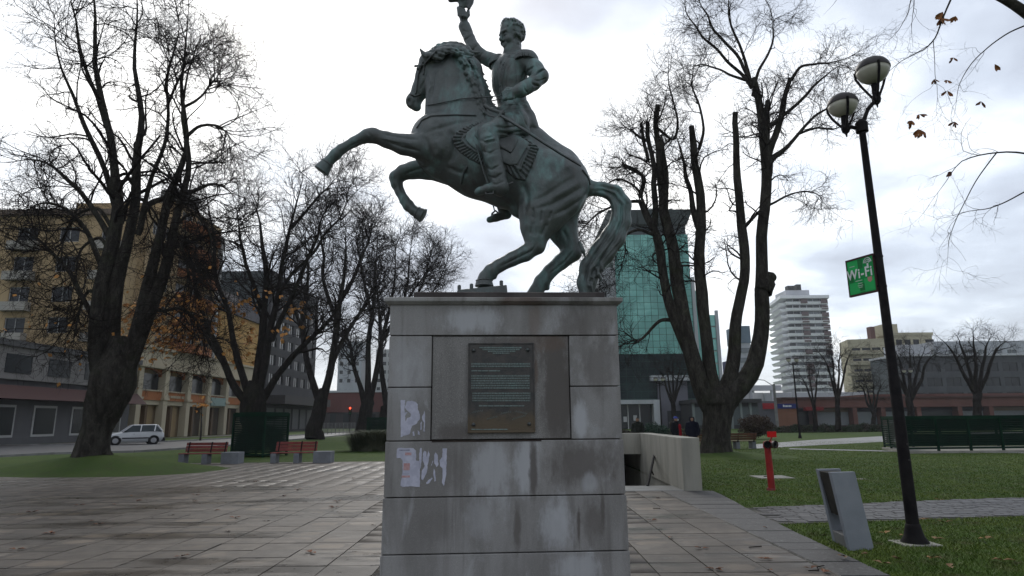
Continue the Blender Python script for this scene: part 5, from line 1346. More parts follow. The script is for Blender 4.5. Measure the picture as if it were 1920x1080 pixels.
LV7 = [dict(n=7, len=(.5, 1.3), ang=(25, 70), K=8, ratio=.5, up=-.10, wig=0.25, rmin=.004, S=4, t0=.15, rmax=.012),
       dict(n=4, len=(.25, .7), ang=(25, 65), K=6, ratio=.6, up=-.06, wig=0.27, rmin=.003, S=3, t0=.15),
       dict(n=2, len=(.10, .35), ang=(20, 60), K=4, ratio=.6, up=.0, wig=0.27, rmin=.0024, S=3, t0=.3)]
t7 = tree('overhanging tree off the right edge, thin drooping twigs with a few hanging brown leaves', None, Y7, tuple(b7), T7L, 17, LV7, ks=.42, name='overhanging_tree')
# clusters of hanging palmate leaves
lg = random.Random(12); M_LEAFH = leaf_mat('hanging_leaf', (.15, .052, .025), (.25, .10, .03))
for (u, v, s_) in [(1768, 22, 1.3), (1764, 34, 1.1), (1724, 214, .8), (1710, 226, .9), (1722, 242, 1.0), (1730, 246, .8), (1776, 170, .8), (1776, 150, .6), (1788, 108, .7), (1792, 30, .8), (1790, 228, .7), (1752, 148, .6), (1785, 322, .9), (1840, 190, .8), (1865, 120, .9)]:
    c = at(u, v, Y7)-b7; mb = MB(); m_ = mpp(u, v, Y7)
    for k in range(lg.randint(3, 5)):
        a = lg.uniform(-.9, .9); d = Vector((math.sin(a), lg.uniform(-.5, .5), -abs(math.cos(a))*lg.uniform(.5, 1))).normalized(); L = lg.uniform(13, 20)*s_*m_; w = L*.17
        n_ = d.cross(Vector((lg.uniform(-.4, .4), 1, .2))).normalized()*w; bow = Vector((0, w*.7, 0))
        mb.add([c, c+d*L*.4+n_*.8, c+d*L*.75+n_, c+d*L, c+d*L*.75-n_, c+d*L*.4-n_*.8, c+d*L*.5+bow], [(0, 1, 6), (1, 2, 6), (2, 3, 6), (3, 4, 6), (4, 5, 6), (5, 0, 6)])
    mb.build('leaf_cluster', M_LEAFH, t7, local=True)
# small lopped trees in the distance on the right
def far_tree(u, v, Y, h_px, spread, seed, label, lean=0, n=4, name='small_bare_tree', m=M_BARKD):
    g = random.Random(seed); L = [[[(u, v+6, 4.5*spread/50+2.5), (u+lean*.2, v-h_px*.15, 3.6*spread/50+1.8), (u+lean*.3, v-h_px*.32, 3.6*spread/50+1.6)], {'bare': 1}]]
    for k in range(n):
        e = (k/(max(1, n-1))-.5)*2
        L.append([[(u+lean*.3, v-h_px*.28, 2.6*spread/50+1.0), (u+lean*.5+e*spread*.3, v-h_px*.48+g.uniform(-5, 5), 1.9*spread/50+.8), (u+lean*.8+e*spread*.6, v-h_px*.72+g.uniform(-5, 5), 1.3*spread/50+.6), (u+lean+e*spread, v-h_px*(.98-.12*abs(e))+g.uniform(-6, 6), .6)], {'from': .3}])
    s_ = Y/60
    LV = [dict(n=9, len=(1.2*s_, 2.9*s_), ang=(30, 75), K=6, ratio=.4, up=.06, wig=.2, rmin=.022*s_, S=3, t0=.15),
          dict(n=7, len=(.7*s_, 1.7*s_), ang=(25, 70), K=5, ratio=.55, up=.0, wig=0.27, rmin=.013*s_, S=3, t0=.1), dict(n=3, len=(.4*s_, 1.1*s_), ang=(25, 70), K=4, ratio=.55, up=.0, wig=0.27, rmin=.009*s_, S=3, t0=.1)]
    return tree(label, 'small bare trees in front of the low brick mall', Y, tuple(Vector((at(u, v, Y).x, Y, 0))), L, seed, LV, m, name=name)
far_tree(1572, 800, 66, 170, 34, 31, 'dark lopped tree with a thick trunk standing in front of the white balcony tower', -6, 4)
far_tree(1530, 800, 72, 130, 22, 36, 'slimmer dark tree just left of the thick lopped tree below the white tower', -14, 3)
far_tree(1706, 800, 70, 170, 60, 32, 'bare tree with wide branches behind the street lamp, before the cream office block', 0, 5)
far_tree(1835, 800, 62, 200, 70, 33, 'bare tree spreading at the far right above the long green slatted enclosure', -10, 5)
far_tree(1262, 800, 70, 140, 36, 34, 'hazy grey tree in front of the dark base of the glass tower', 0, 5)
far_tree(1640, 806, 90, 110, 30, 37, 'small thin tree left of the street lamp in front of the cream office', -10, 4)
# sapling by the yellow arcade
sp_ = tree('thin young street tree with a few leaves in front of the yellow arcade', None, 62, tuple(Vector((at(376, 825, 62).x, 62, 0))), [[[(376, 828, 2), (377, 800, 1.6), (378, 775, 1.4), (378, 758, 1)], {'from': .5}]], 35, [dict(n=12, len=(.6, 1.4), ang=(30, 80), K=5, ratio=.6, up=.03, wig=.2, rmin=.02, S=3, t0=.3)], leaves=80, ld=1.6, name='street_sapling')
# ------------------------------------------------------------------ street furniture, cars, people, plants
# street lamp with two half-globe lanterns
M_POLE = nmat('lamp_black', (.009, .008, .009), (.018, .016, .016), 6, .7, .002, 30, spec=.08)
M_GLOBE = nmat('milky_globe', (.48, .46, .38), (.40, .38, .31), 4, .35)
M_CAPM = nmat('lantern_cap', (.05, .045, .045), (.035, .03, .03), 8, .5)
lb = gnd(1716, 1020); LY = lb.y
lamp = thing('street_lamp', 'tall black street lamp with two half-globe lanterns, green wi-fi sign strapped to it', 'street lamp', tuple(lb))
def lp(u, v, dy=0): return at(u, v, LY+dy)
lz = lp(1612, 238).z
MB().tube([lb+Vector((0, 0, .1)), lb+Vector((0, 0, 2.1)), lb+Vector((0, 0, 2.12)), Vector((lb.x, lb.y, lz))], [.078, .070, .064, .046], 16).build('post', M_POLE, lamp, smooth=True)
MB().lathe(tuple(lb), [(.17, 0), (.165, .03), (.12, .10), (.095, .20), (.088, .24), (.078, .25)], 12).build('base_cone', M_POLE, lamp, smooth=True)
MB().box(lb.x-.24, lb.x+.24, lb.y-.2, lb.y+.2, -.02, .02).build('footing', M_CONC, lamp, bevel=.01)
MB().lathe((lb.x, lb.y, lz), [(.05, -.09), (.085, -.08), (.085, .06), (.06, .09), (.03, .12)], 14).build('head_collar', M_POLE, lamp, smooth=True)
for z_ in (1.05, 1.25): MB().lathe((0, 0, 0), [(.012, 0), (.012, .012)], 8, Matrix.Translation((lb.x+.02, lb.y-.072, z_)) @ Matrix.Rotation(R(90), 4, 'X')).build('bolt', M_CAPM, lamp, smooth=True)
def lantern(u, v, r_px, ub, vb, arm):
    c = lp(u, v); r = r_px*mpp(u, v, LY)*.95
    foot = lp(ub, vb); foot = Vector((c.x, LY, foot.z))
    g = MB().lathe(tuple(c), [(r*.20, -r*.92), (r*.5, -r*.80), (r*.78, -r*.58), (r*.95, -r*.28), (r, 0)], 26).build('globe', M_GLOBE, lamp, smooth='all')
    MB().lathe(tuple(c), [(r*1.03, -r*.03), (r*1.04, r*.05), (r*.97, r*.28), (r*.80, r*.52), (r*.52, r*.70), (r*.2, r*.79), (.01, r*.8)], 26).build('lantern_cap', M_CAPM, g, smooth=True)
    for k in range(3):
        a = R(20+120*k); d = Vector((math.cos(a), math.sin(a), 0))
        MB().tube([c+d*r*1.05+Vector((0, 0, r*.1)), c+d*r*1.02-Vector((0, 0, r*.35)), c+d*r*.75-Vector((0, 0, r*.95)), Vector((c.x, c.y, foot.z+.06))+d*.045], .018, 6).build('bracket', M_POLE, g, smooth=True)
    MB().lathe((c.x, c.y, foot.z), [(.008, -.10), (.014, -.06), (.02, -.05), (.05, -.02), (.062, .03), (.058, .08), (.045, .11), (.05, .13), (.045, .24), (.055, .27)], 14).build('holder', M_POLE, g, smooth=True)
    MB().tube(arm, [.03]*len(arm), 8).build('arm', M_POLE, lamp, smooth=True)
    return c
top = Vector((lb.x, lb.y, lz))
lantern(1636, 131, 30.5, 1640, 190, [top+Vector((0, 0, .05)), lp(1620, 225), lp(1627, 205), lp(1640, 190)])
lantern(1580, 196, 27.5, 1585, 245, [top, lp(1604, 240), lp(1596, 238), lp(1585, 244)])
# wi-fi sign strapped to the lamp post
def mk(name, rgb, rough=.6): return nmat(name, rgb, tuple(x*.92 for x in rgb), 6, rough, spec=.12)
M_GR1, M_GR2, M_GR3 = mk('sign_green', (.015, .30, .075)), mk('sign_green_light', (.03, .42, .11)), mk('sign_green_dark', (.02, .17, .05))
M_WH = mk('sign_white', (.75, .77, .75)); M_FR = mk('sign_frame', (.06, .03, .03))
pxz = lambda u, v: lp(u, v)
zt, zb2 = lp(1650, 470).z, lp(1655, 540).z
# near vertical edge at the post, far edge further left and nearer to the viewer
s_in = Vector((lb.x-.075, LY, 0)); s_out_t = at(1588, 491, LY+.42); s_out_b = at(1598, 556, LY+.42)
dirs = Vector((s_out_t.x-s_in.x, .42, 0)); SW = dirs.length; dirs.normalize()
ztop_s = s_out_t.z; SH = s_out_t.z-s_out_b.z
sgn = thing('wifi_sign', 'square green sign reading Wi-Fi in white, strapped to the black lamp post', 'sign', (s_in.x, s_in.y, ztop_s-SH))
rzs = math.atan2(dirs.y, dirs.x)     # local x runs outwards from the post
SM = Matrix.Rotation(rzs, 4, 'Z')
def sb(x0, x1, y0, y1, z0, z1, nm, m, par=None, bevel=0): return MB().box(x0, x1, y0, y1, z0, z1, SM).build(nm, m, par or sgn, local=True, bevel=bevel)
# the face towards the viewer is local +y side
sb(0, SW, -.012, .012, 0, SH, 'panel', M_GR1)
for (a, b, c_, d) in ((-.0, SW+.012, -.014, .012), (-.0, SW+.012, SH-.012, SH+.014)): sb(a, b, -.018, .018, c_, d, 'frame', M_FR)
for (a, b) in ((-.012, .0), (SW, SW+.014)): sb(a, b, -.018, .018, -.0139, SH+.0139, 'frame', M_FR)
# tiles of lighter and darker green (printed squares)
fx = lambda s_: SW*(1-s_)            # s_: 0 at the outer (left) edge, 1 at the post
def panel_print(s0, s1, t0, t1, m, yy=.0145, nm='print'): return sb(fx(s1), fx(s0), .0121, yy, SH*(1-t1), SH*(1-t0), nm, m)
panel_print(.03, .42, .04, .34, M_GR2, .0130, 'green_square'); panel_print(.60, .97, .60, .95, M_GR2, .0131, 'green_square'); panel_print(.03, .40, .66, .96, M_GR2, .0132, 'green_square'); panel_print(.42, .60, .04, .30, M_GR3, .0133, 'green_square'); panel_print(.42, .60, .72, .96, M_GR3, .0134, 'green_square'); panel_print(.03, .2, .36, .64, M_GR3, .0135, 'green_square')
def text(body, size, m, name, parent, M, bold=0.0, ext=.002):
    cu = bpy.data.curves.new(name, 'FONT'); cu.body = body; cu.size = size; cu.extrude = ext; cu.offset = bold; cu.align_x = 'CENTER'; cu.space_character = 1.12; cu.resolution_u = 3
    o = bpy.data.objects.new(name, cu); COL.objects.link(o)
    dg = bpy.context.evaluated_depsgraph_get(); me = bpy.data.meshes.new_from_object(o.evaluated_get(dg)); bpy.data.objects.remove(o); bpy.data.curves.remove(cu)
    me.name = name; me.transform(M)
    return link_mesh(name, me, m, parent)
def sign_text(body, size, s_, t_, name='lettering', bold=0.0, m=None, sx=1.0):
    # text frame: x to the viewer's right = towards the post = -local x ; normal = +local y
    T_ = SM @ Matrix.Translation((fx(s_), .016, SH*(1-t_))) @ Matrix(((-1, 0, 0, 0), (0, 0, 1, 0), (0, 1, 0, 0), (0, 0, 0, 1))) @ Matrix.Diagonal((sx, 1, 1, 1))
    return text(body, size, m or M_WH, name, sgn, T_, bold)
sign_text('Wi-Fi', .20, .46, .55, 'wifi_lettering', .0035, None, .86)
for (s_, t_, w) in ((.40, .62, .26), (.44, .70, .16), (.44, .76, .20), (.44, .81, .14), (.5, .93, .5), (.20, .19, .20)):
    panel_print(s_-w/2, s_+w/2, t_-.012, t_+.012, M_GR2 if t_ > .9 else mk('sign_small_print', (.35, .5, .38)), .0155, 'small_print')
an = MB()
for rr_ in (.03, .055, .08):
    path = []
    for k in range(13):
        a = math.pi*k/12*.9+.15; path.append(SM @ Vector((fx(.80)+rr_*math.cos(a)*.8, .017, SH*.80+rr_*math.sin(a))))
    an.tube(path, .006, 4)
an.build('signal_arcs', M_WH, sgn, local=True, kind='stuff')
sb(fx(.80)-.012, fx(.80)+.012, .0121, .019, SH*.66, SH*.80, 'antenna_mark', M_WH)
MB().prism_xz([(fx(.90), SH*.42), (fx(.74), SH*.42), (fx(.74), SH*.32), (fx(.82), SH*.27), (fx(.90), SH*.32)][::-1], .0121, .016, SM).build('crest', mk('sign_crest', (.45, .25, .2)), sgn, local=True)
for z_ in (.06, SH-.03):
    MB().lathe((lb.x-s_in.x, 0, z_), [(.062, -.012), (.064, 0), (.062, .012)], 16).build('pole_clamp', M_POLE, sgn, local=True, smooth=True)
    sb(-.02, .03, -.01, .01, z_-.012, z_+.012, 'clamp_arm', M_POLE)

# concrete litter bin
M_BIN = nmat('bin_concrete', (.235, .25, .27), (.20, .215, .235), 3, .7, .003, 50)
M_BIND = nmat('bin_bucket', (.018, .018, .016), (.030, .028, .023), 5, .8, spec=.08)
bz = gnd(1597, 1033); bp = thing('litter_bin', 'grey concrete litter bin with open top and front, leaning slab sides, near the lamp post', 'litter bin', tuple(bz), R(-6))
# seen: right slab parallelogram, left slab behind, dark bucket between
def side_slab(x0):
    return [(x0, 0.02, 0), (x0+.055, .02, 0), (x0+.055, .62, 0), (x0, .62, 0), (x0, -.14, .90), (x0+.055, -.14, .90), (x0+.055, .34, .90), (x0, .34, .90)]
BM = Matrix.Rotation(R(72), 4, 'Z')
def hullM(pts, nm, m, bevel=.008): return MB().hull8([tuple(BM @ Vector(p)) for p in pts]).build(nm, m, bp, local=True, bevel=bevel)
# local frame: x = along the opening's depth, slabs stand at y=0 (near) and y=.36 (far)
def slabp(y0):
    return [(-.02, y0, -.02), (-.02-.36, y0, -.02), (-.02-.36, y0+.06, -.02), (-.02, y0+.06, -.02), (-.02+.16, y0, .88), (-.02-.20, y0, .88), (-.02-.20, y0+.06, .88), (-.02+.16, y0+.06, .88)]
bp.rotation_euler = (0, 0, 0); WM[bp.name] = Matrix.Translation(bz)
def PB(u, v, dy): p = at(u, v, bz.y+dy)-bz; return p
def quad_slab(p4, thick, nm, m, bevel=.006):
    """p4: outline points (3D, planar) ; extruded by vector"""
    n_ = Vector(thick); a = [Vector(p) for p in p4]
    mb = MB(); mb.add([*a, *[q+n_ for q in a]], [(3, 2, 1, 0), (4, 5, 6, 7), (0, 1, 5, 4), (1, 2, 6, 5), (2, 3, 7, 6), (3, 0, 4, 7)])
    return mb.build(nm, m, bp, local=True, bevel=bevel)
hh = .93
# near slab (faces the viewer): leans left going up
n0 = Vector((.00, 0, -.02)); 
quad_slab([(-.02, 0, -.02), (.31, .05, -.02), (.175, .05, hh), (-.155, 0, hh)], (-.008, .055, 0), 'side_slab', M_BIN)
quad_slab([(.06, .52, -.02), (.39, .57, -.02), (.255, .57, hh), (-.075, .52, hh)], (-.008, .055, 0), 'side_slab', M_BIN)
quad_slab([(-.03, .07, .38), (.22, .10, .38), (.13, .10, hh-.02), (-.13, .07, hh-.02)], (.06, .43, 0), 'bucket', M_BIND)
quad_slab([(.0, .06, -.02), (.30, .09, -.02), (.27, .09, .16), (-.03, .06, .16)], (.06, .45, 0), 'bottom_slab', nmat('bin_base', (.16, .16, .155)))

# red standpipe
M_RED = nmat('red_paint', (.32, .022, .020), (.22, .018, .018), 4, .5, .002, 40)
M_REDD = nmat('worn_red_paint', (.20, .05, .06), (.28, .03, .03), 12, .6)
hb_ = gnd(1446, 920); hy = thing('fire_standpipe', 'red fire standpipe with two hose inlets standing alone on the lawn', 'hydrant', tuple(hb_))
def hp(u, v, dy=0): return at(u, v, hb_.y+dy)
zt_ = hp(1441, 838).z
MB().tube([hb_+Vector((.02, 0, -.05)), Vector((hb_.x, hb_.y, zt_))], [.078, .072], 14).build('pipe', M_RED, hy, smooth=True)
MB().lathe(tuple(hb_), [(.088, 0), (.088, .06)], 14).build('foot', M_REDD, hy, smooth=True)
MB().lathe((hb_.x, hb_.y, zt_), [(.08, -.03), (.095, -.01), (.095, .06), (.08, .11), (.03, .14), (.01, .14)], 14).build('head', M_RED, hy, smooth=True)
M_MET = nmat('worn_metal', (.28, .28, .27), (.16, .15, .14), 20, .4, metal=.6)
for (u, v, dx) in ((1441, 828, -.35), (1457, 826, .45)):
    a_ = Vector((hb_.x+(.0 if dx < 0 else .03), hb_.y, zt_+.06)); d = Vector((dx, -1, .0)).normalized(); e = a_+d*.20
    tb = MB().tube([a_, a_+d*.12, a_+d*.125, e], [.06, .06, .085, .085], 14, cap=False).build('hose_inlet', M_REDD, hy, smooth=True)
    MB().tube([e-d*.03, e+d*.012], [.086, .086], 16, cap=False).tube([e+d*.012, e-d*.05], [.062, .062], 16, cap=False).build('coupling_ring', M_MET, tb, smooth=True)
    MB().tube([e-d*.05, e-d*.04], [.08, .08], 14).build('inlet_dark', M_BLK, tb, smooth=True)
MB().tube([Vector((hb_.x+.05, hb_.y, zt_+.1)), hp(1447, 820)], .018, 8).build('plate_stem', M_RED, hy)
p0, p1 = hp(1439, 820), hp(1455, 809)
MB().box(p0.x, p1.x, hb_.y-.012, hb_.y+.012, p0.z, p1.z).build('red_plate', mk('bright_red', (.55, .012, .012)), hy, bevel=.004)
# valve cover in the lawn
vc = gnd(1450, 895); cv = thing('valve_cover', 'pale concrete valve cover set in the lawn behind the red standpipe', 'valve cover', tuple(vc))
MB().box(-.50, .42, -.45, .45, -.03, .018).build('cover_slab', M_CONC, cv, local=True, bevel=.008)
MB().tube([(-.2+.06*math.cos(a*.6), .06*math.sin(a*.6), .03) for a in range(11)], .008, 6).build('lifting_ring', M_BLK, cv, local=True, smooth=True)
MB().box(gnd(1560, 899).x-.2-vc.x*0, gnd(1560, 899).x+.9, gnd(1560, 899).y-.1, gnd(1560, 899).y+.25, -.02, .006).build('buried_slab', M_CONC, kind='structure')

# benches of concrete blocks and red slats
M_SLAT = nmat('red_slat', (.20, .042, .035), (.14, .034, .03), 6, .6, .002, 40, rand=.15)
M_SLATD = nmat('weathered_slat', (.14, .06, .035), (.09, .04, .028), 6, .6, .002, 40, rand=.2)
M_BLKC = nmat('bench_concrete', (.19, .20, .215), (.15, .155, .165), 3, .75, .003, 40)
def make_bench(label, slat=M_SLAT, long_block=True):
    t_ = thing('park_bench', label, 'bench', (0, 0, 0), 0, 'park benches')
    # local x along the bench (0..), y=0 front, seat towards -y
    for x in (0, .92): MB().box(x, x+.22, 0, .42, 0, .39).build('concrete_leg', M_BLKC, t_, local=True, bevel=.012)
    MB().box(1.72, 2.42, -.06, .50, 0, .46).build('end_block', M_BLKC, t_, local=True, bevel=.012)
    for k in range(4): MB().box(-.02 if k else -.02, 1.715, .01+k*.115, .11+k*.115, .395, .43).build('seat_slat', slat, t_, local=True, bevel=.006)
    for k in range(3):
        z0 = .47+k*.125; y0 = .47+k*.035
        MB().hull8([(.02+.0*k, y0, z0), (1.70, y0, z0), (1.70, y0+.035, z0), (.02, y0+.035, z0), (.02, y0+.03, z0+.11), (1.70, y0+.03, z0+.11), (1.70, y0+.065, z0+.11), (.02, y0+.065, z0+.11)]).build('back_slat', slat, t_, local=True, bevel=.006)
    for x in (.12, 1.03, 1.6): MB().hull8([(x, .44, .36), (x+.05, .44, .36), (x+.05, .48, .36), (x, .48, .36), (x, .565, .85), (x+.05, .565, .85), (x+.05, .60, .85), (x, .60, .85)]).build('back_bracket', M_BLK, t_, local=True)
    return t_
bn = make_bench('left one of the two red-slatted benches at the plaza edge, with a grey end block')
s1 = (gnd(452, 867)-gnd(332, 870)).length/2.42
g1 = gnd(333, 870); place(bn, (g1.x, 26.2, 0.0), 0); bn.scale = (1, 1, 1)
bx_ = at(333, 868, 26.2).x; bn.location.x = bx_
b2 = copy_tree(bn); place(b2, (at(506, 868, 26.3).x, 26.3, 0), 0, 'right one of the two red-slatted benches, beside the square green slatted box')
wb = gnd(1412, 839)
b3 = make_bench('weathered slatted bench seen from behind, right of the lopped tree', M_SLATD)
place(b3, (at(1411, 838, 36).x, 36.0, 0), R(180)+R(8))
b4 = copy_tree(b3); place(b4, (at(1325, 825, 34).x+.2, 34.0, 0), R(180)+R(8), 'bench mostly hidden between the stairwell wall and the lopped tree')

# green louvred enclosures
M_GRN = nmat('dark_green_paint', (.003, .016, .009), (.003, .012, .007), 2, .7, .002, 20, spec=.06)
M_GRNL = nmat('green_paint_frame', (.004, .026, .013), (.003, .018, .010), 2, .7, spec=.06)
def enclosure(name, label, corners, h, n_slats, cov=.42, tilt=R(35), posts_every=None, z0=.0, backs=True, nowall=()):
    """corners: footprint loop (x,y)"""
    t_ = thing(name, label, 'enclosure', (corners[0][0], corners[0][1], z0), 0, 'dark green slatted enclosures')
    o = Vector((corners[0][0], corners[0][1], 0))
    for i in range(len(corners)):
        a, b = Vector((*corners[i], 0))-o, Vector((*corners[(i+1) % len(corners)], 0))-o
        L = (b-a).length; d = (b-a).normalized(); ang = math.atan2(d.y, d.x); M = Matrix.Translation(a) @ Matrix.Rotation(ang, 4, 'Z')
        n_p = max(1, round(L/1.6))
        for k in range(n_p): MB().box(L*k/n_p-.045, L*k/n_p+.045, -.045, .045, 0, h, M).build('post', M_GRNL, t_, local=True)
        MB().box(.046, L-.046, -.035, .035, h-.16, h-.001, M).build('top_rail', M_GRNL, t_, local=True)
        MB().box(.046, L-.046, -.035, .035, .08, .16, M).build('bottom_rail', M_GRNL, t_, local=True)
        cov_ = cov[i] if isinstance(cov, (list, tuple)) else cov
        for k in range(n_slats):
            z = .2+(h-.34)*(k+.5)/n_slats; w = (h-.34)/n_slats*cov_
            MB().hull8([(.04, -.03, z-w), (L-.04, -.03, z-w), (L-.04, -.015, z-w), (.04, -.015, z-w), (.04, .012, z+w), (L-.04, .012, z+w), (L-.04, .028, z+w), (.04, .028, z+w)] if False else
                       [tuple(M @ Vector(q)) for q in [(.04, -.03, z-w), (L-.04, -.03, z-w), (L-.04, -.012, z-w), (.04, -.012, z-w), (.04, .008, z+w), (L-.04, .008, z+w), (L-.04, .028, z+w), (.04, .028, z+w)]]).build('slat', M_GRN, t_, local=True)
    return t_, o
cA, cB, cC = gx(438, 857), gx(493, 861), gx(537, 848)
# axis-aligned-ish box: left corner, near corner, right corner
A_, B_, C_ = Vector((*cA, 0)), Vector((*cB, 0)), Vector((*cC, 0))
B_ = Vector((at(493, 850, 31.0).x, 31.0, 0)); A_ = Vector((at(434, 850, 32.0).x, 32.0, 0)); C_ = Vector((at(537, 850, 32.9).x, 32.9, 0)); D_ = A_+C_-B_
e1, _ = enclosure('slatted_box', 'square dark green slatted box on the lawn between the two red benches', [tuple(p.xy) for p in (A_, B_, C_, D_)], 2.06, 20)
MB().prism([tuple((p-A_).xy) for p in (A_, B_, C_, D_)], 2.062, 2.10).build('lid', M_GRNL, e1, local=True)
B2 = Vector((at(1700, 850, 29.6).x, 29.6, 0)); A2 = Vector((at(1660, 845, 33.8).x, 33.8, 0)); C2 = B2+Vector((7.5, .3, 0)); D2 = A2+(C2-B2)
e2, _ = enclosure('long_slatted_enclosure', 'long dark green slatted enclosure on the right lawn, daylight showing through its slats', [tuple(p.xy) for p in (A2, B2, C2, D2)], 1.55, 13, (.30, .40, .40, .40), z0=.10)
MB().prism([tuple((p-A2).xy) for p in (A2+Vector((-.1, .1, 0)), B2+Vector((-.1, -.1, 0)), C2+Vector((.1, -.1, 0)), D2+Vector((.1, .1, 0)))], -.11, .0).build('plinth', M_CONC, e2, local=True)
f1 = Vector((at(684, 818, 62).x, 62, 0))
e3, _ = enclosure('far_slatted_box', 'farther dark green slatted box peeping out left of the pedestal', [(f1.x, 63.5), (f1.x+.2, 62), (f1.x+3.6, 62.2), (f1.x+3.4, 63.7)], 2.0, 12)

# street: silver hatchback
def make_car():
    t_ = thing('parked_car', 'silver three-door hatchback with black bumpers on the street, left of the benches', 'car', (0, 0, 0))
    t2 = NT('car_silver'); M_SIL = t2.out((.50, .51, .52), .32, .35, .5)
    M_BUMP = mk('black_plastic', (.015, .015, .016), .6); M_TYRE = mk('tyre', (.012, .012, .012), .8); M_RIM = mk('wheel_cover', (.30, .30, .31), .4)
    tg = NT('car_glass'); M_GL = tg.out((.03, .04, .045), .08, 0, .8)
    tg2 = NT('headlamp'); M_HL = tg2.out((.45, .46, .45), .15, 0, .6)
    # profile sections along x (front = -x); body half width .80, greenhouse tapers
    prof = [(-1.83, .32, .50), (-1.80, .27, .62), (-1.62, .22, .72), (-1.25, .20, .80), (-.78, .20, .90), (-.2, .20, .93), (.6, .20, .94), (1.35, .20, .95), (1.66, .22, .92), (1.78, .28, .78), (1.80, .34, .5)]
    rows = []
    wdt = [.62, .72, .78, .80, .81, .81, .81, .80, .77, .73, .70]
    V, F_ = [], []
    for (x, zb_, zt2), w in zip(prof, wdt):
        sec = [(0, zb_), (w*.9, zb_), (w, zb_+.10), (w+.01, (zb_+zt2)/2), (w*.97, zt2-.06), (w*.86, zt2), (0, zt2+.012)]
        pts = [(x, -a, z) for a, z in sec]+[(x, a, z) for a, z in sec[::-1][1:-1]]
        rows.append(len(V)); V += pts
    n_ = len(V)//len(prof)
    for i in range(len(prof)-1):
        for k in range(n_): F_.append((i*n_+k, i*n_+(k+1) % n_, (i+1)*n_+(k+1) % n_, (i+1)*n_+k))
    F_.append(tuple(range(n_-1, -1, -1))); F_.append(tuple((len(prof)-1)*n_+k for k in range(n_)))
    mb = MB(); mb.add(V, [tuple(reversed(f)) for f in F_]); body = mb.build('body', M_SIL, t_, local=True, smooth=True)
    # cabin glass block and roof
    gh = [(-.80, .88), (-.22, 1.36), (1.30, 1.38), (1.66, .93)]
    mb = MB(); w0, w1 = .765, .60
    P4 = []
    for s_ in (-1, 1): P4.append([(gh[0][0], s_*w0, gh[0][1]), (gh[1][0], s_*w1, gh[1][1]), (gh[2][0], s_*w1, gh[2][1]), (gh[3][0], s_*w0, gh[3][1])])
    a, b = P4
    mb.add([*a, *b], [(0, 1, 2, 3), (7, 6, 5, 4), (0, 4, 5, 1), (1, 5, 6, 2), (2, 6, 7, 3)]); mb.build('windows', M_GL, t_, local=True)
    mb = MB().hull8([(-.26, -.61, 1.35), (1.34, -.61, 1.37), (1.34, .61, 1.37), (-.26, .61, 1.35), (-.16, -.54, 1.41), (1.24, -.54, 1.425), (1.24, .54, 1.425), (-.16, .54, 1.41)]); mb.build('roof', M_SIL, t_, local=True, bevel=.03)
    for s_ in (-1, 1):
        for (p, q, r_) in (((-.80, .77, .89), (-.22, .61, 1.37), .030), ((.28, .79, .92), (.34, .62, 1.37), .035), ((1.66, .775, .92), (1.31, .61, 1.38), .055), ((1.15, .79, .93), (1.22, .615, 1.37), .04)):
            MB().tube([(p[0], s_*p[1], p[2]), (q[0], s_*q[1], q[2])], r_, 6).build('pillar', M_SIL, t_, local=True)
        for x in (-1.18, 1.14):
            w = MB().lathe((0, 0, 0), [(.28, -.09), (.285, -.02), (.285, .02), (.25, .095), (.01, .095)], 22, Matrix.Translation((x, s_*.74, .285)) @ Matrix.Rotation(R(90)*(-s_), 4, 'X')).build('wheel', M_TYRE, t_, local=True, smooth=True)
            MB().lathe((0, 0, 0), [(.185, .09), (.17, .105), (.05, .115), (.01, .115)], 16, Matrix.Translation((x, s_*.745, .285)) @ Matrix.Rotation(R(90)*(-s_), 4, 'X')).build('rim', M_RIM, w, local=True, smooth=True)
            MB().lathe((0, 0, 0), [(.35, .0), (.35, .07)], 20, Matrix.Translation((x, s_*.745, .30)) @ Matrix.Rotation(R(90)*(-s_), 4, 'X')).build('wheel_arch', M_BUMP, t_, local=True, smooth=True)
        MB().box(-1.79, -1.60, s_*.68-.12 if s_ > 0 else -.80, s_*.68+.12 if s_ > 0 else -.56, .54, .66).build('headlight', M_HL, t_, local=True, bevel=.02)
        MB().box(-.70, -.58, (.80 if s_ > 0 else -.92), (.92 if s_ > 0 else -.80), .90, 1.0).build('mirror', M_BUMP, t_, local=True, bevel=.02)
        MB().box(-.8, 1.4, (.805 if s_ > 0 else -.83), (.83 if s_ > 0 else -.805), .42, .50).build('side_strip', M_BUMP, t_, local=True, bevel=.008)
    MB().box(-1.90, -1.62, -.76, .76, .20, .50).build('front_bumper', M_BUMP, t_, local=True, bevel=.05)
    MB().box(1.62, 1.88, -.76, .76, .22, .50).build('rear_bumper', M_BUMP, t_, local=True, bevel=.05)
    MB().box(-1.845, -1.78, -.42, .42, .54, .62).build('grille', M_BUMP, t_, local=True)
    MB().box(-1.915, -1.90, -.26, .26, .30, .42).build('number_plate', mk('plate_white', (.6, .6, .58)), t_, local=True)
    MB().box(-.12, -.09, -.835, -.80, .72, .76).build('door_handle', M_BUMP, t_, local=True)
    return t_
car = make_car(); car.scale = (1.12, 1.12, 1.08); cg = at(250, 832, 52.0); place(car, (cg.x, 52.0, .012), R(36))

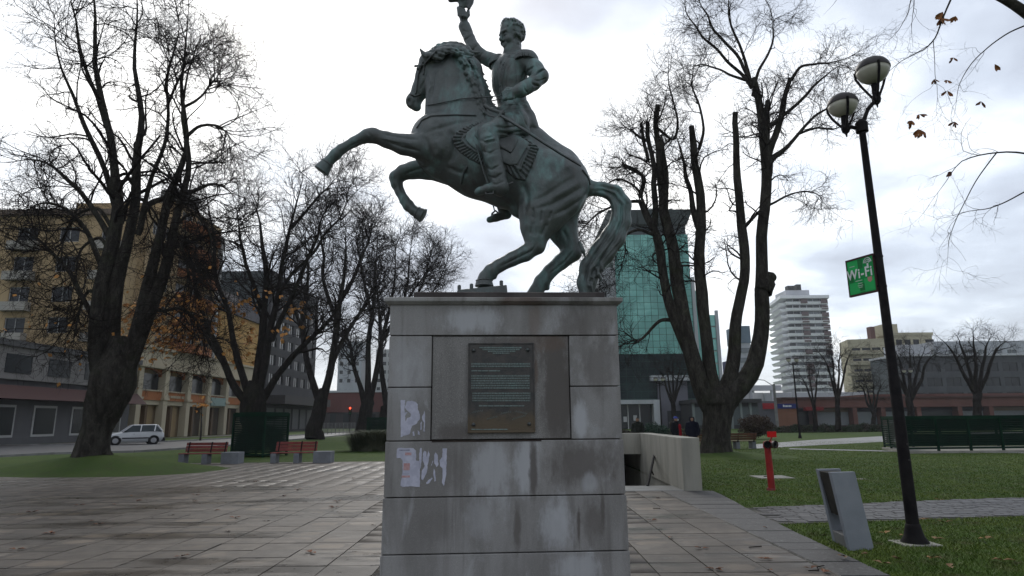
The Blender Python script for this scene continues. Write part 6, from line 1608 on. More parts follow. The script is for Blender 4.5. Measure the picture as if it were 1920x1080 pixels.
# traffic light, far posts
M_GREY = nmat('grey_post', (.20, .20, .19), (.14, .14, .135), 2, .6)
tl = at(655, 812, 92); trl = thing('traffic_light', 'traffic light showing red in front of the maroon building down the street', 'traffic light', (tl.x, 92, 0))
MB().tube([(0, 0, 0), (0, 0, 2.6)], .06, 8).build('post', M_BLK, trl, local=True)
MB().box(-.2, .2, -.15, .15, 2.6, 3.7).build('housing', M_BLK, trl, local=True, bevel=.03)
tr2 = NT('red_lamp'); tr2.b.inputs['Emission Color'].default_value = (1, .05, .02, 1); tr2.b.inputs['Emission Strength'].default_value = 4; M_RL = tr2.out((.5, .02, .01), .4)
for k, m_ in enumerate((M_RL, mk('amber_off', (.10, .06, .01)), mk('green_off', (.01, .08, .03)))):
    MB().lathe((0, 0, 0), [(.13, 0), (.11, .03), (.01, .05)], 12, Matrix.Translation((0, -.15, 3.5-.36*k)) @ Matrix.Rotation(R(90), 4, 'X')).build('lens', m_, trl, local=True, smooth=True)
def far_lamp(u, v, Y, ut, vt, label):
    b = at(u, v, Y); h = at(ut, vt, Y).z; t_ = thing('park_lamp', label, 'street lamp', (b.x, Y, 0), 0, 'park lamps in the distance')
    MB().tube([(0, 0, 0), (0, 0, h-.5)], [.09, .05], 8).build('post', M_POLE, t_, local=True, smooth=True)
    MB().lathe((0, 0, 0), [(.16, 0), (.12, .2), (.09, .3)], 8).build('base_cone', M_POLE, t_, local=True)
    for s_ in (-1, 1):
        g = MB().lathe((s_*.33, 0, h-.25), [(.05, -.22), (.15, -.16), (.20, 0)], 10).build('globe', M_GLOBE, t_, local=True, smooth=True)
        MB().lathe((s_*.33, 0, h-.25), [(.21, .001), (.17, .14), (.02, .19)], 10).build('lantern_cap', M_CAPM, g, local=True, smooth=True)
        MB().tube([(0, 0, h-.75), (s_*.3, 0, h-.62), (s_*.33, 0, h-.44)], .035, 6).build('arm', M_POLE, t_, local=True)
    return t_
far_lamp(1500, 820, 53, 1484, 668, 'black twin-globe lamp standing in front of the white balcony tower')
far_lamp(1241, 806, 60, 1233, 705, 'black twin-globe lamp against the dark base of the glass tower')
far_lamp(1716, 806, 66, 1698, 690, 'thin twin-globe lamp behind the near street lamp, above the slatted enclosure')
def pole(u, v, Y, ut, vt, r, m, label, name='utility_pole', arm=True, cat='pole'):
    b = at(u, v, Y); h = at(ut, vt, Y).z; t_ = thing(name, label, cat, (b.x, Y, 0))
    MB().tube([(0, 0, 0), (0, 0, h)], [r, r*.75], 8).build('post', m, t_, local=True, smooth=True)
    if arm:
        MB().tube([(0, 0, h-.3), (-1.2, 0, h+.5), (-2.2, 0, h+.6)], .05, 6).build('arm', m, t_, local=True); MB().box(-2.9, -2.1, -.15, .15, h+.5, h+.65).build('lamp_head', m, t_, local=True)
    return t_
pole(1458, 800, 84, 1448, 720, .22, M_GREY, 'grey street pole with a curved lamp arm left of the white tower')
pole(1529, 792, 100, 1523, 752, .18, M_GREY, 'short pale pole standing before the brick mall, near the person in orange', arm=False)
# hedges, bushes, tall grass
def leafy(name, label, cat, c, r, n, sz, cols, seed, stems=0, group=None, kind=None):
    g = np.random.default_rng(seed); th = thing(name, label, cat, (c[0], c[1], 0), 0, group)
    d = norm(g.normal(size=(n, 3))); rad = g.random(n)**.35
    lump = 1+.16*np.sin(d[:, 0]*5+seed)*np.cos(d[:, 2]*6+seed*2)+.08*np.sin(d[:, 0]*13)
    p = d*(rad*lump)[:, None]*np.array(r)+np.array([0, 0, c[2]]); p[:, 2] = np.abs(p[:, 2])
    a = norm(g.normal(size=(n, 3))); b = norm(np.cross(a, g.normal(size=(n, 3)))); s_ = (sz*(.6+.8*g.random(n)))[:, None]
    V = np.stack([p, p+a*s_*.5+b*s_*.25, p+a*s_, p+a*s_*.5-b*s_*.25], 1).reshape(-1, 3)
    t_ = NT(name+'_leaf'); m_ = t_.out(t_.mix(t_.rng(t_.noise(3, 4, .6), .38, .62), cols[0], cols[1]), .75, 0, .3)
    link_mesh('foliage', np_mesh('foliage', V, np.arange(n*4).reshape(-1, 4)), m_, th)
    return th
q = at(1418, 800, 52); leafy('round_bush', 'round brownish bush on the lawn right of the lopped tree', 'bush', (q.x, 52, 1.0), (1.35, 1.1, .85), 9000, .12, ((.035, .018, .014), (.05, .035, .018)), 3)
q = at(1225, 805, 58); leafy('green_bush', 'low green bush behind the stairwell wall between the standing people', 'bush', (q.x, 58, .6), (1.5, .8, .6), 5000, .12, ((.012, .04, .022), (.02, .05, .03)), 5)
hx0, hx1 = at(1445, 803, 74).x, at(1655, 803, 74).x
def hedge(x0, x1, y, h, seed, label, name='long_hedge'):
    g = np.random.default_rng(seed); n = int((x1-x0)*900); th = thing(name, label, 'hedge', ((x0+x1)/2, y, 0))
    x = g.uniform(x0, x1, n)-(x0+x1)/2; top_ = h*(.82+.18*np.sin(x*1.3+seed)*np.sin(x*.37)+.08*np.sin(x*4.1)); ph = g.uniform(0, math.pi, n)
    p = np.stack([x, np.cos(ph)*.7*g.random(n)**.3, np.sin(ph)*top_*g.random(n)**.3], 1)
    a = norm(g.normal(size=(n, 3))); b = norm(np.cross(a, g.normal(size=(n, 3)))); s_ = (.16*(.6+.8*g.random(n)))[:, None]
    V = np.stack([p, p+a*s_*.5+b*s_*.25, p+a*s_, p+a*s_*.5-b*s_*.25], 1).reshape(-1, 3)
    t_ = NT(name+'_leaf'); m_ = t_.out(t_.mix(t_.rng(t_.noise(.8, 5, .6), .38, .62), (.022, .040, .016), (.050, .040, .028)), .8, 0, .3)
    link_mesh('foliage', np_mesh('foliage', V, np.arange(n*4).reshape(-1, 4)), m_, th); return th
hedge(hx0, hx1+14, 74, .95, 2, 'long clipped hedge at the far side of the right lawn in front of the mall')
hedge(at(1160, 800, 66).x, at(1330, 800, 66).x, 66, .55, 4, 'low ragged hedge behind the people, in front of the glass tower', 'low_hedge')
# clump of tall grass left of the pedestal
def grass_clump(u, v, Y, w, h, n, seed, label):
    c = at(u, v, Y); th = thing('tall_grass_clump', label, 'grass clump', (c.x, Y, 0)); g = np.random.default_rng(seed)
    a = g.uniform(0, 2*math.pi, n); r = w*.35*np.sqrt(g.random(n)); o = np.stack([np.cos(a)*r, np.sin(a)*r*.6, np.zeros(n)], 1)
    out = np.stack([np.cos(a), np.sin(a), np.zeros(n)], 1)*(w*.4*g.random(n))[:, None]; H = h*(.5+.6*g.random(n))
    m1 = o+out*.35+np.stack([0*a, 0*a, H*.7], 1); e = o+out*1.4+np.stack([0*a, 0*a, H*.8], 1)
    s_ = norm(np.cross(out+1e-3, np.array([0, 0, 1.])))*.012
    V = np.stack([o-s_, o+s_, m1+s_, m1-s_, e, e+s_*.2], 1).reshape(-1, 3); i = np.arange(n)[:, None]*6
    F_ = np.concatenate([i+np.array([[0, 1, 2, 3]]), i+np.array([[3, 2, 5, 4]])])
    t_ = NT('tall_grass_blade'); m_ = t_.out(t_.mix(t_.rng(t_.noise(2, 3, .6), .4, .6), (.075, .09, .045), (.15, .15, .10)), .7, 0, .3)
    link_mesh('blades', np_mesh('blades', V, F_), m_, th, kind='stuff'); return th
grass_clump(700, 850, 37.0, 3.6, 1.35, 2600, 6, 'clump of tall arching grass on the lawn left of the pedestal')
# people
def person(u, vhead, Y, label, coat, trousers, skin=(.28, .17, .12), hat=None, hair=(.02, .015, .012), h=1.70, turn=0.0, arm=(0, 0), extra=None, bag=None, hood=False, bend=0):
    hd = at(u, vhead, Y); z0 = 0.0; th = thing('person', label, 'person', (hd.x, Y, z0), turn)
    F = Field((-.45, -.4, -.02), (.45, .4, h+.08), .018); s = h/1.7
    def q(x, y, z): return np.array([x*s, y*s, z*s])
    for sg in (-1, 1):
        F.chain([(q(sg*.09, 0, .88), .095*s), (q(sg*.10, .01*sg, .48), .065*s), (q(sg*.10, .03*sg, .09), .048*s)], .02)
        F.chain([(q(sg*.10, .03*sg+.03, .05), .045*s), (q(sg*.115, .03*sg-.13, .035), .038*s)], .02)
        F.chain([(q(sg*.19, 0, 1.38), .065*s), (q(sg*.245, .02, 1.12), .055*s), (q(sg*(.22-.05*arm[sg > 0]), -.04-.16*arm[sg > 0], .90+.12*arm[sg > 0]), .045*s)], .03)
        w = q(sg*(.22-.05*arm[sg > 0]), -.04-.16*arm[sg > 0], .84+.12*arm[sg > 0])
        for k in range(4): F.chain([(w+q(-.02+.014*k, -.01, 0), .011*s), (w+q(-.02+.014*k, -.02, -.045-.008*(k in (1, 2))), .010*s), (w+q(-.02+.014*k, -.005, -.085), .009*s)], .006)
        F.chain([(w+q(-.025*sg, -.015, .015), .012*s), (w+q(-.035*sg, -.04, -.03), .010*s)], .006)
    F.chain([(q(0, 0, .92), .14*s, .8), (q(0, 0, 1.15), .145*s, .78), (q(0, 0, 1.34), .155*s, .72), (q(0, 0, 1.42), .10*s, .8)], .05)
    F.ell(q(-.07, 0, 1.28), (.13*s, .12*s, .17*s), .05); F.ell(q(.07, 0, 1.28), (.13*s, .12*s, .17*s), .05)
    F.chain([(q(0, 0, 1.42), .06*s), (q(0, -.01, 1.52), .052*s)], .02)
    F.ell(q(0, -.005, 1.60), (.074*s, .092*s, .105*s), .02); F.ell(q(0, -.03, 1.555), (.055*s, .06*s, .06*s), .03)
    F.chain([(q(0, -.095, 1.60), .012*s), (q(0, -.108, 1.575), .014*s)], .01)
    for sg in (-1, 1): F.ell(q(sg*.076, .005, 1.59), (.012*s, .02*s, .028*s), .006); F.ell(q(sg*.03, -.092, 1.61), (.014*s, .012*s, .009*s), .008, op='sub')
    V, Q = F.mesh('person', 1); me = np_mesh('body', V, Q, True); o = link_mesh('body', me, [mk('cloth_coat', coat, .8), mk('cloth_trousers', trousers, .8), mk('skin', skin, .6), mk('hair', hair, .8), mk('shoe', (.02, .02, .02), .6)], th)
    zc_ = V[Q].mean(1)
    mi = np.zeros(len(Q), np.int32); z = zc_[:, 2]/s; y = zc_[:, 1]/s; x = np.abs(zc_[:, 0])/s
    mi[z < .80] = 1; mi[z < .10] = 4; mi[z > 1.50] = 2; mi[(z > 1.64) | ((z > 1.54) & (y > .015))] = 3
    mi[(x > .15) & (z < .90) & (z > .65)] = 2
    me.polygons.foreach_set('material_index', mi); me.update()
    cm = mk('coat_cloth', coat, .85)
    Cf = Field((-.5, -.42, .6), (.5, .42, 1.7*s), .02)          # loose coat over the body
    Cf.chain([(q(0, 0, .80), .20*s, .75), (q(0, 0, 1.1), .195*s, .75), (q(0, 0, 1.36), .18*s, .7)], .04)
    for sg in (-1, 1): Cf.chain([(q(sg*.19, 0, 1.39), .085*s), (q(sg*.25, .02, 1.12), .075*s), (q(sg*(.225-.05*arm[sg > 0]), -.035-.14*arm[sg > 0], .93+.12*arm[sg > 0]), .062*s)], .04)
    Cf.chain([(q(0, .02, 1.46), .085*s)]*2, .03)
    if hood: Cf.ell(q(0, .03, 1.60), (.12*s, .13*s, .15*s), .03); Cf.ell(q(0, -.11, 1.60), (.07*s, .09*s, .10*s), .01, op='sub')
    V, Q = Cf.mesh('coat', 1); link_mesh('coat', np_mesh('coat', V, Q, True), cm, th)
    if hat:
        H = Field((-.2, -.3, 1.5*s), (.2, .2, 1.8*s+.05), .012); H.ell(q(0, 0, 1.655), (.088*s, .10*s, .065*s), .01); H.ell(q(0, -.10, 1.645), (.065*s, .08*s, .012*s), .01)
        V, Q = H.mesh('cap', 0); link_mesh('cap', np_mesh('cap', V, Q, True), mk('cap_cloth', hat, .8), th)
    if extra: extra(th, s)
    return th
def front_panel(col):
    def f(th, s):
        H = Field((-.3, -.3, .5), (.5, .3, 1.5), .02); H.chain([((.10, -.10*s, .74*s), .12*s), ((.09, -.10*s, 1.30*s), .095*s)], .03); H.chain([((-.12, -.05*s, .76*s), .11*s), ((-.10, -.04*s, .84*s), .10*s)], .02)
        V, Q = H.mesh('jacket_front', 1); link_mesh('jacket_front', np_mesh('jacket_front', V, Q, True), mk('red_cloth', col, .8), th)
        H = Field((-.1, -.35, 1.3), (.3, .2, 1.75), .012); H.ell((.035, -.088*s, 1.565*s), (.05, .045, .05), .01); V, Q = H.mesh('face_mask', 0); link_mesh('face_mask', np_mesh('face_mask', V, Q, True), mk('mask_white', (.6, .6, .58)), th)
    return f
person(1195, 785, 31.0, 'person in a dark olive jacket standing behind the stairwell wall, left of the other two', (.018, .020, .016), (.03, .03, .04), turn=R(-20), hair=(.012, .010, .01))
person(1266, 778, 29.0, 'person in a blue cap, white mask and black and red jacket, behind the stairwell wall', (.012, .012, .016), (.03, .03, .05), hat=(.05, .07, .30), turn=R(40), extra=front_panel((.28, .012, .02)))
person(1297, 784, 28.5, 'person in a hooded dark navy coat standing just left of the lopped tree', (.008, .009, .018), (.012, .012, .016), turn=R(-10), hood=True)
person(1527, 781, 104, 'person in a bright orange jacket far away in front of the brick mall', (.60, .11, .03), (.02, .03, .06), turn=R(30))
person(1410, 770, 106, 'person in dark clothes far away, left of the red shop front', (.02, .03, .07), (.02, .02, .03), turn=R(60))
# ------------------------------------------------------------------ buildings
M_GLASS = NT('window_glass').out((.018, .021, .024), .2, 0, .35)
M_GLASSL = NT('pale_window').out((.13, .15, .16), .2, 0, .5)
M_FRAMEW = mk('window_frame_white', (.45, .45, .44)); M_FRAMED = mk('window_frame_dark', (.05, .05, .05))
def pmat(name, c, k=.82, sc=.6, rough=.8): return nmat(name, c, tuple(x*k for x in c), sc, rough, .004, 8, streak=True)
class Bld:
    """facade helper: local x along the wall, local -y towards the viewer's side, z up"""
    def __init__(s, name, label, org, ang, cat='building', group=None):
        s.t = thing(name, label, cat, org, ang, group); s.ang = ang
    def box(s, x0, x1, y0, y1, z0, z1, nm, m, par=None, bevel=0, M=None, kind=None):
        return MB().box(x0, x1, y0, y1, z0, z1, M).build(nm, m, par or s.t, local=True, bevel=bevel, kind=kind)
    def facade(s, x0, x1, z0, z1, wins, m, th=.35, glass=M_GLASS, frame=M_FRAMEW, M=None, nm='wall', mull=1, sill=None, share={}):
        """wins: list of (xa,xb,za,zb); rows must share za,zb"""
        mb = MB(); rows = sorted(set((w[2], w[3]) for w in wins)); z = z0
        for (za, zb) in rows:
            if za > z: mb.box(x0, x1, 0, th, z, za, M)
            x = x0
            for w in sorted([w for w in wins if (w[2], w[3]) == (za, zb)]):
                if w[0] > x: mb.box(x, w[0], 0, th, za, zb, M)
                x = w[1]
            if x < x1: mb.box(x, x1, 0, th, za, zb, M)
            z = zb
        if z < z1: mb.box(x0, x1, 0, th, z, z1, M)
        mb.build(nm, m, s.t, local=True)
        for w in wins:
            key = (round(w[1]-w[0], 3), round(w[3]-w[2], 3), glass.name, frame.name if frame else '', mull)
            if key not in share:
                W, H = w[1]-w[0], w[3]-w[2]; f = .06 if W > 1 else .04
                g = MB(); g.cur = 0; g.box(0, W, .2, .23, 0, H)
                if frame:
                    g.cur = 1; g.box(0, W, .12, .199, 0, f); g.box(0, W, .12, .199, H-f, H); g.box(0, f, .12, .199, f, H-f); g.box(W-f, W, .12, .199, f, H-f)
                    for k in range(1, mull+1): g.box(W*k/(mull+1)-f/2, W*k/(mull+1)+f/2, .13, .199, f, H-f)
                me = g.mesh('window'); me.materials.append(glass)
                if frame: me.materials.append(frame)
                share[key] = me
            o = bpy.data.objects.new('window', share[key]); COL.objects.link(o); o.parent = s.t
            L = Matrix.Translation((w[0], 0, w[2])); o.matrix_local = (M @ L) if M is not None else L
PI = math.pi
# ---- glass tower (front faces the park)
GY = 112.0
gl, gr_, gt, gt2 = at(1157, 600, GY).x, at(1300, 600, GY).x, at(1200, 440, GY).z, at(1200, 397, GY).z
Wd = gr_-gl
GT = Bld('glass_office_tower', 'tall green glass office tower with white edge fins, between the pedestal and the lopped tree', (gl, GY, 0), 0)
tg = NT('green_curtain_glass'); c_ = tg.mix(tg.rng(tg.noise(.12, 4, .6), .4, .62), (.10, .32, .275), (.20, .51, .445))
kk = tg.math('MULTIPLY_ADD', tg.rand(), .34, .82); cc = tg.n.new('ShaderNodeCombineColor')
for i in range(3): tg.l.new(kk, cc.inputs[i])
M_CUR = tg.out(tg.mix(1.0, c_, cc.outputs[0], 'MULTIPLY'), .22, 0, .7)  # sky reflection, varying from pane to pane, put into the green colour
tg = NT('reflection_curtain_glass'); c_ = tg.mix(tg.rng(tg.noise(.25, 5, .65), .42, .6), (.006, .016, .017), (.016, .034, .033)); M_CURD = tg.out(c_, .25, 0, .12)  # dark reflections of trees and buildings opposite put into the glass colour
M_MULL = mk('curtain_joint', (.03, .08, .065)); M_WFIN = pmat('white_fin', (.42, .44, .45))
zdk = at(1200, 664, GY).z; zlob = at(1200, 748, GY).z
nC, nR = 11, 19
GT.box(0, Wd, .12, 22, 0, gt, 'core', M_MULL)
cw = Wd/nC; rh = (gt-zdk)/nR
pm = MB().box(.035, cw-.035, 0, .10, .03, rh-.03).mesh('pane'); pm.materials.append(M_CUR)
for r_ in range(nR):
    for c in range(nC):
        o = bpy.data.objects.new('pane', pm); COL.objects.link(o); o.parent = GT.t; o.location = (c*cw, 0, zdk+r_*rh); o.rotation_euler = (random.uniform(-.004, .004), 0, random.uniform(-.004, .004))
nD = 6; rd = (zdk-zlob)/nD
pm2 = MB().box(.03, cw-.03, 0, .10, .03, rd-.03).mesh('reflection_pane'); pm2.materials.append(M_CURD)
for r_ in range(nD):
    for c in range(nC):
        o = bpy.data.objects.new('reflection_pane', pm2); COL.objects.link(o); o.parent = GT.t; o.location = (c*cw, 0, zlob+r_*rd)
GT.box(-2.9, -.15, .6, 20, 0, at(1140, 500, GY).z, 'side_block', M_WFIN)
GT.facade(-2.9, -.15, zlob, at(1140, 500, GY).z-1, [(-2.5+1.2*k, -1.8+1.2*k, zlob+1+2.9*j, zlob+2.6+2.9*j) for k in range(2) for j in range(6)], M_WFIN, .5, nm='white_side_wall', mull=0)
GT.box(-.14, 0-.02, -.35, .5, 0, gt+.2, 'edge_fin', M_WFIN); GT.box(Wd+.02, Wd+.55, -.4, .8, 0, at(1300, 520, GY).z, 'edge_fin', M_WFIN); GT.box(Wd+1.3, Wd+1.8, -.4, .8, 0, at(1300, 520, GY).z-1, 'edge_fin', M_WFIN)
GT.box(Wd+.56, Wd+1.29, 0, 16, 0, at(1300, 545, GY).z, 'green_side', M_CUR)
M_CROWN = mk('crown_dark', (.085, .10, .105)); ch_ = gt2-gt
GT.box(.3, Wd-.2, .6, 18, gt+.001, gt+ch_*.45, 'crown_base', M_CROWN)
mb = MB().hull8([(0, 0, gt+ch_*.45), (Wd, 0, gt+ch_*.45), (Wd, 20, gt+ch_*.45), (0, 20, gt+ch_*.45), (-1.0, -1.2, gt2), (Wd+.9, -1.2, gt2), (Wd+.9, 21, gt2), (-1.0, 21, gt2)]); mb.build('crown', M_CROWN, GT.t, local=True)
for (x, w) in ((1.5, 1.4), (7, 2.0), (11, .5)): GT.box(x, x+w, 2, 3.4, gt2, gt2+1.3, 'roof_plant', M_FRAMEW)
# lobby storey
GT.box(-3, 5.2, -2.0, .11, zlob-.9, zlob-.2, 'canopy', M_WFIN); GT.box(5.2, 6.4, -2.2, .11, 0, zlob-.2, 'portal_pier', M_WFIN); GT.box(5.2, 13, -1.6, .11, zlob+3.0, zlob+3.9, 'portal_head', M_WFIN)
GT.box(6.41, 11.5, -.6, .11, 0, zlob+3.0, 'portal_wall', mk('portal_grey', (.13, .13, .15)))
GT.box(7.8, 10.1, -.75, -.61, .1, 3.0, 'door', M_GLASS)
for k in range(4):
    GT.box(-2.8+2.0*k, -1.0+2.0*k, -.5, -.3, .1, zlob-1.0, 'shop_window', M_GLASS); GT.box(-2.98+2.0*k, -2.82+2.0*k, -.6, .0, 0, zlob-.9, 'lobby_post', M_FRAMEW)
for (x, z) in ((-2.4, 1.3), (-1.0, 1.3), (.3, 1.2), (2.0, 1.4)): GT.box(x, x+.6, -.53, -.501, z, z+.9, 'paper_notice', mk('notice_white', (.45, .45, .45)))
# narrow glass tower behind
Y_ = 150.0; x0, x1 = at(1312, 650, Y_).x, at(1352, 650, Y_).x
NB = Bld('narrow_glass_tower', 'narrow green and white glass tower glimpsed between the stems of the lopped tree', (x0, Y_, 0), 0)
h = at(1340, 590, Y_).z; NB.box(.3, x1-x0, .3, 12, 0, h, 'core', M_FRAMEW)
for k in range(9): NB.box(.35, x1-x0-1.0, 0, .29, h-2.9*(k+1)+.25, h-2.9*k-.1, 'glass_band', M_CUR)
NB.box(x1-x0-.9, x1-x0-.2, -.3, .29, 0, h+1, 'edge_fin', M_WFIN)
# blue-grey slab tower
Y_ = 210.0; x0, x1 = at(1383, 650, Y_).x, at(1409, 650, Y_).x
SBt = Bld('blue_grey_tower', 'slim tower with a blue-grey top and pale lower wall, left of the white balcony tower', (x0, Y_, 0), 0)
h = at(1395, 611, Y_).z; hm = at(1395, 643, Y_).z
SBt.box(0, x1-x0, 0, 10, hm, h, 'upper_wall', pmat('bluegrey_wall', (.12, .17, .21))); SBt.box(.2, x1-x0-.2, .2, 9.8, 0, hm-.01, 'lower_wall', pmat('pale_wall', (.38, .40, .42)))
for k in range(8): SBt.box(.6, x1-x0-.6, -.02, .19, hm-3.2*(k+1), hm-3.2*(k+1)+1.6, 'window_band', M_GLASSL)
SBt.box(-1.4, -.1, 1, 8, 0, hm-8, 'side_fin', M_WFIN)
Y_ = 130.0; q = at(1366, 676, Y_); q2 = at(1376, 712, Y_)
Bb = Bld('blue_sign_block', 'small dark blue block showing between the right stems of the lopped tree', (q.x, Y_, 0), 0); Bb.box(0, 1.6, 0, 4, 0, q.z, 'wall', mk('deep_blue', (.03, .04, .12)))
# ---- white balcony tower
Y_ = 290.0; lx, mx, rx_ = at(1447, 650, Y_).x, at(1482, 650, Y_).x, at(1566, 650, Y_).x
zt_ = at(1500, 560, Y_).z; zb_ = 0.0
WT = Bld('white_balcony_tower', 'tall white apartment tower wrapped in balconies on every floor, far beyond the mall', (mx, Y_, 0), 0)
fw = rx_-mx-1.8; depth = 26.0; nF = 19; fh = zt_/nF
M_WT = pmat('tower_white', (.82, .83, .85), .9, .15); M_WTG = pmat('tower_grey', (.50, .51, .53), .8, .2); M_BRN = mk('brown_panel', (.14, .10, .10))
SK = Matrix(((1, .16, 0, 0), (0, 1, 0, 0), (0, 0, 1, 0), (0, 0, 0, 1)))    # the left face runs back and to the left
WT.box(1.2, fw-.2, 1.2, depth, 0, zt_, 'core', M_WTG, M=SK)
wr = random.Random(6)
bal_f = MB(); bal_f.hull8([(0, -.4, 0), (fw, -.4, 0), (fw, 1.3, 0), (0, 1.3, 0), (-.25, -.75, 1.25), (fw+.3, -.75, 1.25), (fw+.3, 1.3, 1.25), (-.25, 1.3, 1.25)])
mef = bal_f.mesh('front_balcony'); mef.materials.append(M_WT)
bal_s = MB(); bal_s.hull8([tuple(SK @ Vector(p)) for p in [(-2.2, 1.5, 0), (1.4, 1.0, 0), (1.4, depth*.98, 0), (-2.2, depth, 0), (-3.0, 1.5, 1.2), (1.4, .8, 1.2), (1.4, depth*.98, 1.2), (-3.0, depth, 1.2)]])
mes = bal_s.mesh('side_balcony'); mes.materials.append(M_WT)
wf = MB().box(0, 2.6, 0, .2, 0, fh-1.45).mesh('window'); wf.materials.append(M_GLASS)
wf2 = MB().box(0, 2.6, 0, .2, 0, fh-1.45).mesh('pale_window'); wf2.materials.append(M_GLASSL)
wf3 = MB().box(0, 4.3, 0, .25, 0, fh*.9).mesh('brown_panel'); wf3.materials.append(M_BRN)
for k in range(nF):
    z = k*fh+.2
    o = bpy.data.objects.new('front_balcony', mef); COL.objects.link(o); o.parent = WT.t; o.location = (wr.uniform(-.15, .15), wr.uniform(-.2, .1), z)
    o = bpy.data.objects.new('side_balcony', mes); COL.objects.link(o); o.parent = WT.t; o.location = (wr.uniform(-.3, .3), 0, z-.1)
    for c in range(6):
        if k > 2 and c in (2, 5) and wr.random() < .85:
            o = bpy.data.objects.new('brown_panel', wf3); COL.objects.link(o); o.parent = WT.t; o.location = (c*fw/6+.2, -.86, z+wr.uniform(.1, .5)); o.scale = (.72, 1, .72)
        o = bpy.data.objects.new('window', wf if wr.random() < .6 else wf2); COL.objects.link(o); o.parent = WT.t; o.location = (c*fw/6+.6+wr.uniform(-.2, .3), 1.0, z+1.28)
    WT.box(fw-.3, fw+1.1, .5, 7, z-.1, z+1.0, 'corner_balcony', M_WT, bevel=.3)
WT.box(-2.8, fw+1.2, -1.2, depth+1, zt_, zt_+1.4, 'roof_slab', M_WT, M=SK)
WT.box(2, 13, 4, 16, zt_+1.4, zt_+4.8, 'penthouse', M_WTG); WT.box(4, 7, 6, 9, zt_+4.8, zt_+7.4, 'roof_tank', M_FRAMED); WT.box(8.2, 10.4, 6, 9, zt_+4.8, zt_+8.0, 'roof_tank', M_FRAMED)
# ---- cream office block
Y_ = 190.0; cxr = at(1684, 700, Y_).x; h1 = at(1690, 626, Y_).z
M_CRM = pmat('cream_render', (.42, .385, .27), .85, .2)
CB = Bld('cream_office_block', 'cream office block with rows of dark windows, behind the near lamp post', (cxr, Y_, 0), 0)
wr_ = at(1757, 700, Y_).x-cxr; fl = 3.15
rowsz = [h1-1.0-fl*(k+1)+.75 for k in range(7)]
CB.facade(0, wr_, 0, h1, [(.6+2.55*i+(1.1 if i == 3 else 0), 2.4+2.55*i+(1.9 if i == 3 else 0), z, z+1.7) for z in rowsz if z > 0 for i in range(4)], M_CRM, .4, frame=M_FRAMED, mull=1)
CB.box(0, wr_, .41, 14, 0, h1, 'core', M_CRM)
lw = cxr-at(1606, 700, Y_).x
ML = Matrix.Rotation(R(16), 4, 'Z') @ Matrix.Translation((-lw*1.03, 0, 0))
ML = Matrix.Rotation(R(14), 4, 'Z')
LWt = lw/math.cos(R(14)); 
# left wing swings back: build along local -x with own rotation
MLw = Matrix.Translation((-.02, 0, 0)) @ Matrix.Rotation(R(-14), 4, 'Z') @ Matrix.Translation((-LWt, 0, 0))
hL = h1-1.2
CB.facade(0, LWt, 0, hL, [(1.0+2.75*i, 3.3+2.75*i, z-1.2, z+.75-1.2) for z in [r+.0 for r in rowsz] if z > 1.5 for i in range(int((LWt-1.2)/2.75))], M_CRM, .4, frame=M_FRAMED, M=MLw)
CB.box(0, LWt, .41, 10, 0, hL, 'core', M_CRM, M=MLw)
for r_ in rowsz:
    if r_ > 2: CB.box(-1.2, LWt-.3, -.9, -.01, r_-2.4, r_-1.6, 'balcony_band', M_CRM, M=MLw)
CB.box(-1.0, 3.4, 3, 8, h1+.001, h1+3.4, 'stair_head', M_CRM); CB.box(-4.4, -3.0, 4, 6, hL+.001, hL+4.0, 'chimney', mk('brick_dark', (.12, .06, .05)))
CB.box(-.3, wr_+.3, -.3, 14, h1-.5, h1+.35, 'parapet', M_CRM)
# white block and dark low block right of it
Y_ = 175.0; x0 = at(1757, 700, Y_).x; h = at(1780, 640, Y_).z
WB = Bld('white_block', 'white building with blue windows at the right edge behind the cream office', (x0, Y_, 0), 0)
WB.facade(0, 26, 0, h, [(4+4.0*i, 6.6+4.0*i, h-4.2-3.4*j, h-2.4-3.4*j) for i in range(5) for j in range(5)], pmat('white_render', (.45, .47, .50)), .4, glass=M_GLASSL); WB.box(0, 26, .41, 12, 0, h-.01, 'core', M_WTG)
Y_ = 150.0; x0 = at(1688, 700, Y_).x; h = at(1740, 668, Y_).z
DB = Bld('dark_grey_block', 'low dark grey building with a pale roof edge below the white building', (x0, Y_, 0), 0)
DB.facade(0, 34, 0, h, [(1.5+4.5*i, 5+4.5*i, h-3.6-3.4*j, h-1.6-3.4*j) for i in range(7) for j in range(3)], pmat('dark_grey_wall', (.075, .08, .085)), .4, frame=M_FRAMED); DB.box(0, 34, .41, 12, 0, h-.01, 'core', M_CROWN)
DB.box(-.3, 34, -.5, 12, h, h+.5, 'roof_edge', M_WTG); DB.box(2, 9, 2, 9, h+.501, h+3.0, 'grey_box', M_WTG)
DB.box(3, 6, 3, 4, h+.5, h+1.5, 'skylight', M_WFIN)
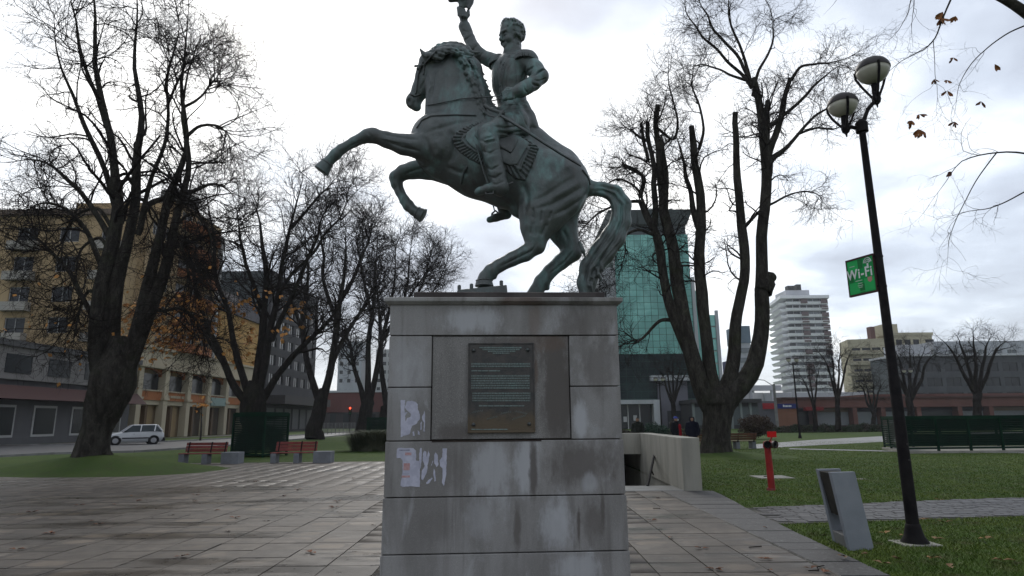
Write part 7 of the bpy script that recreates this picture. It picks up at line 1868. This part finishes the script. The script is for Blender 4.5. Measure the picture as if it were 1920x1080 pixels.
# ---- low brick mall
M_MALL = pmat('brick_fascia', (.135, .062, .050), .8, .4); M_MALLD = pmat('brick_dark_wall', (.085, .045, .038), .8, .4)
Y_ = 108.0; x0 = at(1392, 780, Y_).x; x1 = at(2050, 780, Y_).x; h = at(1600, 745, Y_).z; hf = at(1600, 764, Y_).z
ML_ = Bld('low_brick_mall', 'long low brick shopping building with dark shop fronts beyond the right lawn', (x0, Y_, 0), 0, 'shopping mall')
Lm = x1-x0
xs_ = at(1470, 780, Y_).x-x0
ML_.box(xs_, Lm, 3.0, 20, 0, h-.4, 'core', M_MALLD)
ML_.box(xs_, Lm, 0, 3.0, hf, h-.2, 'fascia', M_MALL); ML_.box(xs_-.2, Lm, -.3, 3.2, h-.199, h+.1, 'roof_edge', M_MALLD)
ML_.box(at(1640, 780, Y_).x-x0, Lm, 2, 14, h+.101, at(1700, 738, Y_).z, 'upper_storey', M_MALL)
x = xs_; mr = random.Random(14); k = 0
while x < Lm-5:
    w = mr.uniform(4.5, 7.5)
    ML_.box(x, x+.7, .1, 2.99, 0, hf-.01, 'pier', M_MALL)
    kind_ = mr.choice(['g', 'g', 's', 'b'])
    ML_.box(x+.75, x+w-.05, 1.6, 1.9, .35, hf-.7, 'shop_window' if kind_ != 's' else 'roller_shutter', {'g': M_GLASS, 's': mk('shutter_grey', (.20, .21, .22)), 'b': M_GLASSL}[kind_])
    ML_.box(x+.75, x+w-.05, 1.4, 1.59, hf-.69, hf-.05, 'shop_sign', mr.choice([mk('sign_grey', (.15, .17, .19)), mk('sign_dark', (.04, .04, .05)), mk('sign_tan', (.16, .12, .09))]))
    x += w; k += 1
# coloured fronts at the left end
sg1 = at(1458, 770, Y_).x-x0; sg2 = at(1496, 770, Y_).x-x0
ML_.box(at(1398, 770, Y_).x-x0, at(1456, 770, Y_).x-x0, .4, 8, 0, at(1430, 752, Y_).z, 'side_wing', mk('wing_grey', (.10, .10, .11)))
ML_.box(at(1432, 770, Y_).x-x0, at(1455, 770, Y_).x-x0, .2, .39, at(1440, 767, Y_).z, at(1440, 756, Y_).z, 'red_sign', mk('shop_red', (.30, .025, .03)))
ML_.box(sg1, sg2, -.25, -.02, at(1475, 766, Y_).z, at(1475, 757, Y_).z, 'blue_sign', mk('shop_blue', (.018, .028, .13)))
ML_.box(sg1, sg2, -.1, -.001, 0, at(1475, 766.2, Y_).z, 'orange_wall', pmat('orange_brown_wall', (.19, .09, .055)))
ML_.box(at(1506, 770, Y_).x-x0, at(1540, 770, Y_).x-x0, -.9, -.02, at(1520, 770, Y_).z, at(1520, 763, Y_).z, 'red_awning', mk('awning_red', (.17, .02, .02)))
mb = MB(); wx = at(1467, 761, Y_).x-x0
for i in range(6): mb.box(wx+i*.24, wx+i*.24+.16, -.28, -.251, at(1475, 763, Y_).z, at(1475, 760 if i else 759, Y_).z)
mb.build('sign_lettering', M_WH, ML_.t, local=True, kind='stuff')
# raised white canopy and roofs between tree and mall
Y_ = 135.0; x0 = at(1380, 740, Y_).x; z = at(1420, 727, Y_).z
CN = Bld('white_roofed_hall', 'white low-roofed hall with a raised beam, between the lopped tree and the white tower', (x0, Y_, 0), 0)
wC = at(1640, 740, Y_).x-x0
CN.box(0, at(1466, 740, Y_).x-x0, 0, 1.2, z-.6, z+.5, 'beam', M_WTG); CN.box(0, at(1445, 740, Y_).x-x0, 4, 9, at(1420, 752, Y_).z, at(1420, 735, Y_).z, 'bright_roof', pmat('white_roof', (.7, .7, .7)))
CN.box(at(1445, 740, Y_).x-x0, wC, 3, 12, 0, at(1500, 735, Y_).z, 'low_hall', M_WTG)
for k in range(4): CN.box(3+k*4.5, 3.5+k*4.5, .2, .9, 0, z-.61, 'column', M_WTG)
CN.box(-2, wC-20, -1.2, -.1, 0, at(1420, 762, Y_).z, 'glass_wall', pmat('pale_green_wall', (.13, .15, .14)))
# street-level building right of the glass tower
Y_ = 104.0; x0 = at(1300, 780, Y_).x; z = at(1350, 752, Y_).z; wB = at(1425, 780, Y_).x-x0
LB = Bld('glass_fronted_shop', 'low pale shop building with tall windows behind the trunk of the lopped tree', (x0, Y_, 0), 0)
LB.box(0, wB, .6, 8, 0, z-.3, 'core', M_FRAMED); LB.box(-.3, wB+.3, -.5, 8, z-.3, z+.3, 'flat_roof', M_FRAMED)
for k in range(7): LB.box(k*wB/7+.35, (k+1)*wB/7-.02, .3, .59, .6, z-.9, 'shop_window', mk('grey_pane', (.09, .105, .105), .25)); LB.box(k*wB/7, k*wB/7+.33, .1, .59, 0, z-.31, 'pilaster', pmat('pale_pilaster', (.20, .23, .22)))
# ---- yellow apartment building with arcade (street runs away from the viewer)
XA = -41.0
YB = Bld('yellow_apartment_building', 'yellow apartment building with orange balconies above a cream arcade of arches, left side', (XA, 60, 0), R(90))
# local x = +Y world, local -y = +X world (towards the street)
M_YEL = pmat('yellow_render', (.48, .29, .10), .85, .2); M_YELL = pmat('pale_yellow_render', (.40, .29, .16), .8, .2); M_ORG = pmat('orange_render', (.36, .135, .05), .85, .3); M_CR2 = pmat('cream_arcade', (.46, .40, .29), .85, .3)
cols_y = [70.2, 75.6, 81.0, 86.4, 91.8, 97.4, 103]; zc1 = 8.5
YL = lambda y: y-60
for i, y in enumerate(cols_y):
    YB.box(YL(y)-.45, YL(y)+.45, -.55, .3, 0, zc1, 'column', M_CR2, bevel=.04); YB.box(YL(y)-.6, YL(y)+.6, -.7, .3, 4.25, 4.5, 'capital', M_CR2)
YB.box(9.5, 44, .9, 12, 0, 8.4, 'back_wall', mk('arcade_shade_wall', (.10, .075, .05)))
def arch_panel(y0, y1, z0, z1, rise, nm, m, yy0, yy1):
    pts = [(YL(y0), z1), (YL(y0), z0)]
    for k in range(9):
        a = math.pi*k/8; pts.append((YL((y0+y1)/2)-(y1-y0)/2*math.cos(a), z0+rise*math.sin(a)))
    pts += [(YL(y1), z0), (YL(y1), z1)]
    mb = MB(); n_ = len(pts); top_n = n_//2
    # strips from arch curve to top edge
    V = []; F_ = []
    for k in range(9):
        x, z = pts[2+k]; V += [(x, yy0, z), (x, yy0, z1), (x, yy1, z), (x, yy1, z1)]
    for k in range(8):
        a = 4*k; b = a+4; F_ += [(a, b, b+1, a+1), (a+2, a+3, b+3, b+2), (a, a+2, b+2, b), (a+1, b+1, b+3, a+3)]
    mb.add(V, F_); return mb.build(nm, m, YB.t, local=True)
for i in range(len(cols_y)-1):
    y0, y1 = cols_y[i]+.46, cols_y[i+1]-.46
    YB.box(YL(y0), YL(y1), -.1, .89, 3.7, 4.2, 'lower_beam', M_CR2); YB.box(YL(y0), YL(y1), -.25, .89, 4.21, 5.2, 'spandrel_panel', M_ORG)
    YB.box(YL(y0), YL(y1), -.35, .89, 5.21, 5.35, 'window_ledge', M_CR2)
    YB.box(YL(y0), YL(y1), .3, .45, 5.36, 7.2, 'arched_window', M_GLASS)
    arch_panel(y0, y1, 6.9, 7.75, .75, 'orange_arch', M_ORG, -.05, .29)
    YB.box(YL(y0)+.4, YL(y0)+2.0, .75, .89, .1, 3.0, 'shop_window', M_GLASS if i % 2 else M_GLASSL); YB.box(YL(y0)+2.6, YL(y0)+3.9, .75, .89, .3, 2.9, 'shop_front', mk('pale_shopfront', (.20, .19, .18)))
    YB.box(YL(y0)+2.05, YL(y0)+2.5, .1, .89, 0, 3.6, 'inner_pier', bpy.data.materials.get('pier_brown') or mk('pier_brown', (.13, .085, .05)))
YB.box(9.3, 44, -.8, .9, 7.76, 8.1, 'cornice', M_CR2); YB.box(9.6, 44, -.3, .9, 8.11, 9.9, 'attic_wall', M_CR2); YB.box(9.3, 44, -.55, .9, 9.91, 10.2, 'cornice', M_CR2)
# name board: raised strip of letters (unreadable in the photograph)
mb = MB(); nr = random.Random(2); yy = 76.4
while yy < 80.2:
    w = nr.uniform(.12, .2); mb.box(YL(yy), YL(yy+w), -.32, -.251, 4.55, 4.85); yy += w+.09+(.2 if nr.random() < .15 else 0)
mb.build('name_lettering', M_CR2, YB.t, local=True, kind='stuff')
YB.box(YL(86.9), YL(91.3), -.62, -.36, 3.9, 5.0, 'green_banner', mk('banner_pale_green', (.22, .30, .28)))
# tower part
zz0 = 10.2; flh = 3.05
xT0, xT1 = YL(62), YL(88)
def rows(x0_, x1_, n, w, z0_, nf, off=.7, hgt=1.5):
    out = []
    for j in range(nf):
        for i in range(n):
            a = x0_+(x1_-x0_)*(i+.5)/n; out.append((a-w/2, a+w/2, z0_+j*flh+off, z0_+j*flh+off+hgt))
    return out
YB.facade(9.3, 15.5, zz0, zz0+5*flh, rows(9.6, 15.2, 2, 1.5, zz0-.4, 5, .9), M_YELL, .4); YB.box(9.3, 15.5, .41, 13, zz0, zz0+5*flh-.01, 'core', M_YELL)
YC_ = 67.5; xc0 = at(-260, 700, YC_).x; xc1 = -41.6; hc_ = at(160, 404, YC_).z
CBk = Bld('pale_yellow_corner_block', 'pale yellow apartment block facing the park, behind the upper branches of the twin-trunk tree', (xc0, YC_, 0), 0)
wc_ = xc1-xc0; nw_ = int(wc_/4.6)
CBk.facade(0, wc_, 0, hc_, [(wc_-4.6*(i+1)+1.2, wc_-4.6*(i+1)+3.4, hc_-3.0-3.35*j, hc_-1.3-3.35*j) for i in range(nw_) for j in range(6)], M_YELL, .4); CBk.box(0, wc_, .41, 14, 0, hc_-.01, 'core', M_YELL)
CBk.box(-.3, wc_+.3, -.5, 14, hc_, hc_+.6, 'roof_edge', pmat('roof_edge_brown', (.16, .12, .09)))
for i in range(nw_):
    if i % 2 == 0:
        for j in range(6): CBk.box(wc_-4.6*(i+1)+.8, wc_-4.6*(i+1)+3.8, -.9, -.01, hc_-4.0-3.35*j, hc_-3.05-3.35*j, 'balcony', pmat('balcony_pale', (.36, .34, .30)) if j == 0 else bpy.data.materials['balcony_pale'])
YB.facade(15.6, 27, zz0, zz0+6*flh, rows(15.8, 26.8, 3, 2.6, zz0-.1, 6, .6, 1.7), M_YELL, .4); YB.box(15.6, 27, .41, 13, zz0, zz0+6*flh-.01, 'core', M_YELL)
for j in range(6):
    # curved orange balconies
    pts = []
    for k in range(11):
        a = math.pi*k/10; pts.append((21.3-4.9*math.cos(a), -1.5*math.sin(a)))
    mb = MB().prism([(p[0], p[1]) for p in pts], zz0+j*flh-.05, zz0+j*flh+1.0); mb.build('balcony', M_ORG, YB.t, local=True)
YB.box(26.4, 27.0, -.5, -.01, zz0, zz0+5.6*flh, 'white_pilaster', M_FRAMEW)
YB.box(18, 22, 1, 4, zz0+6*flh, zz0+6*flh+2.6, 'roof_tower', pmat('grey_render', (.24, .235, .225)))
YB.box(27.1, 44, .0, 12, 10.21, 17.2, 'yellow_wing', M_YEL)
mb = MB().hull8([(27.0, -.4, 17.21), (44.4, -.4, 17.21), (44.4, 12, 17.21), (27, 12, 17.21), (27.0, 1.6, 20.8), (44.4, 1.6, 20.8), (44.4, 10, 20.8), (27, 10, 20.8)]); mb.build('mansard_roof', pmat('slate_roof', (.075, .070, .075)), YB.t, local=True)
# low grey building with red awning at far left
q0 = at(0, 830, 60).x
GB = Bld('low_grey_house', 'low grey shop house with a dark red awning, far left behind the twin-trunk tree', (-40.2, 40, 0), R(90))
GB.box(0, 29.0, .5, 12, 0, 7.8, 'wall', pmat('grey_shop_wall', (.115, .115, .12))); GB.box(-.5, 29.2, -.3, 12, 7.81, 8.3, 'roof_edge', mk('roof_dark', (.09, .09, .09)))
GB.box(0, 28.9, .0, .49, 5.2, 7.8, 'upper_wall', pmat('pale_grey_wall', (.21, .20, .19)))
for k in range(6): GB.box(1.2+k*4.8, 4.0+k*4.8, -.06, -.01, 5.7, 7.2, 'window', M_GLASS)
GB.hull = MB().hull8([(0, -1.6, 3.6), (28.5, -1.6, 3.6), (28.5, .49, 3.6), (0, .49, 3.6), (0, -.5, 4.7), (28.5, -.5, 4.7), (28.5, .49, 4.7), (0, .49, 4.7)]); GB.hull.build('red_awning', mk('awning_dark_red', (.045, .010, .010)), GB.t, local=True)
for k in range(6): GB.box(1.0+k*4.8, 3.4+k*4.8, .40, .499, .8, 3.0, 'shop_window', M_GLASS); GB.box(.8+k*4.8, 3.6+k*4.8, .44, .498, .6, 3.2, 'window_frame', M_FRAMEW)
# grey tower with canopy beyond
GR = Bld('dark_grey_tower', 'dark grey building with a flat dark canopy behind the orange-leaved tree', (-40.6, 106, 0), R(90))
GR.facade(0, 26, 0, 27, [(1.2+4.1*i, 3.8+4.1*i, 8+3.1*j, 9.8+3.1*j) for i in range(6) for j in range(5)], pmat('dark_render', (.06, .058, .062), .8, .2), .4, frame=M_FRAMED); GR.box(0, 26, .41, 14, 0, 26.9, 'core', M_CROWN)
GR.box(-.3, 26, -3.5, -.01, 4.6, 6.0, 'canopy', mk('canopy_dark', (.05, .045, .045)))
for k in range(6): GR.box(1+4.2*k, 4.2+4.2*k, -.15, -.01, .4, 4.0, 'shop_window', mk('grey_shutter', (.12, .12, .125)))
# building closing the street
Y_ = 165.0
MR = Bld('maroon_low_building', 'low maroon building with a pale roof line closing the end of the street', (at(560, 800, Y_).x, Y_, 0), 0)
wM = at(760, 800, Y_).x-at(560, 800, Y_).x; h = at(640, 736, Y_).z
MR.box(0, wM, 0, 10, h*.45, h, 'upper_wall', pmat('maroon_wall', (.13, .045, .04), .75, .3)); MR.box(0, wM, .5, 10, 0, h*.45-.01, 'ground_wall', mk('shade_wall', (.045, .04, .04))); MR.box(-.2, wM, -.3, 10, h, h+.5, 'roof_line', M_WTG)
for k in range(8): MR.box(1+k*wM/8, wM/8*(k+1)-1, .2, .49, .6, h*.4, 'shop_window', M_GLASS)
for (u, v, vt, w, c_, lab) in [(655, 700, 640, 44, (.36, .38, .41), 'pale apartment block far down the street, seen between bare branches'), (718, 720, 655, 30, (.42, .42, .42), 'small white block beside the pedestal, seen between bare trunks')]:
    Y_ = 230.0; x0 = at(u-w/2, v, Y_).x; x1 = at(u+w/2, v, Y_).x; h = at(u, vt, Y_).z
    B_f = Bld('distant_block', lab, (x0, Y_, 0), 0)
    n_ = max(3, int((x1-x0)/3)); B_f.facade(0, x1-x0, 0, h, [(.6+(x1-x0)/n_*i, .6+(x1-x0)/n_*i+1.3, h-2.8-3*j, h-1.4-3*j) for i in range(n_) for j in range(5)], pmat('distant_wall', c_), .4, mull=0); B_f.box(0, x1-x0, .41, 12, 0, h-.01, 'core', M_WTG)
# fence along the far street
fe = thing('street_railing', 'thin grey railing along the far street left of the pedestal', 'railing', (at(600, 812, 88).x, 88, 0))
Lf = at(665, 812, 88).x-at(600, 812, 88).x
for k in range(10): MB().tube([(Lf*k/9, 0, 0), (Lf*k/9, 0, 1.5)], .05, 6).build('rail_post', M_GREY, fe, local=True)
for z in (.2, 1.45): MB().box(0, Lf, -.03, .03, z, z+.06).build('rail', M_GREY, fe, local=True)
for k in range(40): MB().box(Lf*k/40, Lf*k/40+.04, -.012, .012, .26, 1.44).build('baluster', M_GREY, fe, local=True)
# ------------------------------------------------------------------ fallen leaves, twigs, grass
M_FL = leaf_mat('fallen_leaf', (.17, .062, .025), (.10, .042, .02)); M_FL2 = leaf_mat('fallen_leaf_yellow', (.24, .14, .045), (.15, .08, .03)); M_FLD = leaf_mat('fallen_leaf_dark', (.03, .02, .015), (.05, .03, .02))
fr = random.Random(31)
def fallen(u, v, s_, m, label, group, z=.03):
    p = gnd(u, v, z); th = None; mb = MB(); n_ = fr.choice([1, 3, 4])
    for k in range(n_):
        a = fr.uniform(-1, 1)+(0 if n_ == 1 else 0); d = Vector((math.cos(a), math.sin(a)*.9, fr.uniform(0, .25))).normalized()*(1 if fr.random() < .5 else -1); d.z = abs(d.z)
        L = s_*fr.uniform(.7, 1.1); w = Vector((-d.y, d.x, 0)).normalized()*L*.26; b = Vector((0, 0, L*.12))
        mb.add([(0, 0, 0), tuple(d*L*.45+w+b), tuple(d*L), tuple(d*L*.45-w+b), tuple(d*L*.5+b*.2)], [(0, 4, 1), (1, 4, 2), (2, 4, 3), (3, 4, 0)])
    o = mb.build('fallen_leaf', m); o.location = p; o.rotation_euler = (0, 0, fr.uniform(-.5, .5)); tag(o, label, 'leaf', group); return o
lab_p = 'curled orange-brown dead leaf lying on the wet paving left of the pedestal'
for (u, v) in [(165, 978), (185, 983), (218, 946), (247, 930), (148, 947), (360, 941), (366, 928), (440, 971), (631, 940), (628, 951), (583, 1036), (340, 1043), (556, 918), (400, 957), (660, 897), (255, 939), (480, 903), (530, 930), (95, 1000), (60, 960), (30, 1030)]:
    fallen(u, v, .13, M_FL, lab_p, 'dead leaves on the paving left of the pedestal')
for (u, v) in [(276, 939), (320, 966), (425, 997), (500, 977), (572, 941), (412, 938), (283, 971), (702, 985), (365, 938)]:
    fallen(u, v, .07, M_FLD, 'small black leaf scrap lying on the wet paving left of the pedestal', 'dark leaf scraps on the paving')
for (u, v) in [(1222, 976), (1176, 941), (1432, 1048), (1437, 1048), (1544, 1073), (1440, 990), (1438, 1068), (1340, 1067), (1260, 1007), (1316, 1028), (1520, 1066)]:
    fallen(u, v, .11, M_FL, 'reddish dead leaf lying on the paving tiles right of the pedestal', 'dead leaves on the paving right of the pedestal')
fallen(1230, 934, .10, M_FLD, 'black crumpled leaf on the tiles in front of the stairwell', None)
for (u, v) in [(1584, 1043), (1622, 1038), (1690, 1048), (1750, 1045), (1730, 974), (1772, 979), (1762, 937), (1752, 1010), (1795, 1030), (1697, 1003), (1655, 1056), (1780, 1063), (1850, 1010), (1880, 1050), (1460, 900), (1366, 880), (1660, 1000)]:
    fallen(u, v, .12, M_FL2, 'yellow-brown dead leaf lying in the grass on the right', 'dead leaves on the right lawn', .05)
ORD = 'first second third fourth fifth sixth seventh eighth ninth tenth eleventh twelfth thirteenth fourteenth fifteenth sixteenth seventeenth eighteenth nineteenth twentieth twenty-first'.split()
groups_ = {}
for o in [o for o in scene.objects if o.name.startswith('fallen_leaf') and o.get('group')]: groups_.setdefault(o['group'], []).append(o)
for gname, obs in groups_.items():
    kind_ = {'dead leaves on the paving left of the pedestal': 'orange-brown dead leaf on the wet paving left of the pedestal', 'dead leaves on the paving right of the pedestal': 'reddish dead leaf on the tiles right of the pedestal',
             'dead leaves on the right lawn': 'yellow-brown dead leaf on the right lawn', 'dark leaf scraps on the paving': 'black leaf scrap on the paving left of the pedestal'}[gname]
    obs.sort(key=lambda o: o.location.x/o.location.y)
    for k, o in enumerate(obs): o['label'] = kind_+', '+ORD[k]+' from the left'
def twig(pts, label):
    ps = [gnd(u, v, .034) for u, v in pts]; o = MB().tube([p-ps[0] for p in ps], .006, 5).build('fallen_twig', M_TWIG); o.location = ps[0]; return tag(o, label, 'twig', 'twigs on the paving')
twig([(1404, 1026), (1415, 1025), (1428, 1024)], 'short straight twig on the tiles right of the pedestal, the farther one')
twig([(1516, 1070), (1535, 1069), (1532, 1063), (1545, 1060)], 'bent twig on the tiles near the bottom right')
twig([(1224, 953), (1238, 953)], 'tiny twig on the tiles in front of the stairwell')
# lawn blades in the near lawn on the right
g = np.random.default_rng(77)
def blades(n, x0, x1, y0, y1, h, keep, seed):
    g = np.random.default_rng(seed); y = y0+(y1-y0)*g.random(n)**2.1; x = 3.8+(np.minimum(x1, y*.95+3)-3.8)*g.random(n)
    k = keep(x, y); x, y = x[k], y[k]; n = len(x)
    a = g.uniform(0, 6.28, n); w = (.0045+.003*g.random(n))*(.4+y/12); H = h*(.4+g.random(n))*np.clip(1.25-y/60, .6, 1.2); ln = g.normal(size=(n, 2))*.6*H[:, None]
    b0 = np.stack([x-np.cos(a)*w, y-np.sin(a)*w, 0*x+.0], 1); b1 = np.stack([x+np.cos(a)*w, y+np.sin(a)*w, 0*x], 1); tp_ = np.stack([x+ln[:, 0], y+ln[:, 1], H], 1)
    V = np.stack([b0, b1, tp_], 1).reshape(-1, 3); return V, np.arange(n*3).reshape(-1, 3)
def edge_x(y): return np.interp(y, [4, 7, 8.3, 9.7, 12.1, 14.3, 15], [3.80, 3.86, 3.92, 4.02, 4.22, 4.44, 4.48])-.03
def keep(x, y):
    ok = x > edge_x(y)
    yl = np.interp(x, [4.02, 9, 26], [10.35, 11.05, 12.6]); yh = np.interp(x, [4.2, 9, 26], [12.25, 13.25, 15.4])
    ok &= ~((y > yl+.03) & (y < yh-.03) & (x > 3.9))
    ok &= ~((x < 4.45) & (y > 15)); ok &= ~((np.abs(x-7.15) < .55) & (np.abs(y-18.5) < .5))
    return ok
V, F_ = blades(330000, 3.8, 40, 6.4, 46, .027, keep, 5)
t = NT('lawn_blade'); c = t.mix(t.rng(t.noise(.9, 5, .6), .4, .6), (.075, .130, .016), (.112, .158, .022)); c = t.mix(t.math('MULTIPLY', t.rng(t.noise(2.2, 6, .65), .50, .68), .7), c, (.10, .085, .038)); M_BLADE = t.out(c, .6, 0, .3)
link_mesh('lawn_grass', np_mesh('lawn_grass', V, F_), M_BLADE, kind='stuff')
# ------------------------------------------------------------------ thin haze in one closed box
hz = MB().box(-330, 330, -60, 420, -4.2, 75).build('haze', None, kind='stuff')
hm = bpy.data.materials.new('haze_air'); hm.use_nodes = True; hm.node_tree.nodes.clear()
hv = hm.node_tree.nodes.new('ShaderNodeVolumePrincipled'); hv.inputs['Color'].default_value = (.92, .95, 1, 1); hv.inputs['Density'].default_value = .00028; hv.inputs['Anisotropy'].default_value = .2
ho = hm.node_tree.nodes.new('ShaderNodeOutputMaterial'); hm.node_tree.links.new(hv.outputs[0], ho.inputs['Volume']); hz.data.materials.append(hm)
